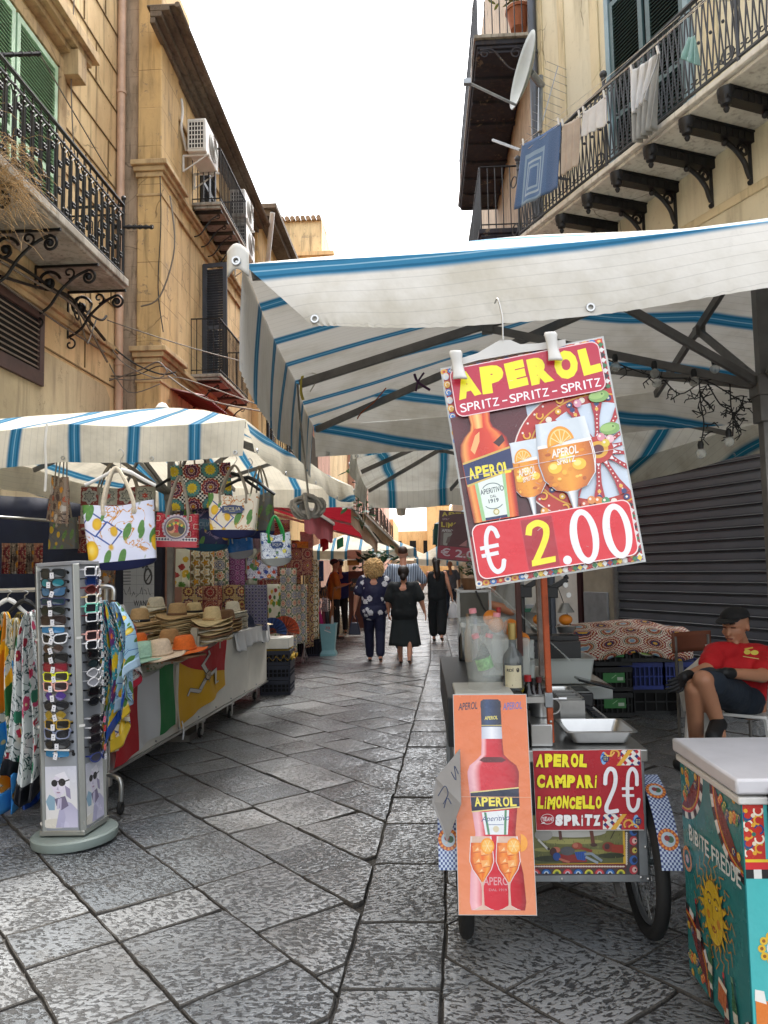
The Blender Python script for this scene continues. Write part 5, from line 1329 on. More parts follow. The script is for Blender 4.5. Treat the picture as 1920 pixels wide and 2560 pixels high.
for k in range(3):crate('plastic_crate',['lowest','middle','topmost'][k]+' dark slatted crate in the stack at the end of the counter',(cp.x,9.05,k*.17),.34,.42,.165,m_cr_navy,.05,'dark crates at the counter end')
t=thing('yellow_cover','mustard yellow cloth covering the crate stack by the counter','cloth',(cp.x,9.05,.5))
b=MB();b.grid(lambda u,v:V(((u-.5)*.42*1.0,(v-.5)*.46,.515-(0 if .12<u<.88 and .1<v<.9 else(.1+.03*math.sin(u*30+v*20)))))+V((cp.x,9.05,0))+V((.01*math.sin(v*30),.01*math.sin(u*30),0)),24,24);b.build('cloth',M('mustard_cloth','a5872c',.8,0,.15),t,world=True,sub=1,solid=.003)
b=MB();b.bb(cp.x-.16,cp.x+.17,8.85,9.2,.525,.65);tag(b.build('foam_box',M('white_foam','cdccc6',.7),bevel=.01),'white foam box on the yellow cloth under the paper fans','box')
def hfan(label,c,mat,mat2,r=.17,rz=0):
 t=thing('folding_fan',label,'fan',c,rz,'open fans on the foam box');b=MB()
 for k in range(24):
  a0=-.2+k*3.5/24;a1=a0+3.5/24
  for j in range(1):
   b.add([V((.05*math.cos(a0),.006*(k%2),.05*math.sin(a0))),V((r*math.cos(a0),.012*(k%2),r*math.sin(a0))),V((r*math.cos(a1),.012*((k+1)%2),r*math.sin(a1))),V((.05*math.cos(a1),.006*((k+1)%2),.05*math.sin(a1)))],[(0,1,2,3)])
 b.build('leaf',mat,t,smooth=False,solid=.002)
 b=MB()
 for k in range(13):a=-.2+k*3.5/12;b.cyl((0,-.006,0),(r*.97*math.cos(a),-.006,r*.97*math.sin(a)),.0022,n=4)
 b.build('ribs',mat2,t);return t
hfan('open dark blue fan standing in front',(cp.x-.02,8.84,.72),M('deep_blue_paper','14346c',.6,0,.5,40),m_black_pl)
hfan('open orange-red fan standing behind the blue one',(cp.x+.1,8.95,.72),M('red_orange_paper','a8401c',.6,0,.6,30),m_black_pl,.18)
t=thing('display_rack','chrome wheeled display rack just beyond the counter','rack',pz(745,1655,0));o=wm(t).translation
b=MB();
for dx in(-.1,.1):b.cyl((dx,0,.08),(dx,0,1.75),.013,n=8);b.cyl((dx,-.0,.22),(dx*1.0,-.2,.07),.012,n=8);b.cyl((dx,0,.22),(dx,.25,.07),.012,n=8)
for z in(.5,1.1,1.72):b.cyl((-.1,0,z),(.1,0,z),.009,n=6)
for k in range(16):b.cyl((-.1,0,.55+k*.07),(.1,0,.55+k*.07),.003,n=4)
b.build('frame',m_steel,t)
for dx,dy in((-.1,-.2),(.1,-.2),(-.1,.25),(.1,.25)):
 b=MB();b.lathe([(0,-.015),(.035,-.015),(.035,.015),(0,.015)],14,(dx,dy,.037),rot=Matrix.Rotation(PI/2,3,'Y'));b.build('castor',m_galv,t)
t=thing('wire_basket','wire basket of small souvenirs hooked beside the chrome rack','basket',(o.x+.32,o.y+.25,.78));b=MB()
for k in range(7):z=k*.03;b.tube([(-.14,-.12,z),(.14,-.12,z),(.14,.12,z),(-.14,.12,z)],.003,4,closed=True)
for k in range(9):b.cyl((-.14+k*.035,-.12,0),(-.14+k*.035,-.12,.18),.003,n=4)
b.build('wire',m_steel,t);b=MB();rs2=random.Random(4)
for k in range(30):b.ball((rs2.uniform(-.11,.11),rs2.uniform(-.1,.1),rs2.uniform(.03,.2)),rs2.uniform(.015,.03),6)
b.build('contents',floral_print('trinket_mix','8c8c90',['b8442c','2c5a8c','c9b44c'],30),t)
crate('plastic_crate','tall navy crate on the ground behind the chrome rack',(o.x+.02,o.y+.95,0),.4,.4,.5,m_cr_navy,0,'navy crates by the rack',10)
c0=pz(820,1640,0);t=thing('umbrella_stand','tall light blue plastic bin holding umbrellas on the stones','bin',(c0.x,c0.y+.12,0))
m_bin=M('light_blue_plastic','7fb3b9',.4,0,.08)
b=MB();b.prism([(-.13,-.13),(.13,-.13),(.13,.13),(-.13,.13)],0,.03)
def sq(h0,h1,r0,r1):b.add([(sx*r,sy*r,z)for r,z in((r0,h0),(r1,h1))for sx,sy in((-1,-1),(1,-1),(1,1),(-1,1))],[(0,1,5,4),(1,2,6,5),(2,3,7,6),(3,0,4,7)])
sq(.03,.09,.13,.1);sq(.09,.52,.1,.135);sq(.52,.535,.142,.142);b.build('bin',m_bin,t,smooth=False,solid=.006)
A=Art(1,1,lambda x,y,d:V((x,-.139-d,y)));A.line([(-.05,.43),(.05,.39)],.014,'d9d4d0');A.text('70',-.04,.44,.04,.49,'a8505a',.02);A.mb.build('sticker',print_mat(),t,smooth=False)
wm0=wm(t).translation
for k,(dx,dy,col,h,l)in enumerate(((-.05,-.04,'b0186c',.95,'folded magenta umbrella standing in the blue bin'),(.03,.03,'2a2a30',1.02,'folded black umbrella in the blue bin'),(-.06,.05,'6c2c34',1.0,'folded wine umbrella in the blue bin'),(.06,-.03,'b9b6b0',.72,'pale folded umbrella in the blue bin'),(0,.06,'8c5a34',1.04,'umbrella with a brown crook handle in the blue bin'))):
 u=thing('folded_umbrella',l,'umbrella',(wm0.x+dx,wm0.y+dy,.05),0,'umbrellas in the blue bin',(rad(5*math.sin(k)),rad(-8+3*k),0))
 b=MB();b.lathe([(.01,.0),(.03,.1),(.036,h*.55),(.02,h*.8),(.008,h*.86)],10);b.build('canopy',M('umb_'+col,col,.6),u)
 b=MB();b.tube(catmull([(0,0,h*.8),(0,0,h),(.02,0,h+.05),(.05,0,h+.03),(.05,0,h)],5),.009,6);b.build('handle',m_wood,u)
cA_=pz(105,2091,.055);cB_=pz(211,2095,.055);cC_=pz(255,2065,.055)
SX=(cB_-cA_).normalized();SW=(cB_-cA_).length;SY=V((-SX.y,SX.x,0));SD=SW*.98
cen=cA_+SX*SW/2+SY*SD/2
st=thing('sunglasses_stand','tall grey rotating display column full of sunglasses, front left','display stand',(cen.x,cen.y,.004),0,None,(0,rad(-2.6),math.atan2(SX.y,SX.x)))
hw=SW/2;hd=SD/2;HT=1.49
m_grey_panel=M('frosted_grey_panel','8e9298',.35,0,.06,3,.03);m_alu=M('satin_aluminium','a3a49f',.3,.7,.08)
b=MB();b.lathe([(0,0),(.215,0),(.22,.01),(.22,.042),(.21,.05),(0,.05)],48);b.build('base',M('grey_green_plastic','7f8a85',.45,0,.08),st)
b=MB();b.prism([(-hw+.03,-hd),(hw-.03,-hd),(hw,-hd+.03),(hw,hd-.03),(hw-.03,hd),(-hw+.03,hd),(-hw,hd-.03),(-hw,-hd+.03)],.07,HT-.02);b.build('column',m_grey_panel,st,smooth=False)
b=MB()
for sx in(-1,1):
 for sy in(-1,1):b.box((sx*(hw-.013),sy*(hd-.013),HT/2+.03),(.034,.034,HT-.09),rz=PI/4)
b.bb(-hw-.008,hw+.008,-hd-.008,hd+.008,.06,.085);b.build('corner_profile',m_alu,st,bevel=.003)
b=MB();b.prism([(-hw+.02,-hd-.012),(hw-.02,-hd-.012),(hw+.012,-hd+.02),(hw+.012,hd-.02),(hw-.02,hd+.012),(-hw+.02,hd+.012),(-hw-.012,hd-.02),(-hw-.012,-hd+.02)],HT-.02,HT);b.build('top_cap',M('grey_cap','85868a',.5),st,bevel=.002)
for zz in(.62,1.08):
 for sx in(1,-1):b=MB();b.box((sx*(hw-.004),-hd+.012,zz),(.03,.03,.012),rz=PI/4);b.build('clip',m_white_pl,st)
def photo(fnn,mirror=1):
 A=Art(1,1,fnn,.0004)
 A.rect(0,0,1,1.75,'c6c8d6','dcd9d4');A.disc(.3,.12,.5,'cfcac0',.14,n=20);A.poly([(0,.75),(.12,.95),(.3,.85),(.28,.5),(.1,.5)],'7f9fb4')
 A.poly([(.55,.0),(.5,.45),(.62,.75),(.8,.7),(1,.5),(1,0)],'a7a4c0','c2bfd6');A.poly([(.3,0),(.42,.5),(.55,.6),(.62,.3),(.55,0)],'aaa7c4')
 A.poly([(.28,.82),(.62,.9),(.72,.62),(.5,.5),(.34,.62)],'6c6480');A.disc(.43,1.2,.22,'d4cede',.3,n=26);A.poly([(.28,1.05),(.5,1.0),(.46,.84),(.36,.86)],'cbc4d6')
 A.poly([(.3,1.5),(.62,1.6),(.78,1.3),(.74,.95),(.64,.98),(.62,1.3),(.45,1.42)],'e0dee8');A.poly([(.62,1.2),(.78,1.1),(.8,.8),(.66,.9)],'8d86a2')
 A.line([(.38,.55),(.42,.8)],.07,'b9b3cc');A.line([(.46,.55),(.48,.82)],.06,'b2abc6')
 A.disc(.29,1.27,.1,'17151c',.1);A.disc(.53,1.29,.115,'17151c',.11);A.line([(.28,1.3),(.56,1.33)],.03,'17151c');A.line([(.6,1.31),(.76,1.36)],.035,'17151c')
 A.poly([(.4,1.18),(.35,1.08),(.43,1.06)],'b3adc4');A.disc(.41,1.0,.06,'8c6f88',.022);A.disc(.41,1.005,.045,'b08ca0',.008)
 return A
fw=SW-.06
photo(lambda x,y,d:V((-fw/2+x*fw,-hd-.002-d,.1+y*fw))).mb.build('photo_panel',print_mat('glossy_print',.25),st,smooth=False)
photo(lambda x,y,d:V((hw+.002+d,-hd+.03+x*(SD-.06),.1+y*fw))).mb.build('photo_panel',print_mat('glossy_print',.25),st,smooth=False)
b=MB();b.tube([(0,-hd-.001,.46),(.01,-hd-.03,.465)],.004,6);b.build('peg',m_steel,st)
for sx in(-.045,.075):b=MB();b.cyl((sx,-hd+.002,.475),(sx,-hd-.002,.475),.01,n=12);b.build('peg_hole',m_dark,st)
def lens_mat(c,metal=0.0):return M('lens_'+c,c,.08,metal,.1,8,0)
m_tag=M('white_card_tag','d6d6da',.6,0,.05)
def glasses(label,loc,rz,fc,lc,shape='rect',w_=.14,h=.045,tagc='w',bar=False,group='sunglasses on the display column',temple=None,tx=None):
 t=thing('sunglasses',label,'sunglasses',loc,rz,group)
 fm=M('frame_'+fc,fc,.3,0,.08,9,0)if fc!='none' else m_steel
 ex={'rect':4,'oval':2,'cat':2.6,'square':6,'oct':1.5,'wide':5}[shape];lw_=w_*.21;lh=h/2
 cx_=w_*.26
 def loop(s,k=1.0,n=22):
  P=[]
  for i in range(n):
   a=2*PI*i/n;x=lw_*k*math.copysign(abs(math.cos(a))**(2/ex),math.cos(a));z=lh*k*math.copysign(abs(math.sin(a))**(2/ex),math.sin(a))
   if shape=='cat' and z>0 and x*s>0:z+=.012*(x*s/lw_);x+=s*.006*(z/lh)
   X=s*cx_+x;P.append(V((X,.35*X*X/w_*2,z)))
  return P
 if fc!='none':
  b=MB()
  for s in(-1,1):b.tube(loop(s,1.02),.0042 if shape!='wide' else .0036,6,closed=True)
  b.tube([(-cx_+lw_*.9,0,lh*.3),(0,-.002,lh*.45),(cx_-lw_*.9,0,lh*.3)],.0036,6)
  if bar:b.tube([(-w_/2,.014,lh),(0,-.002,lh*1.15),(w_/2,.014,lh)],.0048,6)
  b.build('frame',fm,t)
 else:
  b=MB();b.tube([(-cx_+lw_*.8,0,lh*.2),(0,-.002,lh*.4),(cx_-lw_*.8,0,lh*.2)],.0025,6);
  if bar:b.tube([(-w_/2,.014,lh),(0,-.002,lh*1.15),(w_/2,.014,lh)],.0048,6)
  b.build('bridge',m_white_pl if bar else fm,t)
 for s in(-1,1):
  L=loop(s,1.0);b=MB();b.add([p-V((0,.001,0))for p in L],[tuple(range(len(L)))]);b.build('lens',lens_mat(lc),t,smooth=False,solid=.0016)
 tm=M('frame_'+(temple or(fc if fc!='none' else '55504c')),temple or(fc if fc!='none' else '55504c'),.3,0,.08,9,0)
 for s in(-1,1):
  b=MB();b.bar((s*w_/2*.99,.014,lh*.5),(s*w_/2*.97,.055,lh*.4),.003,.0075 if shape!='oct' else .003);b.build('temple',tm,t)
 if tagc:
  x0=tx if tx is not None else R.uniform(-.012,.012);an=R.uniform(-.35,.35);mm=m_tag if tagc=='w' else M('tag_'+tagc,tagc,.6)
  b=MB();b.box((x0,-.008,-.012),(.022,.001,.032),rot=Matrix.Rotation(an,3,'Y'));b.build('price_tag',mm,t)
  A=Art(1,1,lambda x,y,d:V((x0,-.009-d,-.012))+Matrix.Rotation(an,3,'Y')@V((x,0,y)));A.disc(0,.004,.0035,'55597a',n=10);A.rect(-.006,-.008,.006,-.006,'7a7d8c');A.mb.build('tag_print',print_mat(),t,smooth=False)
 return t
def sw(x,y,z):return wm(st)@V((x,y,z))
rzs=math.atan2(SX.y,SX.x)
front=[('101214','1c2226','rect','thin black frame with green-black lenses, top of the front face'),('14171c','1f6d78','oval','dark oval frame with teal mirror lenses'),('101318','3c6282','cat','black cat-eye frame with light blue lenses'),('1a2450','18333c','wide','half-rim with blue corner and smoky teal lenses'),('141814','101a14','oval','dark green oval sunglasses'),('33241f','281c1a','rect','dark brown rectangles beside a pale blue sticker'),('none','2c6f9c','wide','white top bar over flat blue lenses, in the upper half'),('d9dade','15171b','cat','white cat-eye sunglasses with black lenses'),('none','3c2a22','oct','brown faceted rimless sunglasses'),('0e0e10','0f1012','square','wide black rimless-looking square pair'),('5a1720','7c1426','rect','dark red mirror sunglasses'),('dfe12c','2e2a1c','rect','bright yellow plastic sunglasses'),('e0a79c','2c1c20','rect','pale pink plastic sunglasses'),('none','47307a','oct','small purple rimless sunglasses'),('0d0e12','12151c','oval','large round black sunglasses'),('none','8c7420','oct','rimless sunglasses with olive-gold lenses'),('a8862c','15130f','rect','mustard yellow frame with black lenses'),('7c84a0','15161e','cat','blue and white patterned frame with dark lenses'),('141518','16181c','oval','narrow black pair with a pale blue label'),('none','1f6a94','wide','white top bar over blue lenses, lowest on the front face')]
for k,(fc,lc,shp,l)in enumerate(front):
 z=1.43-k*.0495
 glasses(l,sw(R.uniform(-.006,.006),-hd-.05,z),rzs+R.uniform(-.03,.03),fc,lc,shp,.142 if shp!='oct' else .125,.046 if shp!='wide' else .034,'w' if k not in(7,)else 'w',bar=fc=='none' and shp=='wide')
 for s in(-1,1):
  b=MB();b.cyl(V((s*.071,-hd-.001,z)),V((s*.071,-hd+.004,z)),.0085,n=10);b.build('peg_hole',m_dark,st)
side=[('d9d9dc','2a2d33','square','white square pair, top of the street-side face',None),('20305c','182c5c','square','navy square pair with blue lenses','15161c'),('70302c','4a211f','oval','brown gradient pair with a dark red temple','6a1c24'),('e0dcd0','1c1c20','rect','pale and gold pair with black lenses','c9b070'),('6fc4b0','2c2c30','square','mint green square pair',None),('dcdce0','1c2028','square','white square pair with a dark red temple','5c1c28'),('111215','14161a','wide','slim black pair under the white square ones',None),('dba79f','352529','square','pale pink square pair',None),('e4e4e6','1f2125','rect','thick white pair with angular temples',None),('0f1012','101215','cat','large black cat-eye pair',None),('141417','1c2a2e','oval','black oval pair with a sea-green lens',None),('b9b9bc','8c8c90','oct','clear pair with thin metal temples, upper one','b9b9bc'),('bdbdc0','94949a','oct','clear pair with thin metal temples, lower one','c4c4c8'),('0e0f12','0f1013','wide','wide black shield pair',None),('121316','17181c','oval','black pair with a silver ring on the temple','a9a9ac'),None,('1c1a1e','221c20','oval','dark oval pair with silver temple and pink label','b5b5b8'),('1e1a1e','241c20','oval','dark oval pair with silver temple and red label','bdbdc0'),('201c20','1d1a1e','rect','dark pair with silver temple and no coloured label','c4c4c6'),('131316','19191d','rect','black pair with a ring hinge and coral label','2c2c30'),('26336e','3c3c48','oval','small navy pair with a white rim, lowest on the side','26336e')]
tagcol={16:'e0708c',17:'cf2a2c',19:'e8706a',18:None}
for k,q in enumerate(side):
 z=1.43-k*.0495
 if not q:continue
 fc,lc,shp,l,tp=q
 glasses(l,sw(hw+.05,R.uniform(-.004,.004)-.01,z),rzs+PI/2+R.uniform(-.04,.04),fc,lc,shp,.15,.046,tagcol.get(k,'w'),temple=tp,group='sunglasses on the side of the column',tx=.03)
def scarf(label,apex,w_,h,mat,rz=0,n=5,seed=0,tip=.5,group='scarves hung around the sunglasses stand',border=None,tw_=.1):
 t=thing('scarf',label,'scarf',(apex[0],apex[1],apex[2]-h),rz,group)
 rr3=random.Random(seed);ph=[rr3.uniform(0,6)for _ in range(4)]
 def fn(u,v):
  x=(u-.5);W=w_*(.08+.92*v**.6)
  f=.05*(.25+v)*(math.sin(x*n*2*PI+ph[0]+v*1.2)+.4*math.sin(x*n*4.3*PI+ph[1]))
  z=h-h*v*(1-.28*abs(2*x+tw_*math.sin(v*3+ph[3]))**1.3*tip*2)+.02*math.sin(u*21+ph[2])*v
  return V((x*W+.02*math.sin(v*5+ph[1]),f,z))
 b=MB();b.grid(fn,56,40,uvf=lambda u,v,p:(u*.8,-v*h));b.build('cloth',mat,t,solid=.002)
 if border:
  b=MB();b.grid(lambda u,v:fn(u,.9+.1*v)+V((0,-.004,0)),56,5);b.build('border',border,t,solid=.003)
 return t
m_royal=M('royal_blue_silk','1c4aa0',.45,0,.15,5,.2);m_skyb=M('sky_blue_silk','3c86c4',.45,0,.15,5,.2);m_redsilk=M('red_silk','a81c34',.5,0,.15)
scarf('yellow sun and blue scarf with a royal blue border, right of the stand',pt(268,1500,4.35),.26,.82,f_scarf_sun,.1,3,1,.6,border=m_royal)
scarf('light blue lemon scarf with a pointed hem, hanging beside the sun scarf',pt(290,1505,4.4),.3,.74,f_scarf_lemon,-.3,4,2,.9,border=M('pale_blue_silk','a9c4d8',.5))
scarf('red-bordered scarf with a black lattice corner, nearest the hats',pt(305,1512,4.6),.26,.6,floral_print('red_white_scarf','d4d0cc',['a81c34','22242c'],20,'22242c',.3),-.4,3,3,.9,border=m_redsilk)
scarf('lemon yellow scarf tip showing below the blue ones',pt(295,1600,4.42),.2,.66,f_lemon_cream,-.1,3,4,.8,border=M('gold_silk','c9a82c',.5))
t=thing('scarf_rail','short chrome rail with rounded end holding scarves beside the stand','rail',pt(270,1490,4.5));a=pt(250,1465,4.5);b_=pt(282,1470,4.5)
b=MB();b.tube(catmull([pt(236,1468,4.6),a,b_,pt(284,1500,4.5)],5),.014,8);b.cyl(pt(266,1470,4.6),pt(266,1760,4.6),.016,n=10);b.cyl(pt(266,1760,4.6),V((pt(266,1760,4.6).x,4.6,0)),.016,n=10);b.build('tube',m_steel,t,world=True)
ls=[('sky blue floral scarf at the far left edge',8,1530,4.35,.3,1.15,f_scarf1,m_skyb),('white scarf with golden flowers, second from the left edge',40,1545,4.45,.28,1.1,lemon_print('gold_white_scarf','ddd9c8',9,orn='b98c2c'),m_skyb),('navy and gold patterned scarf between the white ones',55,1530,4.65,.24,.9,f_scarf3,None),('white scarf with pink and red flowers beside the stand',78,1530,4.3,.3,1.1,f_scarf2,M('black_silk','15171f',.5)),('second pink-flowered scarf tucked behind the column',92,1525,4.4,.22,.95,f_scarf2,m_royal),('dark navy floral scarf hanging lowest on the left',55,1600,4.7,.4,1.15,floral_print('navy_floral_scarf','14183c',['b8303c','c9c4b0','2c5a9a','c9842c'],10,'3c6a8c',.33),m_royal)]
for k,(l,a,c_,D,w2,h,m,bo)in enumerate(ls):scarf(l,pt(a,c_,D),w2,h,m,.15,4,10+k,.5,border=bo)
b=MB();b.cyl(pt(-60,1478,4.6),pt(96,1474,4.6),.013,n=8);b.cyl(V((-2.95,4.62,0)),V((-2.95,4.62,1.32)),.014,n=8);tag(b.build('clothes_rail',m_steel),'chrome rail carrying the scarves at the left edge','rail')
for k,(a,c_)in enumerate(((20,1500),(62,1502))):hanger(['white clip hanger on the chrome rail at the far left','black clip hanger on the chrome rail beside the stand'][k],pt(a,c_,4.5),.2,m_white_pl if not k else m_black_pl,.24,.05)
for k in range(5):
 p0=pt(4+k*20,1358,6.3);p1=pt(26+k*20,1358,6.35);drape('trimmed_towel','rust and cream patterned towel in the row at the dark back left','towel',p0,p1,.26,f_brown_arab if k%2 else f_red_round,.02,3,'towels at the back left',12,8)
drape('hanging_cloth','dark red and purple cloth hanging left of the lemon tote','cloth',pt(196,1290,5.6),pt(222,1290,5.7),.28,f_red_round,.01,2)
drape('hanging_cloth','brown leafy cloth hanging below the lemon tote','cloth',pt(236,1405,5.9),pt(292,1405,6.3),.34,f_brown_arab,.02,2)
def wsx(px,z=1.3):
 p=pplane(px,1425,WA,WN);return(p-WA).dot(WD)
sJ=wsx(1548);sP=wsx(1468);sD=wsx(1455);sE=wsx(1262)
m_shut=M('dark_grey_shutter_steel','4a4d53',.42,.25,.12,3,.05)
t=thing('roller_shutter','closed dark grey ribbed roller shutter behind the seated man','roller shutter',wl(0,0,0));b=MB();K=int(3.3/.115)
prof=[]
for k in range(K):
 z=.18+k*.115;prof+=[(z,.03),(z+.012,.052),(z+.03,.056),(z+.085,.048),(z+.098,.03)]
prof.append((.18+K*.115,.03))
vs=[wl(s,n_,z)for z,n_ in prof for s in(-7,sJ-.02)]
b.add(vs,[(2*i,2*i+1,2*i+3,2*i+2)for i in range(len(prof)-1)]);b.build('slats',m_shut,t,world=True,smooth=False)
b=MB()
for k in range(K):b.cyl(wl(-7,.054,.192+k*.115),wl(sJ-.02,.054,.192+k*.115),.0045,n=5)
b.build('slat_highlights',M('shutter_highlight','a2a3a6',.3,.8,.05),t,world=True)  # pale rods added as the highlight line along each slat
b=MB();wbox(b,-7,sJ,0,.06,.12,.18);wbox(b,sJ-.03,sJ+.01,0,.1,.1,3.6);b.build('guide',m_grey_metal,t,world=True)
b=MB();wbox(b,sJ,sP,0,.07,0,3.6);wbox(b,sD+.0,sE,0,.02,0,2.6)if False else None
t=thing('door_jamb','grey stone pillar with a pale plinth between the shutter and the white door','pillar',wl(sP,0,0));b.build('pillar',M('stained_jamb_plaster','8a8273',.85,0,.25,3,.3),t,world=True)
b=MB();wbox(b,sJ+.14,sP-.03,.07,.1,0,1.08);b.build('plinth',M('grey_marble_plinth','77797b',.5,0,.2,6,.1),t,world=True,bevel=.006)
t=thing('white_door','plain white door panel with a dark red edge strip behind the cart','door',wl(sD,0,0));b=MB();wbox(b,sD,sE,.0,.06,.02,2.5);b.build('panel',m_white_pl,t,world=True)
b=MB();wbox(b,sD-.09,sD,0,.09,0,2.5);b.build('edge_strip',M('dark_maroon_strip','2c1216',.5),t,world=True)
b=MB();wbox(b,-7,sJ+.1,0,.42,.0,.13);so_=b.build('stone_step',M('worn_step_stone','55534f',.7,0,.25,4,.3),bevel=.015,base=wl(-2,.2,0));tag(so_,'low worn stone step running under the roller shutter','step')
xl=pt(1142,1870,2.92).x;xr=pt(1609,1870,2.92).x;YF=2.92;YB=4.5;ZT=.742
cart=thing('drinks_cart','steel framed street cart with a painted front panel, bicycle wheels and decorated mudguards','cart',((xl+xr)/2,3.6,0))
b=MB();zb=pt(1470,2206,YF).z;b.bb(xl+.02,xr-.02,YF+.02,YB,zb+.01,.7);b.build('cabinet',M('dull_cabinet_steel','5b5e62',.4,.6),cart,world=True)
b=MB();b.bb(xl-.01,xr+.012,YF-.01,YB,ZT-.045,ZT);b.build('worktop',m_steel,cart,world=True,bevel=.004)
b=MB()
for x in(xl,xr-.035):b.bb(x,x+.035,YF,YF+.03,zb,ZT-.045);b.bb(x,x+.035,YB-.03,YB,zb,ZT-.045)
b.bb(xl,xr,YF,YF+.028,zb,zb+.03);b.bb(xr-.03,xr,YF+.03,YB,zb,zb+.03);b.bb(xl,xl+.03,YF+.03,YB,zb,zb+.03)
b.build('frame',m_galv,cart,world=True,bevel=.003)
for i,(px,pz_)in enumerate(((1405,2198),(1603,2194),(1621,2198),(1614,2118),(1600,1985))):
 p=pt(px,pz_,YF-.001);b=MB();b.ball(p,(.006,.004,.006),8);b.build('screw',m_steel,cart,world=True)
def wheel(x):
 R0=.25;c=V((x,3.1,R0+.027));b=MB()
 b.tube([c+V((0,R0*math.cos(a),R0*math.sin(a)))for a in[i*PI/24 for i in range(48)]],.026,10,closed=True);w_=b.build('wheel',m_rubber,cart,world=True)
 b=MB();b.tube([c+V((0,(R0-.035)*math.cos(a),(R0-.035)*math.sin(a)))for a in[i*PI/20 for i in range(40)]],.011,6,closed=True);b.build('rim',m_galv,w_,world=True)
 b=MB()
 for k in range(28):
  a=k*2*PI/28;b.cyl(c+V((.02*(-1)**k,.02*math.cos(a+.6),.02*math.sin(a+.6))),c+V((0,(R0-.04)*math.cos(a),(R0-.04)*math.sin(a))),.0013,n=4,cap=False)
 b.build('spokes',m_galv,w_,world=True)
 b=MB();b.cyl(c-V((.06,0,0)),c+V((.06,0,0)),.018,n=10);b.build('hub',m_galv,w_,world=True)
wxr,wxl=pz(1608,2322,0).x,pz(1163,2328,0).x
wheel(wxr);wheel(wxl)
b=MB();b.bar((wxl,3.1,.297),(wxr,3.1,.297),.03,.03);b.bar((xr-.1,2.96,.2),(xr-.1,3.1,.29),.02,.02);b.build('axle',m_grey_metal,cart,world=True)
def guard(x0,x1):
 def P(u,v):
  a=lerp(rad(11),rad(78),v);return V((lerp(x0,x1,u),3.1-.325*math.cos(a),.297+.325*math.sin(a)))
 b=MB();b.grid(P,6,14);g_=b.build('mudguard',m_navy_cl,cart,world=True,solid=.006)
 def PF(x,y,d):p=P(x,y);n=(p-V((p.x,3.1,.297))).normalized();return p+n*(.0045+d)
 A=Art(1,1,PF);W_=x1-x0;n=10
 for i in range(n):
  for j in range(44):A.mb.add([A._p(*q)for q in((i/n,j/44),((i+1)/n,j/44),((i+1)/n,(j+1)/44),(i/n,(j+1)/44))],[(0,1,2,3)],None,[hx('1f3a78' if(i+j)%2 else 'b9c6d8')]*4)
 def wedge(cx,cy,r0,r1,col):
  A.k+=1;ky=W_/.38
  for k in range(30):
   a,c=k*PI/15,(k+1)*PI/15
   for s in range(3):ra,rb=lerp(r0,r1,s/3),lerp(r0,r1,(s+1)/3);A.poly([(cx+ra*math.cos(a),cy+ra*ky*math.sin(a)),(cx+rb*math.cos(a),cy+rb*ky*math.sin(a)),(cx+rb*math.cos(c),cy+rb*ky*math.sin(c)),(cx+ra*math.cos(c),cy+ra*ky*math.sin(c))],col if isinstance(col,str)else col[k%2],up=False)
 A.k=12
 for cy in(.26,.74):
  A.k+=12;wedge(.5,cy,0,.5,'b5561c');A.k+=12;wedge(.5,cy,.36,.48,('d98a2c','a8481c'));A.k+=12;wedge(.5,cy,0,.34,'a9b9c4');A.k+=12;wedge(.6,cy,0,.16,'3c5a3c');A.k+=12;wedge(.44,cy+.01,0,.13,'7c1f28');A.k+=12;wedge(.4,cy-.03,0,.06,'c9b9b0')
 A.mb.build('painted_face',print_mat(),g_,world=True,smooth=False)
guard(xr+.006,pt(1702,2165,2.8).x);guard(pt(1096,2130,2.8).x,xl-.006)
def tr(x0,y0,k,Y,lay=.0006,yofs=0.0):
 def f(x,y,d):p=pt(x0+x/k,y0+y/k,Y-yofs);return V((p.x,Y-yofs-d,p.z))
 return f
A=Art(1,1,tr(1300,1860,3.95,YF),.0005)
A.poly([(100,700),(1155,700),(1165,1290),(100,1300)],'3f3b40')
for k in range(9):
 cx=155+k*105;cl=[('c9c23c','5c7a3c','5a2018'),('c9484c','b8b4c0','7c2030'),('2c6ab0','c0ccd8','152c5c')][(k+1)%3]
 A.disc(cx,1280,52,cl[2],52,a0=PI,a1=2*PI,n=14);A.disc(cx,1280,42,cl[0],42,a0=PI,a1=2*PI,n=14);A.disc(cx,1280,24,cl[1],26,a0=PI,a1=2*PI,n=12);A.disc(cx,1280,12,'15161c',14,a0=PI,a1=2*PI)
for k in range(5):
 cy=860+k*95;cl=[('2c5aa0','152040'),('b03a44','d0b0a8'),('6a2a1c','b9b04c')][k%3];A.disc(1120,cy,40,cl[0],46);A.disc(1130,cy,24,cl[1],28);A.disc(1140,cy,10,'14141a')
A.poly([(1150,840),(1170,840),(1180,1295),(1160,1290)],'202024')
A.poly([(100,1180),(1040,1165),(1050,1225),(100,1230)],'6e2a22');A.poly([(100,1170),(1045,1158),(1045,1180),(100,1190)],'c9a02c')
for k in range(34):A.disc(160+k*26,1207,15,'cfc7bb',8,n=10)
for k in range(14):A.disc(1050,880+k*23,10,'c9c0b2',15,n=10)
A.poly([(1010,840),(1032,840),(1045,1180),(1018,1180)],'c9a02c');A.poly([(100,700),(1010,700),(1018,1170),(100,1182)],'4a4f2a','7c7a44')
for k,(x,y,w_,h_,c_)in enumerate(((300,1130,160,30,'232a14'),(900,1100,130,26,'232a14'),(520,960,300,26,'8f8c50'),(700,1060,200,24,'7f7a3c'),(250,1040,120,20,'8a874c'))):A.disc(x,y,w_,c_,h_)
rq=random.Random(2)
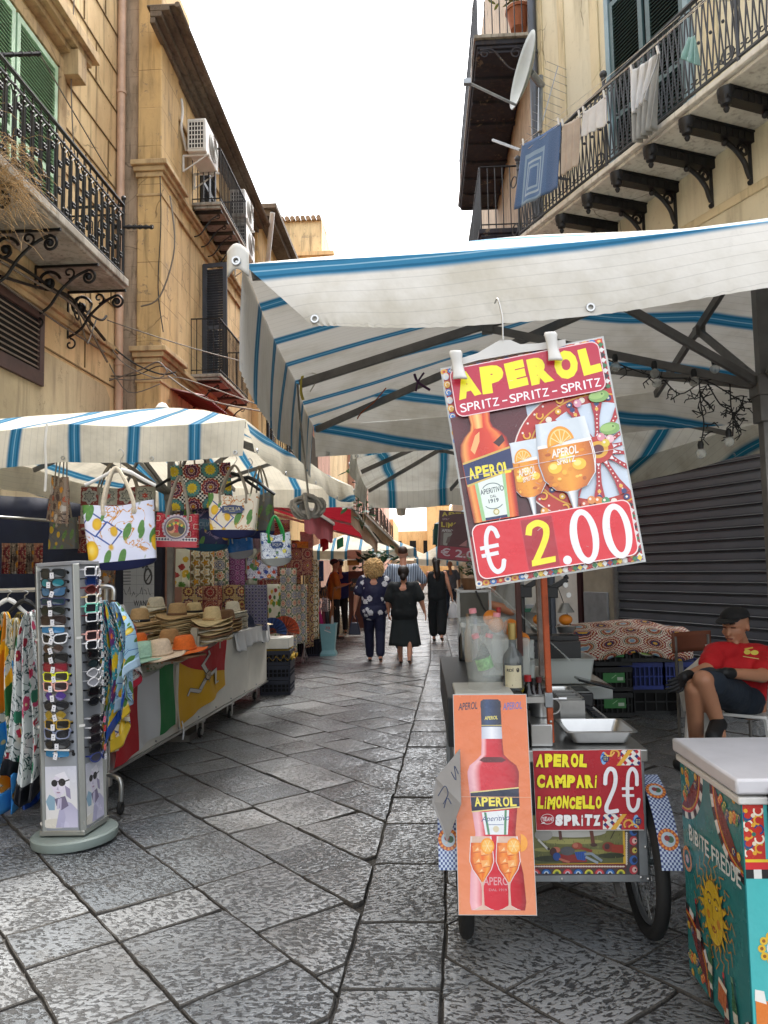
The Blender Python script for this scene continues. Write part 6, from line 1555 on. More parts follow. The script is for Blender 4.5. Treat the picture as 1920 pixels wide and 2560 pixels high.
for k in range(90):x=rq.uniform(160,1000);y=rq.uniform(900,1165);A.line([(x,y),(x+rq.uniform(-8,8),y-rq.uniform(10,26))],3,rq.choice(['3c451c','8c8c4c','1f2812']))
A.disc(520,860,330,'a4a39c',58);A.disc(230,890,90,'8d8c86',60);A.line([(180,940),(270,1030)],20,'b9b8b0');A.disc(280,1030,14,'2a2422');A.line([(700,850),(720,980)],36,'5a2a1c');A.disc(725,990,34,'3a1c14',18);A.line([(390,850),(400,930)],30,'4a2218');A.line([(930,850),(890,930)],8,'2a1c14')
A.poly([(380,1080),(640,1090),(660,1160),(420,1165)],'7c1f1c');A.disc(350,1040,45,'a5604c',30);A.disc(325,1058,34,'3c1c18',42);A.disc(465,1050,72,'4a4c50',44);A.poly([(535,1060),(650,1055),(640,1145),(560,1135)],'1f4a94');A.disc(360,1105,38,'1c3f7c',42);A.line([(390,1130),(480,1160)],22,'a5604c')
for k in range(5):A.line([(555+k*20,1062),(560+k*18,1135)],3,'14305e')
A.line([(640,1080),(700,1075),(800,1145)],26,'7f8a94');A.line([(650,1110),(760,1165)],24,'8c97a0');A.disc(560,1000,52,'8c3a24',34);A.disc(545,995,26,'a5604c',24);A.line([(600,1020),(700,1050)],26,'7c2f20')
A.disc(870,1010,62,'7c2a1c',48);A.disc(855,1005,26,'3a2422',30);A.poly([(900,985),(1015,990),(1018,1075),(900,1060)],'8c2a18')
A.mb.build('painted_panel',print_mat(),cart,world=True,smooth=False)
SG=YF-.012
mn=thing('price_sign','red APEROL CAMPARI LIMONCELLO sign with a white 2€ fixed on the cart front','sign',pt(1470,2075,SG))
b=MB();p=[pt(1331,1876,SG),pt(1602,1873,SG),pt(1610,2076,SG),pt(1341,2077,SG)];b.add(p+[q+V((0,.004,0))for q in p],[(0,1,2,3),(7,6,5,4),(0,3,7,4),(1,5,6,2),(3,2,6,7),(0,4,5,1)]);b.build('board',m_white_pl,mn,world=True,smooth=False)
A=Art(1,1,tr(1300,1860,3.95,SG,yofs=.0006),.0004)
def fl(x,y):return(x+(y-60)*.045,y)
A.poly([(125,68),(1190,55),(1228,845),(165,850)],'a80f24')
def swash(A,cx,cy,s,fx):
 for k in range(5):a=2.2+k*.45 if fx>0 else-.9+k*.45;A.disc(cx+fx*30*math.cos(a)*s,cy-42*math.sin(a)*s,22*s,'2c6ab8' if k%2 else '7fb0dc',30*s)
 A.disc(cx,cy,34*s,'13266a',40*s)
 for i in range(3):
  for j in range(3):A.disc(cx-16+i*16,cy-16+j*16,5,'c9c27a')
for(x0,y0,x1,y1,m_)in((785,58,1185,212,1),(817,688,1222,842,-1)):
 A.poly([(x0,y0),(x1,y0),(x1+4,y1),(x0+4,y1)],'b01822')
 for k in range(7):A.arc(x0+190+22*(k%3)if m_>0 else x0+200+20*(k%3),y0+20+18*k,11,4,0,4.5,'d86a78')
 bx0=x1-190 if m_>0 else x0
 A.clipb=(bx0 if m_>0 else x0,y0+2,x1 if m_>0 else x0+185,y1-2)
 A.rect(bx0-10,y0,bx0+200,y1,'6a6a4c')
 for i in range(11):
  for j in range(9):
   cx=bx0-20+i*22;cy=y0-4+j*22
   if(i+j)%2:A.poly([(cx-22,cy),(cx,cy-22),(cx+22,cy),(cx,cy+22)],['e5e3dc','e0ded6','b81c2c','e5e3dc','1f2c6c'][(i*2+j)%5],up=True)
 A.clipb=(x0,y0,x1,y1)
 if m_>0:A.poly([(x0+165,y1),(x0+210,y1),(x0+330,y0),(x0+280,y0)],'dda83c');swash(A,x0+60,y0+82,1,1);A.arc(x0+150,y0+40,40,18,2.6,6.8,'e0a848');A.arc(x0+95,y0+8,50,14,.3,2.7,'e8b860')
 else:A.poly([(x0+70,y1),(x0+125,y1),(x0+235,y0),(x0+190,y0)],'dda83c');swash(A,x0+345,y0+70,1,-1);A.arc(x0+250,y0+100,42,18,2.4,6.6,'e0a848');A.arc(x0+300,y0+150,50,14,3.6,6,'e8b860')
 A.clipb=None
W={'I':.5,'i':.42,'M':1.35}
def comic2(A,t,x0,yb,x1,yt,bold=.075):
 A.comic(t,x0-3,yb+4,x1+3,yt-4,'5c0a14',bold+.015,0,.09,W);A.comic(t,x0,yb,x1,yt,'f2e52c' if t!='SPRiTZ' else 'f0eeee',bold,0,.09,W)
comic2(A,'APEROL',158,230,660,92);comic2(A,'CAMPARi',165,434,762,300);comic2(A,'LiMONCELLO',172,640,802,506);comic2(A,'SPRiTZ',348,806,792,692,.09)
A.disc(268,737,66,'e8dcdc',52);A.disc(268,737,61,'a80f24',47);A.poly([(200,785),(235,762),(250,780)],'e8dcdc');A.comic('YEAH!',215,758,325,716,'e8e4e4',.02,0,.1,{'!':.4})
def tall2(A,P,w_,col,taper=None):
 Q=catmull([(x,y,0)for x,y in P],7);A.line([(q.x,q.y)for q in Q],w_,col)
 for q in(Q[0],Q[-1]):A.disc(q.x,q.y,w_/2,col,n=12)
tall2(A,[(838,385),(845,300),(880,243),(925,262),(940,340),(925,430),(880,540),(850,620),(868,664),(955,655)],40,'eceaee')
tall2(A,[(1150,395),(1145,290),(1105,240),(1066,300),(1058,450),(1068,600),(1110,652),(1152,620),(1168,545)],36,'eceaee')
A.line([(1010,436),(1110,434)],26,'eceaee');A.line([(1012,505),(1116,503)],26,'eceaee')
A.mb.build('print',print_mat('glossy_print',.25),mn,world=True,smooth=False)
def quad(c4,extra=.0):
 TL_,TR_,BR_,BL_=c4;n=(TR_-TL_).cross(BL_-TL_).normalized()
 if n.y>0:n=-n
 return(lambda x,y,d:TL_.lerp(TR_,x).lerp(BL_.lerp(BR_,x),1-y)+n*(d+extra)),n
def board(name,label,cat,c4,mat,th=.004,**kw):
 t=thing(name,label,cat,(c4[2]+c4[3])/2);f,n=quad(c4);b=MB()
 b.add([p for p in c4]+[p-n*th for p in c4],[(0,1,2,3),(7,6,5,4),(0,4,5,1),(1,5,6,2),(2,6,7,3),(3,7,4,0)]);b.build('sheet',mat,t,world=True,smooth=False);return t,f
m_lam=M('laminated_edge','b9bcba',.25,0,.05)
def bottle_art(A,cx,s,y0,label=True):
 """aperitif bottle, s = half width of body, y0 bottom; coordinates grow upwards"""
glossy=print_mat('glossy_print',.25)
c4=[pt(1132,1736,2.86),pt(1316,1735,2.86),pt(1343,2289,2.72),pt(1146,2288,2.72)]
po,f=board('bottle_poster','tall orange poster of a red bottle and two glasses on the cart front','poster',c4,m_lam)
A=Art(1,1,lambda x,y,d:f(x/100,y/281,d+.0005),.0003)
A.rect(.8,.8,99.2,280,'dc6f34','e08a62')
A.text('APEROL',7,259,33,269,'1c1838',.02,.2,2);A.text('APEROL',67,259,93,269,'5a62a8',.02,.2,2)
A.profile(51,[(34,6),(36,16),(34,50),(29,74),(26,100),(31,140),(34,172),(34,178),(31,186),(22,193),(15,200),(14,215),(13.5,238)],'c8182c',shade=[(-1,'e0a0ac'),(-.78,'f0b9bd'),(-.5,'d02438'),(.45,'c5142c'),(.8,'b41024'),(1,'8c0c1c')])
A.profile(51,[(12,197),(18,193),(12,190)],'5c101c');A.profile(51,[(13.8,221),(13.5,237)],'d9dce6',shade=[(-1,'b9bfd0'),(0,'eceef4'),(1,'b4b8c6')])
A.profile(51,[(13.6,237),(13.5,262),(14,264),(13.6,271),(10,274)],'16284c',shade=[(-1,'0f1c38'),(-.4,'22406c'),(.5,'142446'),(1,'0b152c')]);A.rect(37.4,238.4,64.6,239.4,'c9b86a');A.text('APEROL',42,246,60,251,'e8d86a',.02,.1,1)
A.poly([(20,152),(84,158),(84,132),(21,126)],'e0d08a');A.poly([(20,150.5),(84,156.5),(84,133.5),(21,127.5)],'141f3e')
A.comic('APEROL',25,133,80,146,'f0df5a',.035,0,.05);
A.poly([(34,126),(70,129),(67,98),(38,98)],'e4e8ea');A.poly([(37,126),(40,126),(44,98),(41,98)],'5a8c6a');A.poly([(67,129),(64,129),(62,98),(65,98)],'5a8c6a')
A.text('Aperitivo',33,112,70,121,'2a3c7c',.0,.35,2);A.rect(42,110,62,111,'8a94b0');A.disc(52,105,4,'d9ceb0')
A.text('APERO',33,36,66,46,'d99aa0',.01);A.text('DAL 1919',40,29,63,32,'d08a92',.01)
for gx_ in(32,66):
 A.profile(gx_,[(14,6.5),(9,8),(1.6,12),(1.1,30),(1.6,38),(6,46),(12.5,55),(16,65),(15.5,74),(13.5,96)],'e5c9bd',shade=[(-1,'e8e4e6'),(-.8,'d8b8a4'),(.8,'d8b0a0'),(1,'eceaee')])
 A.profile(gx_,[(1,40),(5,46),(11.5,55),(15,65),(14.6,74),(13.3,88)],'e2551c',shade=[(-1,'c8401a'),(-.4,'ee9038'),(.1,'e86a22'),(.6,'f0a03c'),(1,'c43c18')])
 for i,(ax_,ay,s_)in enumerate(((-7,80,9),(3,76,8),(-6,66,9),(4,62,9),(-2,54,7))):
  A.poly([(gx_+ax_-s_*.4,ay-s_*.5),(gx_+ax_+s_*.7,ay-s_*.35),(gx_+ax_+s_*.55,ay+s_*.55),(gx_+ax_-s_*.55,ay+s_*.45)],'f0a860' if i%2 else 'e88a40');A.poly([(gx_+ax_-s_*.2,ay-s_*.25),(gx_+ax_+s_*.4,ay-s_*.15),(gx_+ax_+s_*.3,ay+s_*.3)],'f4c890')
  A.line([(gx_+ax_-s_*.4,ay-s_*.5),(gx_+ax_+s_*.7,ay-s_*.35)],.7,'b8481c')
 A.disc(gx_+8,84,9,'f09a2c',10);A.disc(gx_+8,84,7,'f4b85a',8)
 for k in range(6):A.line([(gx_+8,84),(gx_+8+6.5*math.cos(k*1.05),84+7.5*math.sin(k*1.05))],.7,'f4dca0')
A.disc(83,88,9,'f0a23c',11,a0=-1.6,a1=1.5);A.line([(.5,146),(99.5,145)],.7,'e9b08c')
A.mb.build('print',glossy,po,world=True,smooth=False)
c4=[pt(1108,1905,3.0),pt(1150,1880,2.95),pt(1150,2030,2.88),pt(1112,2105,2.9)]
c4=[pt(1150,1872,2.8),pt(1153,2010,2.7),pt(1118,2105,2.72),pt(1080,2005,2.74)]
t=thing('cardboard_sheet','grey cardboard sheet with marker scrawl, drooping off the left side of the cart','card',c4[3]);b=MB();b.add([c4[0],c4[1],c4[2],c4[3],pt(1090,1945,2.76)],[(0,1,2,3,4)]);b.build('sheet',M('grey_cardboard','8a8784',.8),t,world=True,smooth=False,solid=.004)
b=MB()
for P in([(1095,1990),(1112,1965),(1120,1985),(1108,2010)],[(1110,2020),(1118,1995),(1128,2010)],[(1128,1930),(1140,1950),(1136,1915),(1146,1935)]):b.tube(catmull([pt(x,y,2.7)for x,y in P],4),.0015,4)
b.build('marker_lines',M('blue_marker','2c3a5c',.6),t,world=True)
DS=2.3
c4=[pt(1100,921,2.33),pt(1509,840,2.31),pt(1615,1404,2.25),pt(1191,1472,2.27)]
sg,f=board('hanging_sign','large tilted laminated APEROL SPRITZ € 2.00 sign clipped to a white hanger under the umbrella','sign',c4,m_lam,.005)
A=Art(1,1,lambda x,y,d:f(x/100,y/134,d+.0005),.00025)
A.rrect(.6,.6,99.4,133.4,2,'c9c9c4')
A.rect(1.2,1.2,98.8,132.8,'b32430')
rq=random.Random(9)
for k in range(46):
 x=2+(k%23)*4.3;y=131.3 if k<23 else 2.6;A.disc(x,y,2.1,['e0a83c','3c7ac0','d0482c','e8e0d0'][k%4],1.7,n=10);A.disc(x,y,1,['c0401c','e0e6ee','f0c860','2c5a9c'][k%4],.8,n=8)
for k in range(9):A.disc(2.6,88+k*5,2.0,['4a80c8','e0a83c','d0d6e0'][k%3],2.2,n=10);A.arc(2.8,88+k*5,1.2,.5,0,4,'f0e0c0')
for i in range(40):
 x,y=97,4+i*3.2
 A.poly([(x-1.8,y),(x,y-1.6),(x+1.8,y),(x,y+1.6)],['e8e8e4','26262c','e8e8e4','3c7a4c'][i%4])
for i in range(24):
 x,y=30+i*2.9,2.6;A.poly([(x-1.6,y),(x,y-1.8),(x+1.6,y),(x,y+1.8)],['e8e8e4','b01c2c','2c7a4c','e8c84c'][i%4])
A.rect(1.2,30,48,102,'58121f','4a0f1c');A.rect(47,30,95,102,'b7c9da')
A.clipb=(34,34,98.6,102);wx,wy=84,67
for r_,c_ in((50,'e8d8d0'),(49.2,'b5281f'),(41,'d8a02c'),(40,'b5281f'),(34.5,'c9d6e4')):A.disc(wx,wy,r_,c_,r_*.82,n=60)
for k in range(40):a=.3+k*2*PI/40;A.disc(wx+47*math.cos(a),wy+38.5*math.sin(a),.7,'f4e4dc',n=6)
for k in range(30):a=k*2*PI/30;A.disc(wx+37.5*math.cos(a),wy+30.8*math.sin(a),1.9,['23356c','e0a82c','e8e0d0'][k%3],1.8,n=10);A.disc(wx+37.5*math.cos(a),wy+30.8*math.sin(a),.7,'f0e8d8',n=8)
for k in range(12):a=1.6+k*.36;A.arc(wx+44*math.cos(a),wy+36*math.sin(a),2,.9,a,a+4.2,'e8b03c',n=8)
for k in range(14):
 a=k*2*PI/14+.1;ca_,sa_=math.cos(a),math.sin(a)
 def q(u,v):return(wx+u*ca_-v*sa_,wy+(u*sa_+v*ca_)*.83)
 A.poly([q(6,-2),q(14,-1.2),q(24,-1.6),q(34,-3.4),q(34,3.4),q(24,1.6),q(14,1.2),q(6,2)],'a81c28')
 for u in range(10,33,3):A.disc(*q(u,0),.5,'f0dcd4',n=6)
 A.poly([q(8,-1.8),q(12,0),q(8,1.8)],'e8e8ec');A.disc(*q(33,0),1.6,'23356c',n=8);A.disc(*q(29,0),1.1,'e0b04c',n=8)
A.disc(wx,wy,9,'b5281f',8);A.disc(wx,wy,6,'dda52c',5);A.disc(wx,wy,3.4,'5c1420',3)
for x,y in((90,98),(93,78)):A.disc(x,y,6,'7fa85c',3.6);A.disc(x-1,y+.6,4.5,'9cc070',2.2);A.disc(x+2,y+1,.6,'4c6a34')
for x,y,c_ in((77,96,'d090a8'),(87,74,'d88c9c'),(92,72,'e6b8c0'),(89,70,'d9c23c'),(71,37,'c85a3c'),(75,39,'d98a4c'),(79,38,'d87c2c'),(83,37,'3c8c5c'),(47,37,'d9963c'),(50,34.5,'b8442c')):A.disc(x,y,2.4,c_,n=12);A.disc(x-.7,y+.7,.8,'f0e0d0',n=8)
A.clipb=None
def glass(A,pts_out,liq,txt,sl):
 pass
def goblet(A,cx,y0,y1,w_,sx,liqy,base):
 p=[(w_*.18,y0),(w_*.55,y0+(y1-y0)*.04),(w_*.9,y0+(y1-y0)*.2),(w_,y0+(y1-y0)*.42),(w_*.97,y0+(y1-y0)*.6),(w_*.86,y1)]
 A.profile(cx,[(w_*.12,base),(w_*.1,base+2),(w_*.2,y0-1),(w_*.3,y0+.5)],'e4e8ea',shade=[(-1,'50505a'),(-.4,'f0f2f4'),(.3,'c9cdd2'),(1,'3c3c44')])
 A.profile(cx,p,'c9d2dc',shade=[(-1,'aeb8c4'),(-.8,'d9e0e6'),(.7,'ccd6de'),(1,'e6eaee')])
 q=[(a*.96,b)for a,b in p if b<liqy]+[(w_*.93,liqy)]
 A.profile(cx,q,'e08a1c',shade=[(-1,'b8601a'),(-.6,'e08e22'),(0,'eca230'),(.55,'dd7f1c'),(1,'b45a18')])
 A.profile(cx,[(w_*.93,liqy-.4),(w_*.92,liqy+1.4)],'f0ece4')
 rr_=random.Random(int(cx))
 for k in range(26):A.disc(cx+rr_.uniform(-.75,.75)*w_,lerp(y0+3,liqy-2,rr_.random()),rr_.uniform(.04,.13)*w_,rr_.choice(['f4b83c','c9701c','f8cc5c','e39424','b85c18']),rr_.uniform(.03,.09)*w_,n=9)
 for k in range(3):A.disc(cx+(-.45+.42*k)*w_,y0+(.35+.12*(k%2))*(y1-y0),w_*.24,'f3c43a',w_*.2);A.disc(cx+(-.5+.42*k)*w_,y0+(.37+.12*(k%2))*(y1-y0),w_*.13,'f9e07c',w_*.1)
 A.arc(cx+w_*.86,y0+(y1-y0)*.42,w_*.06,w_*.03,-1.2,1.2,'f4f0ea',ry=(y1-y0)*.22)
 ox,oy=cx-w_*.1,liqy+.5;A.disc(ox,oy,w_*.48,'eb9a22',w_*.62,a0=.2,a1=PI+.1);A.disc(ox,oy,w_*.4,'f6d384',w_*.53,a0=.25,a1=PI);A.disc(ox,oy,w_*.36,'f0a830',w_*.48,a0=.3,a1=PI)
 for k in range(5):a=.5+k*.52;A.line([(ox,oy),(ox+w_*.36*math.cos(a),oy+w_*.48*math.sin(a))],w_*.03,'f8dfa4')
A.clipb=(34,34,62,84);goblet(A,41,46.5,80,11,1,68,34);A.clipb=None
A.text('APEROL',35.5,59,46,63.5,'f0e8dc',.02,.15,1);A.text('SPRITZ',37.5,55.5,44.5,58.4,'f0e8dc',.02,0,1)
goblet(A,65,46,88,17,1,73.5,35)
A.text('APEROL',56.5,66.5,72.5,71.5,'f4ece0',.03,.15,.5);A.text('SPRITZ',59,62,70,65.6,'f4ece0',.03,0,.5)
sh_=[(-1,'8c1c10'),(-.82,'f0a050'),(-.62,'e2501c'),(-.2,'c92c12'),(.35,'d83a18'),(.72,'f08038'),(.9,'b8200c'),(1,'6c0c0c')]
A.profile(18.5,[(13.5,37),(14.5,60),(15,78),(14,84),(11,88),(7,91.5),(6,95),(6.6,101)],'d8401c',shade=sh_)
A.profile(17,[(2.6,92),(3.4,101)],'f4b060',shade=[(-1,'e87830'),(0,'f8d080'),(1,'e06020')]);A.poly([(10,80),(14,88),(17,90),(16,84),(12,77)],'f4b070');A.poly([(24,82),(30,86),(31,82),(27,79)],'3c0c10')
A.poly([(4,73.2),(33.2,78.2),(33.2,64),(4.6,58.5)],'cfae5a');A.poly([(4,72),(33.2,77),(33.2,65.2),(4.6,59.8)],'14285c');A.comic('APEROL',6.5,62.4,31.5,69.8,'f0dc3c',.04,.12,.05)
A.poly([(9,59.6),(28,63),(26.4,37.4),(9.8,37.4)],'dfe9e2');A.poly([(9,59.6),(11,60),(12,37.4),(9.8,37.4)],'9cc890');A.poly([(26,62.6),(28,63),(26.4,37.4),(25,37.4)],'9cc890');A.poly([(12,37.4),(25,37.4),(25,39),(12,39)],'1c2c5c')
A.text('APERITIVO',11.5,52.5,25.6,55.6,'2f3f4c',.01,.0,.6);A.text('DAL',17,50,20.5,51.6,'2f3f4c',.01);A.text('1919',15.5,47,21.5,49.4,'2f3f4c',.02);A.arc(18.5,54,6,.5,.5,2.6,'6a7c80',ry=4.5);A.arc(18.5,48,6,.5,3.7,5.6,'6a7c80',ry=4.5);A.disc(19,41.5,1.8,'b5a860');A.disc(19,41.5,1.2,'e6e2c0')
A.rrect(5,100.6,95.4,131,5,'eac8cc');A.rrect(5.6,101.2,94.8,130.4,4.6,'b8163a')
A.comic('APEROL',7.5,111,94,128.5,'f2ea1c',.085,0,.09,{'P':1.0,'E':.85,'L':.8})
for k,x in enumerate((8,38,69)):
 A.comic('SPRITZ',x,103.2,x+23.5,108.6,'f4eef0',.008,0,.08);
 if k<2:A.rect(x+25.5,105.2,x+28.5,106,'f4eef0')
A.rrect(2.6,4.2,96.4,36.2,5,'f0d4d4');A.rrect(3.2,4.8,95.8,35.6,4.6,'d3162a');A.rrect(31.5,4.9,50.8,34.6,.8,'c8283c');A.rect(32.1,5.5,50.2,34,'a80e26')
def stroke(P,w_,col):tall2(A,P,w_,col)
Q=catmull([(35.5,26,0),(37,29.5,0),(41.5,31,0),(45.5,28.5,0),(45.5,24,0),(42.5,18,0),(36.5,9.2,0)],7);A.line([(q.x,q.y)for q in Q],3.6,'f2e42c');A.poly([(34.2,7.2),(48.2,7.8),(48.6,11),(34.6,10.6)],'f2e42c')
stroke([(17.3,27.5),(16,31.5),(13.2,32.6),(10.6,28),(9.8,20),(10.8,11.5),(13.6,7.6),(17,8.8),(18.6,13)],2.6,'e4e4ea');A.line([(6.6,22),(16.4,22.4)],2.2,'e4e4ea');A.line([(6.8,17.6),(15.6,18)],2.2,'e4e4ea')
A.disc(55,7.6,2.5,'e8e8ec');
for cx in(67,86.2):A.disc(cx,19.2,8.2,'e8e8ec',15.6,n=36);A.disc(cx+.3,19.2,4.1,'d3162a',12.2,n=30)
for k in range(18):x=rq.uniform(8,92);y=rq.uniform(8,128);A.line([(x,y),(x+rq.uniform(-3,3),y+rq.uniform(-2,2))],.15,rq.choice(['a8a0a0','7c3a44','e8e0e0']))
A.line([(.8,64.5),(99,65.5)],.3,'d9c9c8')
A.mb.build('print',glossy,sg,world=True,smooth=False)
hk=pt(1243,757,2.33);ht=thing('clip_hanger','white plastic trouser hanger with two clips holding the big sign','clothes hanger',hk)
b=MB();b.tube(catmull([hk+V((-.008,0,-.002)),hk+V((0,-.012,.008)),pt(1252,775,2.31),pt(1256,800,2.3),pt(1257,850,2.3)],6),.0026,6);b.build('hook',m_steel,ht,world=True)
b=MB();P=[pt(x,y,2.305)for x,y in((1130,912),(1150,898),(1195,884),(1225,866),(1250,852),(1275,851),(1300,862),(1345,860),(1392,853),(1412,850),(1413,862),(1395,868),(1345,874),(1300,880),(1230,893),(1195,899),(1155,910),(1128,922))]
n=len(P);b.add(P+[p+V((0,.014,0))for p in P],[tuple(range(n)),tuple(range(2*n-1,n-1,-1))]+[(i,(i+1)%n,n+(i+1)%n,n+i)for i in range(n)]);b.build('bar',m_white_pl,ht,world=True,bevel=.002)
for(x0,y0,x1,y1)in((1138,878,1150,948),(1375,832,1388,902)):
 b=MB();a_=pt(x0,y0,2.285);c_=pt(x1,y1,2.275);d=c_-a_;sx=V((.022,0,0))
 def fn(u,v,a_=a_,d=d):w_=.015+.006*(2*v-1)**2-.006*(v<.08);return a_+d*v+V(((u-.5)*2*w_,-.006*math.cos((u-.5)*PI)-.003*math.cos(v*PI*2),0))
 b.grid(fn,8,12);b.build('clip',m_white_pl,ht,world=True,solid=.006)
c4=[pt(1098,1275,6.2),pt(1215,1282,6.2),pt(1210,1410,6.15),pt(1091,1398,6.15)]
s2,f2=board('hanging_sign','smaller dark red spritz and limoncello price sign hung further back, half behind the big one','sign',c4,m_lam)
A=Art(1,1,lambda x,y,d:f2(x/100,y/150,d+.001),.0008)
A.rect(1,1,99,149,'4c1a20');A.comic('APEROL',6,131,92,146,'b9a52c',.04);A.text('SPRITZ',8,120,30,126,'a88a8c',.01);A.text('SPRITZ',42,120,64,126,'a88a8c',.01);A.text('SPRITZ',75,120,94,126,'a88a8c',.01);A.comic('LiMONCELLO',6,98,96,115,'b9a52c',.04,0,.08,W)
A.rect(6,44,94,95,'5c4a48');A.text('APEROL',8,84,36,93,'b9b4b0',.02);A.rrect(12,44,32,82,4,'8c8a84');A.rect(46,46,62,90,'a06a6a');A.rect(70,46,92,92,'8f9a74');A.rrect(2,4,98,42,6,'8c1a34');A.text('€ 2.00',8,12,94,36,'b9a9b0',.02)
A.mb.build('print',print_mat(),s2,world=True,smooth=False)
m_clear=clear_mat('clear_plastic','dfe6e2',.06,.11);m_clear2=clear_mat('clear_glass','e6efec',.03,.26);m_frost=clear_mat('frosted_plastic','c9cec9',.3,.55)
def item(name,label,cat,loc,parts,rz=0,rot=None,group=None):
 t=thing(name,label,cat,loc,rz,group,rot)
 for nm,mat,fn,kw in parts:b=MB();fn(b);b.build(nm,mat,t,**kw)
 return t
b=MB();b.bb(xl-.03,xl+.27,YF+.03,4.3,ZT+.003,.93);tag(b.build('shelf_box',M('dark_shelf_metal','2a2c2f',.5,.4),bevel=.004),'dark raised shelf box along the left side of the cart top','shelf')
b=MB();b.bb(xl+.0,xl+.22,YF+.02,YF+.3,.933,.948);tag(b.build('cutting_board',M('white_board','b9b8b0',.5),bevel=.004),'white board under the clear ice bucket','board')
ib=pt(1213,1735,3.04);ib=V((ib.x,3.05,.95))
item('ice_bucket','large clear plastic ice bucket full of clear bottles on the corner of the cart','ice bucket',ib,[('bucket',m_clear,lambda b:b.lathe([(.0,0),(.066,0),(.068,.02),(.062,.03),(.085,.2),(.1,.275),(.103,.275),(.088,.2),(.066,.04),(.0,.035)],32,cap=False),{})])
def pet(label,loc,rot,cap='d98a92',lab=True,s=1):
 t=thing('plastic_bottle',label,'bottle',loc,0,'clear bottles in the ice bucket',rot)
 b=MB();b.lathe([(.0,0),(.028*s,0),(.031*s,.01),(.031*s,.05),(.028*s,.06),(.031*s,.07),(.031*s,.11),(.026*s,.14),(.013,.165),(.012,.18)],18);b.build('body',m_clear,t)
 b=MB();b.lathe([(0,.178),(.0145,.178),(.0145,.195),(0,.195)],14);b.build('cap',M('cap_'+cap,cap,.5),t)
 if lab:b=MB();b.lathe([(.0318*s,.055),(.0318*s,.1)],18,cap=False);b.build('label',M('green_white_label','7fae72',.5,0,.5,60),t)
for k,(dx,dy,z,rx,ry,s,l)in enumerate(((-.02,-.02,.12,.1,-.12,1,'clear bottle with a pink cap sticking out of the ice bucket, left one'),(.03,.0,.1,-.05,.14,1,'clear bottle with a pink cap leaning right in the ice bucket'),(.02,-.03,.03,.1,-.3,1,'clear bottle with a green label lying low in the bucket'),(-.02,.02,.02,-.1,.25,.95,'clear bottle lying at the back of the bucket'))):pet(l,ib+V((dx,dy,z)),(rx,ry,0),lab=k==2)
rb_=pt(1286,1735,3.1);rb_=V((rb_.x,3.12,.932))
t=item('glass_bottle','square-shouldered clear spirit bottle with a cream label and gold cap beside the ice bucket','bottle',rb_,[('body',clear_mat('smoky_glass','5c6264',.05,.55),lambda b:b.lathe([(0,0),(.038,0),(.041,.01),(.041,.12),(.036,.14),(.016,.165),(.0145,.19),(.0145,.2)],28),{}),('cap',M('gold_ring_cap','a08a50',.4,.5),lambda b:b.lathe([(0,.2),(.0155,.2),(.0155,.262),(.014,.265),(0,.265)],18),{})])
A=Art(1,1,lambda x,y,d:V(((.0415+d)*math.sin(x),-(.0415+d)*math.cos(x),y)))
for i in range(8):A.rect(-1.0+i*.22,.012,-.78+i*.22,.1,'cdc3a2')
A.k+=1;A.text('RDÍ',-.75,.076,-.05,.09,'1c1c20',.03);A.disc(.35,.082,.16,'2c2620',.009);A.rect(-.8,.06,-.05,.064,'a87a3c');A.rect(.1,.05,.6,.052,'5c5444');A.rect(.1,.042,.6,.044,'5c5444');A.rect(-.8,.02,-.2,.026,'4c3a2c')
A.mb.build('label',print_mat(),t,smooth=False)
bc=[('slim dark bottle with a red cap',1318,3.3,.03,.22,'141416','a81c24'),('dark bottle with a black cap behind the clear one',1330,3.35,.028,.2,'1c1012','141414'),('small dark bottle with a white cap at the back of the shelf',1160,4.1,.027,.2,'14181c','c9c9c9'),('tall wooden muddler jar at the back of the shelf',1172,4.05,.02,.25,'7c6244','7c6244'),('blue-capped bottle at the back of the shelf',1190,4.1,.025,.22,'9c8c8c','1c2c5c'),('yellow and black squeeze bottle',1298,3.4,.018,.26,'c9b01c','15151a'),('clear slim bottle with a red top in the middle of the shelf',1250,3.7,.022,.3,'a8a8a8','a82c2c'),('dark bottle leaning on the bar tools',1345,3.45,.026,.19,'201416','5c1c20')]
for l,px,Y,r_,h,c1,c2 in bc:
 x=pt(px,1650,Y).x;item('bottle',l,'bottle',(x,Y,.932 if x<xl+.27 else ZT+.002),[('body',M('bottle_'+c1,c1,.15),lambda b:b.lathe([(0,0),(r_,0),(r_*1.03,.01),(r_,h*.6),(r_*.45,h*.76),(r_*.4,h*.9)],16),{}),('cap',M('cap_'+c2,c2,.4),lambda b:b.lathe([(0,h*.88),(r_*.5,h*.88),(r_*.5,h),(0,h)],12),{})],group='small bottles on the cart')
for k,(px,py,Y,r_)in enumerate(((1228,1545,3.6,.038),(1240,1562,3.5,.036),(1277,1565,3.6,.034),(1288,1585,3.55,.036),(1306,1600,3.6,.035),(1270,1570,3.75,.035))):
 p=pt(px,py,Y);b=MB();b.ball(p,r_,18);tag(b.build('orange',M('orange_peel','d07a1c',.5,0,.12,12,.3,220,.002)),['orange on the top left of the pile behind the ice bucket','orange just below the topmost one','orange half seen above the gold cap','orange right of the gold cap','orange lowest on the right of the pile','orange at the very back of the pile'][k],'orange','oranges piled on the cart')
b=MB();p=pt(1258,1600,3.6);b.lathe([(0,-.0),(.11,0),(.14,.06),(.145,.06),(.11,-.01)],20,(p.x,3.62,.935));tag(b.build('bowl',m_frost),'clear bowl holding the oranges','bowl')
b=MB();b.bb(p.x-.11,p.x+.11,3.5,3.74,.93,1.1);tag(b.build('fruit_box',m_frost,bevel=.01),'clear fruit box under the oranges','box')
